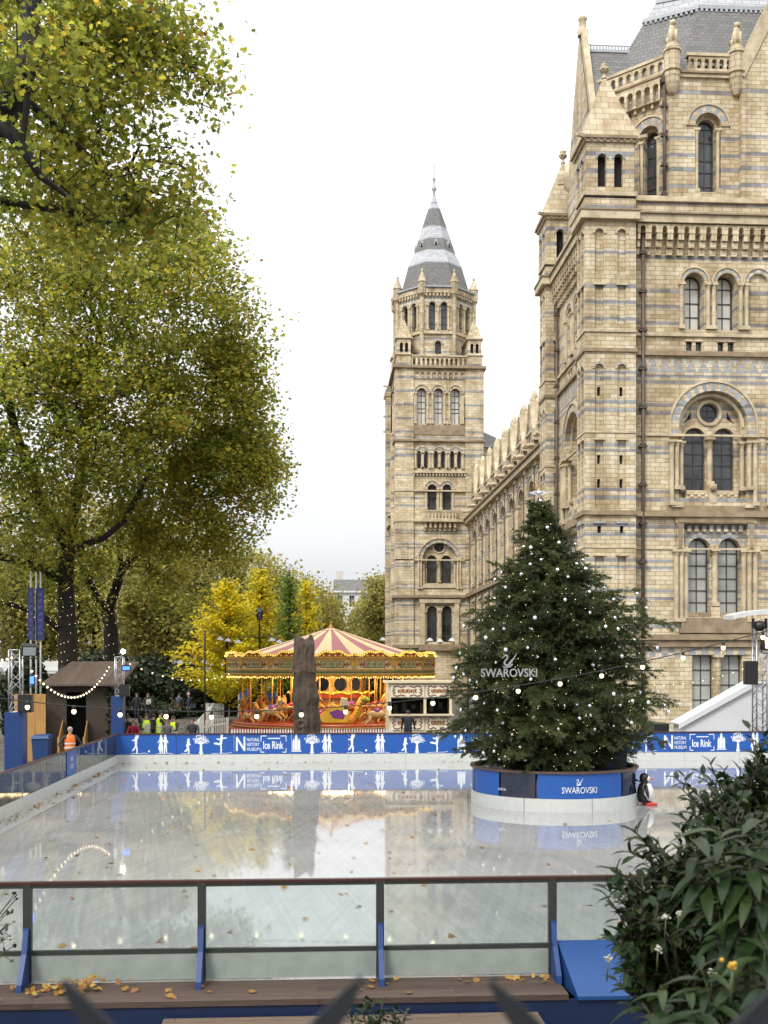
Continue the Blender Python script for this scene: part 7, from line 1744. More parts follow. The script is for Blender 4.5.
def horse_meshes():
    """galloping wooden horse, nose along +X; returns (body, saddle, mane) meshes"""
    b = MB()
    b.tube([(-.62, 0, .02), (-.50, 0, .06), (-.25, 0, .03), (.05, 0, 0), (.30, 0, .04), (.48, 0, .14)], [.09, .19, .21, .20, .21, .15], 12)
    b.tube([(.40, 0, .10), (.56, 0, .30), (.68, 0, .50), (.74, 0, .60)], [.17, .125, .095, .085], 10)
    b.tube([(.68, 0, .62), (.80, 0, .56), (.94, 0, .44), (1.0, 0, .39)], [.09, .088, .058, .045], 10)
    for s_ in (-1, 1):
        b.tube([(.70, .05*s_, .68), (.70, .06*s_, .78)], [.03, .008], 6)
        b.tube([(.36, .12*s_, -.08), (.62, .13*s_, -.18+.05*s_), (.78, .13*s_, -.30+.06*s_), (.66, .13*s_, -.46), (.72, .13*s_, -.50)], [.10, .065, .045, .032, .045], 8)
        b.tube([(-.46, .12*s_, -.02), (-.50, .13*s_, -.26), (-.70, .13*s_, -.36), (-.86, .13*s_, -.52+.05*s_), (-.96, .13*s_, -.53+.05*s_)], [.13, .085, .05, .034, .045], 8)
    s = MB(); s.tube([(-.2, 0, .19), (-.02, 0, .21), (.14, 0, .24)], [.12, .15, .10], 10); s.tube([(.10, -.2, .02), (.08, 0, .22), (.10, .2, .02)], [.03, .04, .03], 6); s.tube([(.45, -.14, .16), (.47, 0, .0), (.45, .14, .16)], .03, 6); s.tube([(.9, -.05, .50), (.62, -.1, .42), (.2, -.05, .30)], .014, 5); s.tube([(.9, .05, .50), (.62, .1, .42), (.2, .05, .30)], .014, 5)
    m = MB(); m.tube([(.72, 0, .74), (.60, 0, .60), (.48, .02, .42), (.36, .03, .24)], [.04, .07, .07, .04], 7); m.tube([(-.62, 0, .08), (-.82, 0, .10), (-.98, 0, -.08), (-1.06, 0, -.32)], [.05, .075, .08, .02], 7)
    return b, s, m
hb, hs_, hm_ = horse_meshes()
M['h_wood'] = [mat('golden_horse_paint', (.45, .21, .04), .35, var=.3), mat('cream_horse_paint', (.55, .33, .11), .35, var=.2), mat('brown_horse_paint', (.30, .12, .03), .35, var=.3)]
M['h_sad'] = [mat('crimson_saddle', (.35, .02, .05), .4, var=.2), mat('blue_saddle', (.03, .06, .3), .4, var=.2), mat('purple_saddle', (.22, .05, .28), .4, var=.2)]
hmesh = [hb.mesh('horse', m) for m in M['h_wood']]; smesh = [hs_.mesh('saddle', m) for m in M['h_sad']]; mmesh = hm_.mesh('mane', M['gold'])
pm = MB(); pm.tube([(0, 0, 0), (0, 0, 1.5), (0, 0, 3.0)], .032, 8)
for k in range(14): a = .02; pm.ball((.02*math.cos(k*2.2), .02*math.sin(k*2.2), .2+.2*k), .034, 0, 6, 4)
pmesh = pm.mesh('pole', M['gold'])
ih = 0
for row, r in enumerate((4.95, 3.95, 3.0)):
    for k in range(16):
        a = 2*PI*(k + .33*row)/16 + .1
        if row < 2 and abs(((a - (-PI/2+.09) + PI) % (2*PI)) - PI) < .24: continue      # gap for the chariot
        p = rb(r, a, .52); o = link('pole', pmesh, car); o.location = tuple(p - Vector(car.location)); o.scale = (1, 1, 1)
        if row == 2 and k % 2: continue
        z = 1.08 + .24*math.sin(k*1.9 + row*2.1); h_ = link('horse', hmesh[(k+row) % 3], car); h_.location = (p.x - CXc, p.y - CYc, z); h_.rotation_euler = (0, 0, a + PI/2)
        link('saddle', smesh[(k*2+row) % 3], h_); link('mane', mmesh, h_); ih += 1
ll = bpy.data.lights.new('carousel_lamp', 'POINT'); ll.energy = 260; ll.color = (1, .74, .40); ll.shadow_soft_size = .8      # its hundreds of amber bulbs
for a_ in (-2.2, -1.5, -.8): lo = bpy.data.objects.new('carousel_lamp', ll); COL.objects.link(lo); lo.parent = car; lo.location = (4.4*math.cos(a_), 4.4*math.sin(a_), 3.2)
# dragon chariot facing the rink
ch_ = MB(); a = -PI/2 + .13; c = rb(4.7, a, 0); X_ = lambda u, z, d=0: Vector((c.x + u, c.y - .25 + d, z))
ch_.slab([X_(-1.05, .62), X_(.15, .62), X_(.25, .78), X_(.2, 1.35), X_(-.1, 1.5), X_(-.75, 1.36), X_(-1.15, 1.05), X_(-1.25, .8)], (0, .06, 0), 0); ch_.slab([X_(-1.05, .62, .9), X_(.15, .62, .9), X_(.25, .78, .9), X_(.2, 1.35, .9), X_(-.1, 1.5, .9), X_(-.75, 1.36, .9), X_(-1.15, 1.05, .9), X_(-1.25, .8, .9)], (0, .06, 0), 0)
ch_.tube([X_(-1.3, .72, .4), X_(-.7, .64, .4), X_(0, .60, .4), X_(.45, .72, .4), X_(.72, 1.05, .4), X_(.80, 1.5, .4), X_(.92, 1.8, .4), X_(1.12, 1.86, .4)], [.22, .30, .32, .28, .22, .17, .15, .12], 12, 1); ch_.tube([X_(.98, 1.86, .4), X_(1.2, 1.80, .4), X_(1.36, 1.74, .4)], [.16, .12, .07], 8, 2)
ch_.slab([X_(-.55, .86, -.04), X_(-.02, .80, -.04), X_(.1, 1.15, -.04), X_(-.35, 1.3, -.04), X_(-.75, 1.15, -.04)], (0, .03, 0), 3); ch_.slab([X_(-.2, 1.5, .02), X_(.25, 1.5, .02), X_(.2, 1.85, .02), X_(-.1, 1.9, .02)], (0, .8, 0), 4)
for k in range(5): ch_.ball(tuple(X_(.62+.07*k, 1.0+.16*k, .2)), .08, 2, 6, 4)
ch_.build('dragon_chariot', [M['yellow'], mat('orange_paint', (.62, .24, .02), .4, var=.2), mat('lime_paint', (.36, .42, .03), .4, var=.2), M['h_sad'][2], M['cream']], car)

# petrified tree trunk standing just behind the far boards
mt = MB(); Ym = 43.6; rs = np.random.default_rng(9); n = 22; prof = [(732, 292, 318), (722, 294, 318), (706, 293.5, 316), (697, 291.5, 317.5), (680, 293, 315), (662, 293.5, 314), (672, 292, 316), (655, 293.5, 314), (645, 294, 314.5), (638.5, 295.5, 313)]
vv_ = []
for i, (py, a, b) in enumerate(prof):
    l, r_ = onY(a, py, Ym), onY(b, py, Ym); cx, hw = (l.x+r_.x)/2, (r_.x-l.x)/2
    for j in range(n):
        t_ = 2*PI*j/n; q = 1 + .11*math.sin(3*t_+1.0+.25*i) + .08*math.sin(7*t_+.9*i) + rs.uniform(-.08, .08); vv_.append((cx + hw*q*math.cos(t_), Ym + hw*.85*q*math.sin(t_), (l.z + ((.16*math.sin(2*t_+.5) + rs.uniform(-.07, .07)) if i == len(prof)-1 else rs.uniform(-.05, .05))) if i else -.1))
fs = [[i*n+j, i*n+(j+1) % n, (i+1)*n+(j+1) % n, (i+1)*n+j] for i in range(len(prof)-1) for j in range(n)] + [[(len(prof)-1)*n+j for j in range(n)]]
mt.add(vv_, fs, 0, False); c = onY(301, 724, Ym-.42); mt.lathe([(.22, 0), (.26, .03), (.16, .06), (.08, .04)], (0, 0, 0), 10, 0, False); 
mt.v[-40:] = [(c.x + q[0], c.y - q[2], c.z + q[1]*.8) for q in mt.v[-40:]]
tr_ = mt.build('petrified_trunk', mat('petrified_wood', (.060, .041, .026), .8, var=.6, scale=3, bump=1.0)); tag(tr_, 'tall knotted brown petrified tree trunk standing upright before the carousel', 'fossil trunk')

# ------------------------------------------------------------------ snack kiosk, ticket booth, fences
ky = 50.0; kx0, kx1 = XY(388.5, ky), XY(452, ky); kz = lambda py: ZY(410, py, ky)
k_ = thing('snack_kiosk', 'cream snack kiosk with scrolled dark red signboards right of the carousel', 'kiosk', ((kx0+kx1)/2, ky, 0)); w = Wall((0, ky, 0), (1, 0, 0), (0, -1, 0)); mb = MB(); mid = XY(425, ky)
ho = [rect(kx0+.12, mid-.06, kz(714), kz(698)), rect(mid+.06, kx1-.12, kz(714), kz(698))]
fill(mb, w, rect(kx0, kx1, -.05, kz(683)), ho, 0, 0)
for q in ho: reveal(mb, w, q, 0, .12, 0)
mb.box((kx0, ky+2.2, -.05), (kx1, ky+2.25, kz(683)), 0); mb.box((kx0, ky+.002, -.05), (kx0+.05, ky+2.2, kz(683)), 0); mb.box((kx1-.05, ky+.002, -.05), (kx1, ky+2.2, kz(683)), 0); mb.box((kx0+.05, ky+1.3, .0), (kx1-.05, ky+1.34, kz(684)), 1)
for j in range(6): mb.box((kx0+.3+j*.42, ky+1.2, 1.3+.12*(j % 3)), (kx0+.5+j*.42, ky+1.28, 1.75+.1*(j % 2)), 2)
mb.build('walls', [M['cream'], M['dark'], mat('dim_kiosk_goods', (.07, .045, .03), .6, var=.5, scale=6)], k_); mb = MB(); mb.box((kx0-.12, ky-.18, kz(683)), (kx1+.12, ky+2.4, kz(681))); mb.build('roof', M['cream'], k_)
mb = MB(); mb.box((kx0-.05, ky-.32, kz(715.5)), (kx1+.05, ky-.003, kz(714)+.004)); mb.build('counter', M['cream'], k_)
def scroll_board(u0, u1, v0, v1):
    mb = MB(); wbox(mb, w, u0, u1, v0, v1, -.05, -.004, 0); cx, cz = (u0+u1)/2, (v0+v1)/2; hw, hh = (u1-u0)/2*.92, (v1-v0)/2*.86
    for sx_ in (-1, 1):
        for sz in (-1, 1):
            mb.tube([w.P(cx+sx_*hw*f, cz+sz*hh*g, -.06) for f, g in ((.15, .95), (.45, .7), (.62, .98), (.85, .85), (.95, .5), (.78, .3), (.98, .05))], .022, 5, 1)
    for j in range(9): a = cx - hw*.62 + hw*1.24*j/9; wbox(mb, w, a, a+hw*.1, cz-hh*(.28+.07*(j % 2)), cz+hh*(.3+.06*(j % 3)), -.07, -.05, 1 + (j % 2))
    mb.build('signboard', [mat('pale_cream_board', (.68, .62, .46), .5, var=.05), mat('maroon_scrolls', (.16, .025, .02), .5), M['gold']], k_)
for a, b in ((kx0+.1, mid-.05), (mid+.05, kx1-.1)): scroll_board(a, b, kz(697), kz(685)); scroll_board(a, b, kz(730), kz(716))
ty = 78.0; k_ = thing('ticket_booth', 'white booth with blue and red panels glimpsed through the carousel poles', 'booth', (XY(257, ty), ty, 0)); mb = MB(); a, b = XY(238, ty), XY(277, ty); zt_ = ZY(257, 680, ty)
w = Wall((0, ty, 0), (1, 0, 0), (0, -1, 0)); fill(mb, w, rect(a, b, -.05, zt_), [rect(a+.9, b-.9, 1.0, zt_-.6)], 0, 0); mb.box((a, ty+2, -.05), (b, ty+2.1, zt_), 0); mb.box((a, ty+.002, -.05), (a+.08, ty+2, zt_), 0); mb.box((b-.08, ty+.002, -.05), (b, ty+2, zt_), 0); mb.box((a+.3, ty+1.2, 0), (b-.3, ty+1.25, zt_-.2), 1); mb.build('walls', [M['white'], M['dark']], k_)
mb = MB(); mb.box((a-.2, ty-.35, zt_+.002), (b+.2, ty+2.3, zt_+.25)); mb.build('roof', M['white'], k_)
for q in (a+.1, b-.8): mb = MB(); mb.box((q, ty-.03, .9), (q+.7, ty-.003, zt_-.55)); mb.build('blue_panel', M['blue'], k_); mb = MB(); mb.box((q+.72 if q == a+.1 else q-.12, ty-.025, .9), (q+.82 if q == a+.1 else q-.02, ty-.003, zt_-.55)); mb.build('red_stripe', M['red'], k_)
def picket(label, A, B, n, h, z=-.05):
    A, B = Vector(A), Vector(B); t_ = thing('picket_fence', label, 'fence', tuple(A), 'white picket fences'); mb = MB(); d = (B-A).normalized(); nn = Vector((d.y, -d.x, 0))
    for k in range(n+1):
        c = A.lerp(B, k/n) + Vector((0, 0, z)); s = .03
        mb.slab([c-d*s, c+d*s, c+d*s+Vector((0, 0, h-.07)), c+Vector((0, 0, h)), c-d*s+Vector((0, 0, h-.07))], nn*.02)
    mb.build('pickets', M['white_fence'], t_); mb = MB()
    for q in (.28, .72): mb.bar(A+Vector((0, 0, z+h*q))-nn*.012, B+Vector((0, 0, z+h*q))-nn*.012, .02, .07)
    mb.build('rails', M['white_fence'], t_)
    for k in (0, .5, 1): mb = MB(); c = A.lerp(B, k)-nn*.06; mb.box((c.x-.045, c.y-.045, z), (c.x+.045, c.y+.045, z+h*.95)); mb.build('post', M['white_fence'], t_)
M['white_fence'] = mat('white_fence_paint', (.62, .62, .58), .5, var=.06)
picket('white picket fence right behind the far boards, in front of the carousel', (XY(232, 46.5), 46.5, 0), (XY(392, 46.5), 46.5, 0), 60, .97)
picket('white picket fence sloping up beside the path, left of the carousel', (XY(197, 50), 50, 0), (XY(214, 74), 74, 0), 110, 1.15)
picket('short white picket fence just left of the carousel platform', (XY(197, 50), 50.05, 0), (XY(228, 54.5), 54.5, 0), 16, 1.1)
picket('white picket fence crossing behind the path, left of the carousel poles', (XY(206, 74), 74.1, 0), (XY(228, 72), 72, 0), 16, 1.15)
t_ = thing('crowd_barrier', 'grey metal crowd barrier along the far path by the fence', 'barrier', (XY(205, 79), 79, 0)); mb = MB(); a, b = XY(192, 79), XY(213, 79)
mb.tube([(a, 79, -.05), (a, 79, 1.1), (b, 79, 1.1), (b, 79, -.05)], .025, 6); mb.tube([(a, 79, .3), (b, 79, .3)], .02, 6); mb.build('frame', M['alu'], t_); mb = MB()
for k in range(1, 13): x = a+(b-a)*k/13; mb.tube([(x, 79, .3), (x, 79, 1.1)], .009, 4)
mb.build('bars', M['alu'], t_)
# street lamp between the ginkgos
ly = 69.0; lx = XY(259.5, ly); t_ = thing('street_lamp', 'black lantern street lamp standing between the yellow ginkgos', 'street lamp', (lx, ly, 0)); zl = ZY(259, 620, ly)
mb = MB(); mb.lathe([(.16, -.05), (.16, .5), (.10, .6), (.07, .7), (.055, zl-.4), (.09, zl-.35), (.04, zl-.2), (.05, zl)], (lx, ly, 0), 10); mb.build('post', M['black'], t_); mb = MB()
mb.lathe([(.14, zl), (.24, zl+.5)], (lx, ly, 0), 6, 1, False); mb.lathe([(.28, zl+.5), (.2, zl+.66), (.08, zl+.76), (.05, zl+.9), (0, zl+.95)], (lx, ly, 0), 6, 0, False)
for k in range(6): a = 2*PI*k/6; mb.bar((lx+.145*math.cos(a), ly+.145*math.sin(a), zl), (lx+.245*math.cos(a), ly+.245*math.sin(a), zl+.5), .025, .025, 0)
mb.build('lantern', [M['black'], M['dkglass']], t_)

# ------------------------------------------------------------------ left: shed, plywood hoarding, bin, light towers, banners
sy0, sy1 = 43.0, 45.6; sx0, sx1 = XY(46.5, sy0), XY(108, sy0); ez = ZY(75, 684, sy0); rz_ = ZY(90, 663, sy1)
M['dark_wood'] = planks('dark_diagonal_boards', (.035, .022, .014), (.055, .036, .022), .16, 'D'); M['roof_wood'] = planks('brown_roof_boards', (.075, .048, .032), (.115, .078, .054), .22, 'V')
sd = thing('wooden_shed', 'dark boarded shed with a brown plank roof and open doorway', 'shed', ((sx0+sx1)/2, sy0, 0)); w = Wall((0, sy0, 0), (1, 0, 0), (0, -1, 0)); mb = MB(); d0, d1 = XY(66.5, sy0), XY(86, sy0)
dr = rect(d0, d1, -.04, ZY(75, 692, sy0)); fill(mb, w, rect(sx0, sx1, -.06, ez), [dr], 0, 0); reveal(mb, w, dr, 0, .12, 0)
mb.box((sx0, sy0+.002, -.06), (sx0+.06, sy1, ez), 0); mb.box((sx1-.06, sy0+.002, -.06), (sx1, sy1, ez), 0); mb.box((sx0, sy1-.06, -.06), (sx1, sy1, rz_-.15), 0); mb.box((sx0+.1, sy0+1.2, -.06), (sx1-.1, sy0+1.22, ez), 1)
mb.slab([(sx1-.06, sy0, ez), (sx1-.06, sy1, ez), (sx1-.06, sy1, rz_-.1)], (.06, 0, 0), 0); mb.slab([(sx0, sy0, ez), (sx0, sy1, ez), (sx0, sy1, rz_-.1)], (.06, 0, 0), 0); mb.build('walls', [M['dark_wood'], M['dark']], sd)
mb = MB(); mb.slab([(sx0-.15, sy0-.45, ez-.07), (sx1+.55, sy0-.45, ez-.07), (sx1+.75, sy1+.2, rz_), (sx0+.35, sy1+.2, rz_)], (0, 0, .07)); mb.build('roof', M['roof_wood'], sd)
for q0, q1 in ((62, 58.5), (86.5, 84)):
    mb = MB(); a = XY(q0, sy0-.1); p0, p1 = Vector((a, sy0-.05, -.05)), Vector((XY(q1, 41.6), 41.6, -.05)); mb.bar(p0, p0+Vector((0, 0, 1.15)), .07); mb.bar(p1, p1+Vector((0, 0, .95)), .07); mb.slab([p0+Vector((0, 0, .1)), p1+Vector((0, 0, 0)), p1+Vector((0, 0, .95)), p0+Vector((0, 0, 1.5))], (.03, 0, 0)); mb.build('step_rail', M['ply'] if 'ply' in M else mat('orange_plywood', (.36, .19, .055), .6, var=.2, scale=2), sd)
mb = MB(); 
for k in range(60): q = Vector((sx1+.05+random.uniform(-.1, .12), sy0-.05+random.uniform(-.1, .3), random.uniform(0, ez-.1))); mb.ball(tuple(q), random.uniform(.04, .1), 0, 5, 4)
mb.build('garland', M['needle'], sd)
M['ply'] = mat('orange_plywood_board', (.36, .19, .055), .6, var=.2, scale=2)
t_ = thing('plywood_hoarding', 'orange plywood hoarding beside the shed, left of the blue bin', 'hoarding', (XY(30, 42.4), 42.4, 0)); 
for k in range(3):
    a, b = XY(14, 42.4), XY(45.8, 42.4); mb = MB(); mb.box((a+(b-a)*k/3+.008, 42.4, -.06), (a+(b-a)*(k+1)/3-.008, 42.44, ZY(30, 694, 42.4))); mb.build('board', M['ply'], t_)
mb = MB(); mb.bar((XY(14, 42.46), 42.46, 2.2), (XY(45.8, 42.46), 42.46, 2.2), .05, .08); mb.build('batten', M['ply'], t_)
by = 39.5; t_ = thing('wheelie_bin', 'blue plastic wheelie bin standing by the shed', 'bin', (XY(42, by), by, 0)); mb = MB(); x = XY(42, by); mb.frustum([(x-.24, by-.26, .02), (x+.24, by-.26, .02), (x+.24, by+.26, .02), (x-.24, by+.26, .02)], [(x-.29, by-.32, 1.0), (x+.29, by-.32, 1.0), (x+.29, by+.32, 1.0), (x-.29, by+.32, 1.0)]); M['binblue'] = mat('blue_bin_plastic', (.007, .038, .13), .5, var=.1)
mb.build('bin_body', M['binblue'], t_); mb = MB(); mb.frustum([(x-.33, by-.36, 1.002), (x+.33, by-.36, 1.002), (x+.33, by+.36, 1.002), (x-.33, by+.36, 1.002)], [(x-.27, by-.28, 1.10), (x+.27, by-.28, 1.10), (x+.27, by+.34, 1.13), (x-.27, by+.34, 1.13)]); mb.build('lid', M['binblue'], t_)
for q in (-.2, .2): mb = MB(); mb.tube([(x+q-.03, by+.3, .09), (x+q+.03, by+.3, .09)], .1, 10); mb.build('wheel', M['black'], t_)

def truss_geo(mb, x, y, z0, z1, s=.26, r=.022, mi=0):
    cs = [(x-s/2, y-s/2), (x+s/2, y-s/2), (x+s/2, y+s/2), (x-s/2, y+s/2)]
    for c in cs: mb.tube([(c[0], c[1], z0), (c[0], c[1], z1)], r, 6, mi)
    n = max(2, int((z1-z0)/.26)); h = (z1-z0)/n
    for i in range(n):
        for k in range(4):
            a, b = cs[k], cs[(k+1) % 4]; 
            if (i+k) % 2: a, b = b, a
            mb.tube([(a[0], a[1], z0+h*i), (b[0], b[1], z0+h*(i+1))], r*.55, 5, mi, cap=False)
    for z in (z0, z1):
        for k in range(4): a, b = cs[k], cs[(k+1) % 4]; mb.tube([(a[0], a[1], z), (b[0], b[1], z)], r*.8, 5, mi)
def speaker(label, x, y, z0, z1, wd, tilt=0):
    t_ = thing('loudspeaker', label, 'loudspeaker', (x, y, z0)); mb = MB(); mb.frustum([(x-wd/2, y-.2, z0), (x+wd/2, y-.2, z0), (x+wd*.4, y+.2, z0), (x-wd*.4, y+.2, z0)], [(x-wd/2, y-.2, z1), (x+wd/2, y-.2, z1), (x+wd*.4, y+.2, z1), (x-wd*.4, y+.2, z1)]); mb.build('cabinet', M['black'], t_)
    mb = MB(); mb.box((x-wd*.44, y-.215, z0+.03), (x+wd*.44, y-.203, z1-.03)); mb.build('grille', mat('speaker_grille', (.007, .007, .007), .7, var=.4, scale=60), t_); mb = MB(); mb.bar((x, y+.2, (z0+z1)/2), (x-.3, y+.25, (z0+z1)/2), .05); mb.build('bracket', M['alu'], t_)
def flood(label, x, y, z, wd, h, d_, face_m, rx=.5, yaw=0):
    t_ = thing('floodlight', label, 'floodlight', (x, y, z)); R_ = Matrix.Rotation(yaw, 3, 'Z') @ Matrix.Rotation(rx, 3, 'X'); c = Vector((x, y, z)); ax, ay, az = R_ @ Vector((wd/2, 0, 0)), R_ @ Vector((0, d_/2, 0)), R_ @ Vector((0, 0, h/2))
    mb = MB(); mb.obox(c, ax, ay, az); mb.build('housing', M['black'], t_); mb = MB(); mb.obox(c - ay*1.03, ax*.86, ay*.02, az*.80); mb.build('lens', face_m, t_)
    mb = MB(); mb.bar(c - ax*1.1 + ay, c - ax*1.1 - Vector((0, 0, h*.75)), .03); mb.bar(c + ax*1.1 + ay, c + ax*1.1 - Vector((0, 0, h*.75)), .03); mb.bar(c - ax*1.1 - Vector((0, 0, h*.75)), c + ax*1.1 - Vector((0, 0, h*.75)), .03); mb.build('yoke', M['black'], t_)
def tower(label, px0, px1, ptop, ppil, Y, pt0, pt1, skew=0):
    a, b = XY(px0, Y), XY(px1, Y); t_ = thing('light_tower', label, 'light tower', ((a+b)/2, Y, 0), 'light towers along the left side'); zc = ZY((px0+px1)/2, ppil, Y); mb = MB(); mb.box((a, Y-.2, -.05), (b, Y+.3, zc)); mb.build('blue_plinth', M['blue_pillar'], t_)
    mb = MB(); c = (XY(pt0, Y)+XY(pt1, Y))/2; truss_geo(mb, c, Y, zc+.002, ZY(pt0, ptop, Y), XY(pt1, Y)-XY(pt0, Y)-.04); mb.build('truss', M['alu'], t_); return c, ZY(pt0, ptop, Y)
Y1t, Y2t = 30.0, 42.2
c1, z1t = tower('blue boxed light tower nearest the viewer, at the left picture edge', 6.5, 24.5, 650, 712, Y1t, 9.5, 22)
c2, z2t = tower('blue boxed light tower at the far left corner of the rink', 112, 124, 657, 696, Y2t, 115, 124)
speaker('black loudspeaker hung on the nearest left light tower', XY(26.5, Y1t-.1), Y1t-.1, ZY(26, 712, Y1t), ZY(26, 694.5, Y1t), .36)
speaker('black loudspeaker hung on the far left light tower', XY(125, Y2t-.2), Y2t-.2, ZY(125, 696, Y2t), ZY(125, 684.5, Y2t), .36)
M['pale_lens'] = mat('pale_glass_lens', (.38, .43, .42), .2, var=.1); M['blue_lens'] = mat('blue_glowing_lens', (.02, .06, .7), .3, var=0, emit=2.2, emcol=(.05, .15, 1)); M['white_lens'] = mat('white_glowing_lens', (1, .95, 1), .3, var=0, emit=9, emcol=(.95, .9, 1)); M['warm_lens'] = mat('warm_glowing_lens', (1, .85, .5), .3, var=0, emit=4, emcol=(1, .82, .45))
flood('square floodlight with a pale glass face on top of the nearest left tower', XY(30, Y1t), Y1t-.1, ZY(30, 650, Y1t), .38, .30, .18, M['pale_lens'], .45, .35)
flood('thin blue lit lamp tilted steeply on the nearest left tower', XY(33, Y1t), Y1t-.1, ZY(33, 679.5, Y1t), .12, .26, .12, M['blue_lens'], .2, .2)
flood('blue lit lamp on the far left tower', XY(127.5, Y2t), Y2t-.3, ZY(127, 667.5, Y2t), .30, .17, .16, M['blue_lens'], .3, .2)
t_ = thing('spotlight', 'small bright white spotlight on top of the far left tower', 'spotlight', (XY(123, Y2t), Y2t-.25, ZY(123, 652, Y2t))); mb = MB(); c = onY(123, 651.5, Y2t-.3); mb.ball(tuple(c), .09, 0, 10, 8); mb.build('lens', M['white_lens'], t_); mb = MB(); mb.tube([c+Vector((0, .05, 0)), c+Vector((0, .3, .03))], [.1, .08], 10); mb.build('housing', M['black'], t_)
# banners
Yb_ = 47.5; t_ = thing('banner_stand', 'tall pair of dark blue printed banners on white poles in front of the trunk', 'banner', (XY(36, Yb_), Yb_, 0)); M['banner'] = mat('dark_blue_banner', (.018, .022, .10), .7, var=.5, scale=4); M['poleW'] = mat('white_pole', (.45, .45, .43), .4, var=.05)
for px in (30.8, 36.2, 40.6): x = XY(px, Yb_); mb = MB(); mb.tube([(x, Yb_, -.05), (x, Yb_, ZY(px, 572, Yb_))], .04, 8); mb.build('pole', M['poleW'], t_)
for a, b, pr in ((29.6, 35.4, .16), (36.6, 44.6, .0)):
    mb = MB(); xa, xb = XY(a, Yb_), XY(b, Yb_); mb.box((xa, Yb_-.1-pr, ZY(36, 640, Yb_)), (xb, Yb_-.07-pr, ZY(36, 588, Yb_)), 0)
    for k in range(7): z = ZY(36, 593+k*6.5, Yb_); mb.poly([(xa+.05+.05*(k % 2), Yb_-.103-pr, z), (xb-.06, Yb_-.103-pr, z), (xb-.08-.04*(k % 3), Yb_-.103-pr, z-.12), (xa+.1, Yb_-.103-pr, z-.15)], 1)
    mb.build('banner_cloth', [M['banner'], mat('banner_print', (.05, .06, .20), .7, var=.3)], t_)

# ------------------------------------------------------------------ right: marquee and truss with lamps
my = 47.0; M['pvc'] = mat('white_marquee_cloth', (.58, .59, .60), .5, var=.04, scale=1)
t_ = thing('marquee', 'white marquee with a sloping roof edge rising behind the far boards at right', 'marquee', (XY(740, my), my, 0)); xa, xb = XY(681, my), XY(752, my); za, zb = ZY(681, 725, my), ZY(752, 684, my); mb = MB()
mb.slab([(xa, my, -.05), (xb+2.2, my, -.05), (xb+2.2, my, zb+.1), (xb, my, zb), (xa, my, za)], (0, .05, 0)); mb.slab([(xa, my+.05, -.05), (xa, my+1, -.05), (xa, my+1, za), (xa, my+.05, za)], (.04, 0, 0)); mb.build('end_wall', M['pvc'], t_)
mb = MB(); mb.slab([(xa-.12, my-.12, za+.0), (xb, my-.12, zb+.03), (xb, my+1.1, zb+.03), (xa-.12, my+1.1, za)], (-.02, 0, .07)); mb.slab([(xb+.01, my-.12, zb+.03), (xb+2.4, my-.12, zb-.0), (xb+2.4, my+1.1, zb), (xb+.01, my+1.1, zb+.03)], (0, 0, .07)); mb.slab([(xa-.14, my-.16, za-.16), (xb, my-.16, zb-.16), (xb, my-.16, zb+.10), (xa-.14, my-.16, za+.07)], (0, .04, 0)); mb.build('roof', M['pvc'], t_)
mb = MB(); mb.box((xa-.9, my+1, -.05), (xa-.2, my+2.4, 1.0)); tt = thing('generator_box', 'low dark grey equipment box left of the marquee foot', 'box', (xa-.5, my+1, 0)); mb.build('case', M['steel'], tt); mb = MB()
for k in range(6): mb.box((xa-.85+.11*k, my+.985, .35), (xa-.79+.11*k, my+.998, .95))
mb.build('vents', M['black'], tt)
Yr = 43.0; x = XY(758.5, Yr); t_ = thing('lighting_truss', 'aluminium lattice truss tower rising at the right edge behind the shrubs', 'truss tower', (x, Yr, 0)); mb = MB(); truss_geo(mb, x+.05, Yr, -.05, ZY(758, 622, Yr), .42, .03); mb.build('truss', M['alu'], t_)
mb = MB(); mb.box((x-.35, Yr-.35, -.05), (x+.45, Yr+.35, .0)); mb.build('base_plate', M['steel'], t_)
t_ = thing('rain_cover', 'pale grey curved cover reaching left over the lamps on the right truss', 'cover', (x, Yr, ZY(758, 618, Yr))); mb = MB(); pts_ = [(733.5, 619.5), (740, 617.5), (752, 615.5), (765, 614), (778, 613)]
for (a, b), (c, d) in zip(pts_, pts_[1:]): p, q = onY(a, b, Yr-.6), onY(c, d, Yr-.6); mb.slab([p, q, q+Vector((0, 1.1, .05)), p+Vector((0, 1.1, .05))], (0, 0, .16))
mb.build('shell', mat('pale_grey_plastic', (.52, .54, .53), .4, var=.06), t_)
mv = thing('moving_head_lamp', 'black round moving lamp under the pale cover at the top of the right truss', 'lamp', (x, Yr-.5, ZY(758, 630, Yr))); mb = MB(); c = onY(759.5, 626, Yr-.5); mb.ball(tuple(c), .24, 0, 14, 10, (1, .9, .9)); mb.build('head', M['black'], mv); mb = MB(); mb.box((c.x-.28, c.y-.1, c.z-.1), (c.x-.24, c.y+.1, c.z+.3)); mb.box((c.x+.24, c.y-.1, c.z-.1), (c.x+.28, c.y+.1, c.z+.3)); mb.build('yoke', M['black'], mv)
flood('large floodlight glowing warm yellow on the right truss', XY(762, Yr), Yr-.7, ZY(762, 644, Yr), .56, .50, .3, M['warm_lens'], -.15, .1)
speaker('black wedge loudspeaker hung left of the right truss', XY(748, Yr), Yr-.2, ZY(748, 684.5, Yr), ZY(748, 661, Yr), .5)

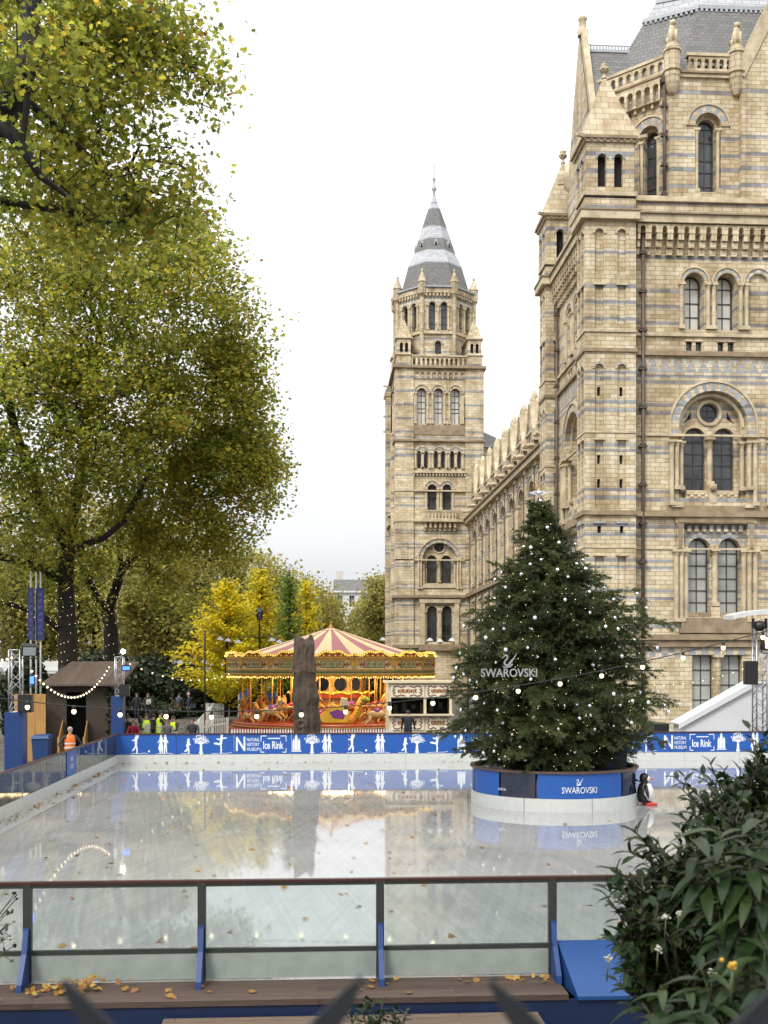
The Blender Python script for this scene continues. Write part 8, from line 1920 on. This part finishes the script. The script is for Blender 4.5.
# ------------------------------------------------------------------ festoons
bulb = MB(); bulb.ball((0, 0, -.125), .052, 0, 10, 8, (1, 1, 1.08)); bulbm = bulb.mesh('bulb', M['bulb']); cap_ = MB(); cap_.tube([(0, 0, -.085), (0, 0, -.02), (0, 0, .02)], [.034, .036, .02], 8); capm = cap_.mesh('lamp_holder', M['black'])
bulb2 = MB(); bulb2.ball((0, 0, -.05), .031, 0, 8, 6); bulb2m = bulb2.mesh('bulb', M['bulb'])
def festoon(label, pts, nb, r=.012, small=False, sc_b=1.0, group='festoon light strings'):
    P = [Vector(p) for p in pts]; L_ = [0]
    for a, b in zip(P, P[1:]): L_.append(L_[-1] + (b-a).length)
    t_ = thing('festoon_lights', label, 'light string', tuple(P[0]), group); mb = MB(); mb.tube(P, r, 5); mb.build('cable', M['black'], t_)
    for k in range(nb):
        s = L_[-1]*(k+.5)/nb; i = max(0, min(len(P)-2, int(np.searchsorted(L_, s)) - 1)); q = P[i].lerp(P[i+1], (s-L_[i])/(L_[i+1]-L_[i]))
        o = link('bulb', bulb2m if small else bulbm, t_); o.location = q - P[0]; o.scale = (sc_b,)*3
        if not small: link('lamp_holder', capm, o)
def pxline(pxs, Y0, Y1, n=60):
    """smooth cable through picture points, depth running from Y0 to Y1"""
    xs_ = [p[0] for p in pxs]; ys_ = [p[1] for p in pxs]; co = np.polyfit(xs_, ys_, 3 if len(xs_) > 3 else 2); out = []
    for k in range(n+1): x_ = xs_[0] + (xs_[-1]-xs_[0])*k/n; out.append(tuple(onY(x_, np.polyval(co, x_), Y0+(Y1-Y0)*k/n)))
    return out
festoon('long festoon of large warm bulbs sagging right across the rink in front of the tree', pxline([(-90, 684), (0, 699), (87, 706), (174, 711), (262, 711), (349, 707), (437, 697), (525, 684), (567, 676), (645, 661), (693, 651), (735, 640), (800, 622), (860, 603)], 24.2, 25.2, 70), 22)
for px, Y, pt in ((-92, 24.2, 680), (862, 25.2, 600)):
    x_ = XY(px, Y); t_ = thing('festoon_pole', 'slim black pole carrying the long festoon at its ' + ('left' if px < 0 else 'right') + ' end', 'pole', (x_, Y, 0)); mb = MB(); mb.tube([(x_, Y, -.05), (x_, Y, ZY(px, pt, Y))], .05, 8); mb.build('shaft', M['black'], t_); mb = MB(); mb.lathe([(.3, -.05), (.3, 0), (.08, .05)], (x_, Y, 0), 12); mb.build('base', M['black'], t_)
def swag(A, B, dip, n=24): A, B = Vector(A), Vector(B); return [tuple(A.lerp(B, k/n) - Vector((0, 0, dip*4*(k/n)*(1-k/n)))) for k in range(n+1)]
festoon('swag of close-set bright bulbs hung between the two left light towers', swag(V3(30, 667, 31), V3(110, 664, 42), 1.0), 26, .01, True)
festoon('short string of small bulbs from the left picture edge to the nearest tower', swag(V3(-20, 652, 29), V3(14, 655, 30), .12), 7, .01, True)
festoon('loose string of small bulbs running from the far tower past the hedge', swag(V3(124, 660, 42.5), V3(232, 672, 58), .55), 12, .008, True)
festoon('thin string of tiny bulbs in front of the museum wall by the marquee', swag(V3(650, 684, 50), V3(748, 666, 46), .25), 10, .006, True, .7)
shade = MB(); shade.lathe([(.30, 0), (.20, .16), (.05, .26), (0, .28)], (0, 0, 0), 10, 0); shm = shade.mesh('lamp_shade', M['poleW'])
def shades(label, spots, Y):
    P = [onY(px, py-5, Y) for px, py in spots]; t_ = thing('shade_lights', label, 'light string', tuple(P[0]), 'strings of white lamp shades'); mb = MB(); mb.tube(P, .012, 4); mb.build('cable', M['black'], t_)
    for (px, py) in spots[1:-1]: o = link('lamp_shade', shm, t_); o.scale = (.62, .62, .62); o.location = onY(px, py, Y) - P[0]
    return P
Pa = shades('white lamp shades on a wire above the left half of the carousel roof', [(205, 636), (220, 640), (228, 641.5), (238, 643), (272, 641), (279, 643), (296, 634)], 56.2)
Pb = shades('white lamp shades on a wire above the right end of the carousel roof', [(372, 634), (383, 640.5), (430, 641), (440, 642), (452, 641), (468, 634)], 56.2)
for lab, q in (('slim pole left of the carousel carrying the lamp shade wire', Pa[0]), ('slim pole right of the carousel carrying the lamp shade wire', Pb[-1])):
    t_ = thing('wire_pole', lab, 'pole', (q.x, q.y, 0)); mb = MB(); mb.tube([(q.x, q.y, -.05), (q.x, q.y, q.z)], .04, 8); mb.build('shaft', M['black'], t_)
t_ = thing('wire_stay', 'thin wire joining the two rows of lamp shades over the carousel', 'wire', tuple(Pa[-1])); mb = MB(); mb.tube([Pa[-1], (Pa[-1]+Pb[0])/2 + Vector((0, 0, -.1)), Pb[0]], .01, 4); mb.build('cable', M['black'], t_)

# ------------------------------------------------------------------ penguin skating aid
pY = 27.6; pX_ = XY(644.5, pY); pg = thing('penguin_skating_aid', 'black and white plastic penguin skating aid with red feet, half behind the drum', 'skating aid', (pX_, pY, 0)); M['plw'] = mat('white_plastic', (.62, .62, .60), .35, var=.04); M['plo'] = mat('orange_plastic', (.62, .13, .01), .35, var=.05); M['plr'] = mat('red_plastic', (.45, .03, .02), .35, var=.05)
mb = MB(); mb.lathe([(.05, .06), (.15, .09), (.185, .22), (.18, .38), (.14, .52), (.10, .58), (.125, .65), (.13, .72), (.09, .80), (0, .83)], (pX_, pY, 0), 18); mb.build('body', M['black'], pg)
mb = MB(); mb.ball((pX_+.055, pY-.05, .33), .165, 0, 14, 10, (1, 1, 1.5)); mb.ball((pX_+.055, pY-.04, .68), .088, 0, 10, 8); mb.build('white_front', M['plw'], pg)
mb = MB(); mb.tube([(pX_+.12, pY-.05, .69), (pX_+.23, pY-.09, .67)], [.04, .006], 8); mb.build('beak', M['plo'], pg)
for q in (-1, 1): mb = MB(); mb.tube([(pX_-.02*q, pY-.16*q, .52), (pX_+.0, pY-.24*q, .34), (pX_+.03, pY-.25*q, .20)], [.05, .045, .015], 8); mb.build('flipper', M['black'], pg); mb = MB(); mb.tube([(pX_+.0, pY-.09*q, .03), (pX_+.16, pY-.10*q, .035), (pX_+.30, pY-.11*q, .025)], [.05, .06, .02], 8); mb.build('foot', M['plr'], pg)
mb = MB(); mb.tube([(pX_-.1, pY-.14, .60), (pX_-.24, pY-.12, .66), (pX_-.24, pY+.12, .66), (pX_-.1, pY+.14, .60)], .018, 6); mb.build('handle', M['black'], pg)
# ------------------------------------------------------------------ foreground shrubs and railing
M['lf_small'] = leaf_mat('glossy_shrub_leaf', [(0, (.008, .018, .005)), (.6, (.016, .034, .008)), (.9, (.036, .05, .013)), (1, (.06, .075, .018))], .42, .15, .25)
M['lf_big'] = leaf_mat('big_shrub_leaf', [(0, (.007, .017, .005)), (.5, (.015, .032, .008)), (.9, (.032, .05, .012)), (1, (.07, .065, .015))], .4, .15, .28)
M['stem_green'] = mat('pale_green_stem', (.07, .085, .03), .6, var=.2); M['stem_brown'] = mat('brown_stem', (.05, .04, .025), .7, var=.2)
def bent_leaf(n=5, wd=.22, curl=.35, fold=.25):
    """leaf blade along +Y, folded on its midrib: rows of (left, mid, right)"""
    rows = []
    for i in range(n+1):
        f = i/n; w_ = wd*math.sin(PI*min(1, f*.93+.05))**.8 if 0 < i < n else .01; z = -curl*f*f; rows.append([(-w_, f, z + fold*w_), (0, f, z), (w_, f, z + fold*w_)])
    V = np.array([p for r in rows for p in r]); fs = []
    for i in range(n):
        for j in range(2): fs.append([i*3+j, i*3+j+1, (i+1)*3+j+1, (i+1)*3+j])
    return V, fs
def leaf_set(name, pos, dirs, ups, size, mats, rnd, tmpl, parent, seed):
    V0, fs = tmpl; rs = np.random.default_rng(seed); n = len(pos); D = dirs/np.linalg.norm(dirs, axis=1, keepdims=True); U = ups - D*(ups*D).sum(1, keepdims=True); U /= np.maximum(np.linalg.norm(U, axis=1, keepdims=True), 1e-6); X = np.cross(D, U)
    s = (size*rs.uniform(.65, 1.2, n))[:, None, None]
    V = pos[:, None] + s*(X[:, None]*V0[None, :, 0:1] + D[:, None]*V0[None, :, 1:2] + U[:, None]*V0[None, :, 2:3]); k = len(V0)
    F_ = (np.array(fs)[None] + (np.arange(n)*k)[:, None, None]).reshape(-1); me = raw_mesh(name, V.reshape(-1, 3), F_, np.full(n*len(fs), 4), mats, rnd=np.repeat(rnd, len(fs)), smooth=True); me.transform(Matrix.Translation(-origin(parent))); return link(name, me, parent)
def shrub(name, label, root, tips, lsize, lm, tmpl, per, seed, spread=.5, stem='stem_brown', whorl=False, twig=.22, smooth=0):
    """stems from the root to each tip; leaves along the outer part of every stem and its twigs"""
    rs = np.random.default_rng(seed); t_ = thing(name, label, 'shrub', root); mb = MB(); pos, dr, up = [], [], []
    for tp in tips:
        a = Vector(root) + Vector((rs.uniform(-.15, .15), rs.uniform(-.1, .1), 0)); b = Vector(tp); mid = (a+b)/2 + Vector((rs.uniform(-.1, .1), rs.uniform(-.1, .1), .12)); pts = [a*(1-f)**2 + mid*2*f*(1-f) + b*f*f for f in np.linspace(0, 1, 7)]; mb.tube(pts, [.018*(1-f)+.004 for f in np.linspace(0, 1, 7)], 5, cap=False)
        d = (pts[-1]-pts[-3]).normalized(); shoots = [(pts[-3], pts[-1])]
        for _ in range(int(spread*8)):
            o = pts[3 + rs.integers(0, 3)].lerp(pts[-1], rs.uniform(0, .8)); q = Vector(rs.normal(size=3)); q.z = abs(q.z)*.6; e = o + (d*.5 + q*.55).normalized()*twig*rs.uniform(.6, 1.3); mb.tube([o, (o+e)/2 + Vector((0, 0, .02)), e], [.006, .005, .003], 4, cap=False); shoots.append((o, e))
        for o, e in shoots:
            dd = (e-o); L_ = dd.length; dd.normalize()
            for k in range(per):
                f = .15 + .9*k/per; an = k*2.4 + rs.uniform(-.4, .4); s1 = dd.cross(Vector((.2, .3, 1))).normalized(); s2 = dd.cross(s1); rad = s1*math.cos(an) + s2*math.sin(an); pos.append(o + dd*L_*min(1, f)); v = rad*(.9 if f < .9 else .4) + dd*(.55 + f*.4) + Vector((0, 0, -.12)); dr.append(v); up.append(Vector((0, 0, 1)) + rad*-.2 + Vector(rs.normal(0, .2, 3)))
    mb.build('stems', M[stem], t_); pos, dr, up = np.array(pos), np.array(dr), np.array(up)
    leaf_set('leaves', pos, dr, up, lsize, M[lm], np.clip(rs.beta(2, 2.5, len(pos)), 0, 1), tmpl, t_, seed); return t_
rs = np.random.default_rng(31)
def cloud_tips(blobs, n, seed):
    r_ = np.random.default_rng(seed); w_ = np.array([b[5] for b in blobs]); w_ = w_/w_.sum(); out = []
    for k in r_.choice(len(blobs), n, p=w_):
        px, py, Y, rx, ry, _ = blobs[k]; d = r_.normal(size=3); d /= np.linalg.norm(d); t = r_.uniform()**.4; out.append(tuple(onY(px + d[0]*rx*t, py + d[2]*ry*t, Y + d[1]*.45*t)))
    return out
small = bent_leaf(3, .24, .2, .3); big = bent_leaf(6, .135, .55, .35)
# small-leaved evergreen, two masses
shrub('evergreen_shrub', 'dark small-leaved evergreen shrub with white flower heads over the blue ramp', (onY(700, 900, 6.0).x, 6.0, .9), cloud_tips([(690, 880, 6.0, 62, 62, 1.2), (640, 905, 5.9, 26, 34, .35), (735, 880, 6.0, 50, 80, .8), (668, 945, 5.8, 45, 40, .6), (632, 930, 5.9, 18, 16, .12)], 105, 3), .088, 'lf_small', small, 9, 3, .75, twig=.24)
shrub('evergreen_shrub', 'taller dark evergreen shrub at the right edge, reaching up to the marquee', (onY(750, 900, 7.0).x, 7.0, .3), cloud_tips([(745, 785, 7.0, 36, 34, 1), (712, 806, 7.0, 26, 34, .6), (772, 765, 7.0, 28, 38, .8), (692, 800, 6.9, 14, 26, .2), (745, 840, 7.0, 40, 40, .8)], 70, 4), .085, 'lf_small', small, 9, 4, .75, twig=.26)
# large drooping leaves nearest the viewer
def big_shrub(label, root, shoots, seed, lsz=.17):
    rs = np.random.default_rng(seed); t_ = thing('large_leaf_shrub', label, 'shrub', root); mb = MB(); pos, dr, up = [], [], []
    for (px, py, Y, n) in shoots:
        b = onY(px, py, Y); a = Vector(root); mid = a.lerp(b, .55) + Vector((rs.uniform(-.05, .05), 0, .12)); pts = [a*(1-f)**2 + mid*2*f*(1-f) + b*f*f for f in np.linspace(0, 1, 8)]; mb.tube(pts, [.005*(1-f)+.002 for f in np.linspace(0, 1, 8)], 6, cap=False); d = (pts[-1]-pts[-3]).normalized()
        for k in range(n):
            f = k/n; an = k*2.4 + rs.uniform(-.3, .3); o = pts[-1] - d*.20*(1-f); s1 = d.cross(Vector((0, .2, 1))).normalized(); s2 = d.cross(s1); rad = s1*math.cos(an) + s2*math.sin(an); pos.append(o); dr.append(rad*.95 + d*(.25+.5*f) + Vector((0, 0, -.30))); up.append(Vector((0, 0, 1)) + d*.3 + Vector(rs.normal(0, .1, 3)))
    mb.build('stems', M['stem_green'], t_); leaf_set('leaves', np.array(pos), np.array(dr), np.array(up), lsz, M['lf_big'], np.clip(rs.beta(2, 2, len(pos)), 0, 1), big, t_, seed); return t_
big_shrub('broad drooping dark leaves hanging in the middle of the shrubs, nearest the viewer', (onY(760, 960, 3.9).x, 3.9, 1.7), [(690, 836, 3.9, 10), (718, 826, 3.9, 9), (745, 842, 3.8, 11), (702, 862, 3.9, 10), (765, 870, 3.8, 12), (738, 890, 3.8, 11), (765, 812, 3.9, 10), (760, 900, 3.7, 12), (722, 850, 3.85, 10), (750, 855, 3.75, 11), (718, 905, 3.8, 9)], 5, .165)
big_shrub('broad dark leaves and pale stems filling the bottom right corner', (onY(740, 1060, 3.5).x, 3.5, 1.75), [(660, 985, 3.5, 10), (700, 965, 3.5, 11), (735, 975, 3.5, 11), (690, 1005, 3.4, 11), (765, 940, 3.5, 12), (755, 1000, 3.4, 12), (642, 1003, 3.5, 9), (720, 1015, 3.4, 11), (768, 975, 3.4, 11), (672, 1020, 3.4, 10), (745, 1025, 3.3, 11), (640, 1030, 3.4, 9)], 6, .16)
# flower heads and berries on the shrubs
def clusters(name, label, cat, spots, Y, m, r, k, seed):
    rs = np.random.default_rng(seed)
    for i, (px, py) in enumerate(spots):
        c = onY(px, py, Y); t_ = thing(name, label[i], cat, tuple(c)); mb = MB(); 
        for j in range(k): mb.ball(tuple(c + Vector(rs.normal(0, r*1.4, 3))), r, 0, 6, 5)
        mb.build('florets' if 'flower' in name else 'berries', m, t_); mb = MB(); mb.tube([c + Vector((0, .02, -.12)), c], .004, 5); mb.build('stalk', M['stem_green'], t_)
clusters('flower_head', ['small white flower head highest on the evergreen shrub', 'small white flower head in the middle of the shrub', 'small white flower head just right of centre in the shrub', 'small white flower head low on the shrub', 'small white flower head at the left tip of the shrub'], 'flower head', [(666, 917), (679, 913), (658, 948), (712, 972), (608, 958)], 5.35, mat('white_florets', (.34, .34, .27), .7, var=.15), .006, 16, 1)
clusters('berry_cluster', ['cluster of orange-yellow berries among the large leaves', 'few orange-yellow berries in the bottom right corner'], 'berries', [(733, 966), (766, 1016)], 3.25, mat('yellow_berries', (.42, .24, .02), .4, var=.1), .008, 8, 2)
shrub('low_sprig', 'small leafy green sprig poking up at the bottom edge below the step', (XY(378, 9.2), 9.2, -.35), [V3(360, 1006, 9.2), V3(372, 1000, 9.2), V3(384, 998, 9.1), V3(396, 1008, 9.2), V3(408, 1010, 9.2), V3(352, 1016, 9.1), V3(404, 1018, 9.2), V3(378, 1012, 9.1)], .075, 'lf_small', small, 7, 9, .4, 'stem_green', twig=.12)
t_ = thing('bare_twigs', 'bare brown twigs with a few leaves crossing the left picture edge', 'twigs', (XY(-60, 11), 11.2, -.4)); mb = MB(); base_ = Vector((XY(-60, 11), 11.2, -.4)); rs = np.random.default_rng(4); lp, ln_ = [], []
for k in range(7):
    e = onY(rs.uniform(2, 16), 893 + k*9 + rs.uniform(-4, 4), 11.2); m1 = base_.lerp(e, .55) + Vector((0, 0, .35)); mb.tube([base_, m1, e.lerp(m1, .3), e], [.012, .008, .005, .003], 5, cap=False)
    for q in range(3): s_ = m1.lerp(e, rs.uniform(.4, .95)); d = s_ + Vector((rs.uniform(0, .14), 0, rs.uniform(-.12, .12))); mb.tube([s_, d], .003, 4, cap=False); lp.append(tuple(d)); ln_.append((rs.normal(), -1, rs.normal()))
mb.build('twigs', M['stem_brown'], t_); leaf_cloud('leaves', np.array(lp), .025, np.array(ln_), M['lf_small'], rs.uniform(0, 1, len(lp)), kite5, t_, 3)

# iron railing with splayed blades, close in front of the viewer
ry = .92; t_ = thing('iron_railing', 'black iron railing with splayed pointed blades, blurred along the bottom edge', 'railing', (0, ry, 1.9)); M['iron'] = mat('black_iron', (.010, .012, .016), .5, var=.2)
mb = MB(); mb.box((-1.6, ry-.012, 2.93), (1.6, ry+.012, 2.97)); mb.box((-1.6, ry-.012, 2.05), (1.6, ry+.012, 2.09)); mb.build('rail', M['iron'], t_)
for cx in (-215, 212, 640, 1068):
    x = XY(cx, ry); mb = MB(); mb.tube([(x, ry, 1.9), (x, ry, 3.16)], .012, 8); mb.ball((x, ry, 3.165), .02, 0, 8, 6); mb.build('upright', M['iron'], t_)
    for s_ in (-1, 1):
        tip = onY(cx + s_*150, 978 if s_ > 0 else 982, ry); b0 = Vector((x + s_*.012, ry, 3.165)); c = b0.lerp(tip, .5) + Vector((s_*.004, 0, -.012)); P_ = [b0*(1-f)**2 + c*2*f*(1-f) + tip*f*f for f in np.linspace(0, 1, 9)]; w_ = [.008, .010, .0115, .0125, .0125, .0115, .010, .007, .002]; mb = MB(); L_, R_ = [], []
        for i, p in enumerate(P_):
            d = (P_[min(8, i+1)] - P_[max(0, i-1)]).normalized(); n_ = Vector((-d.z, 0, d.x)); L_.append(p + n_*w_[i]); R_.append(p - n_*w_[i])
        mb.slab(L_ + R_[::-1], (0, .006, 0)); mb.build('blade', M['iron'], t_)
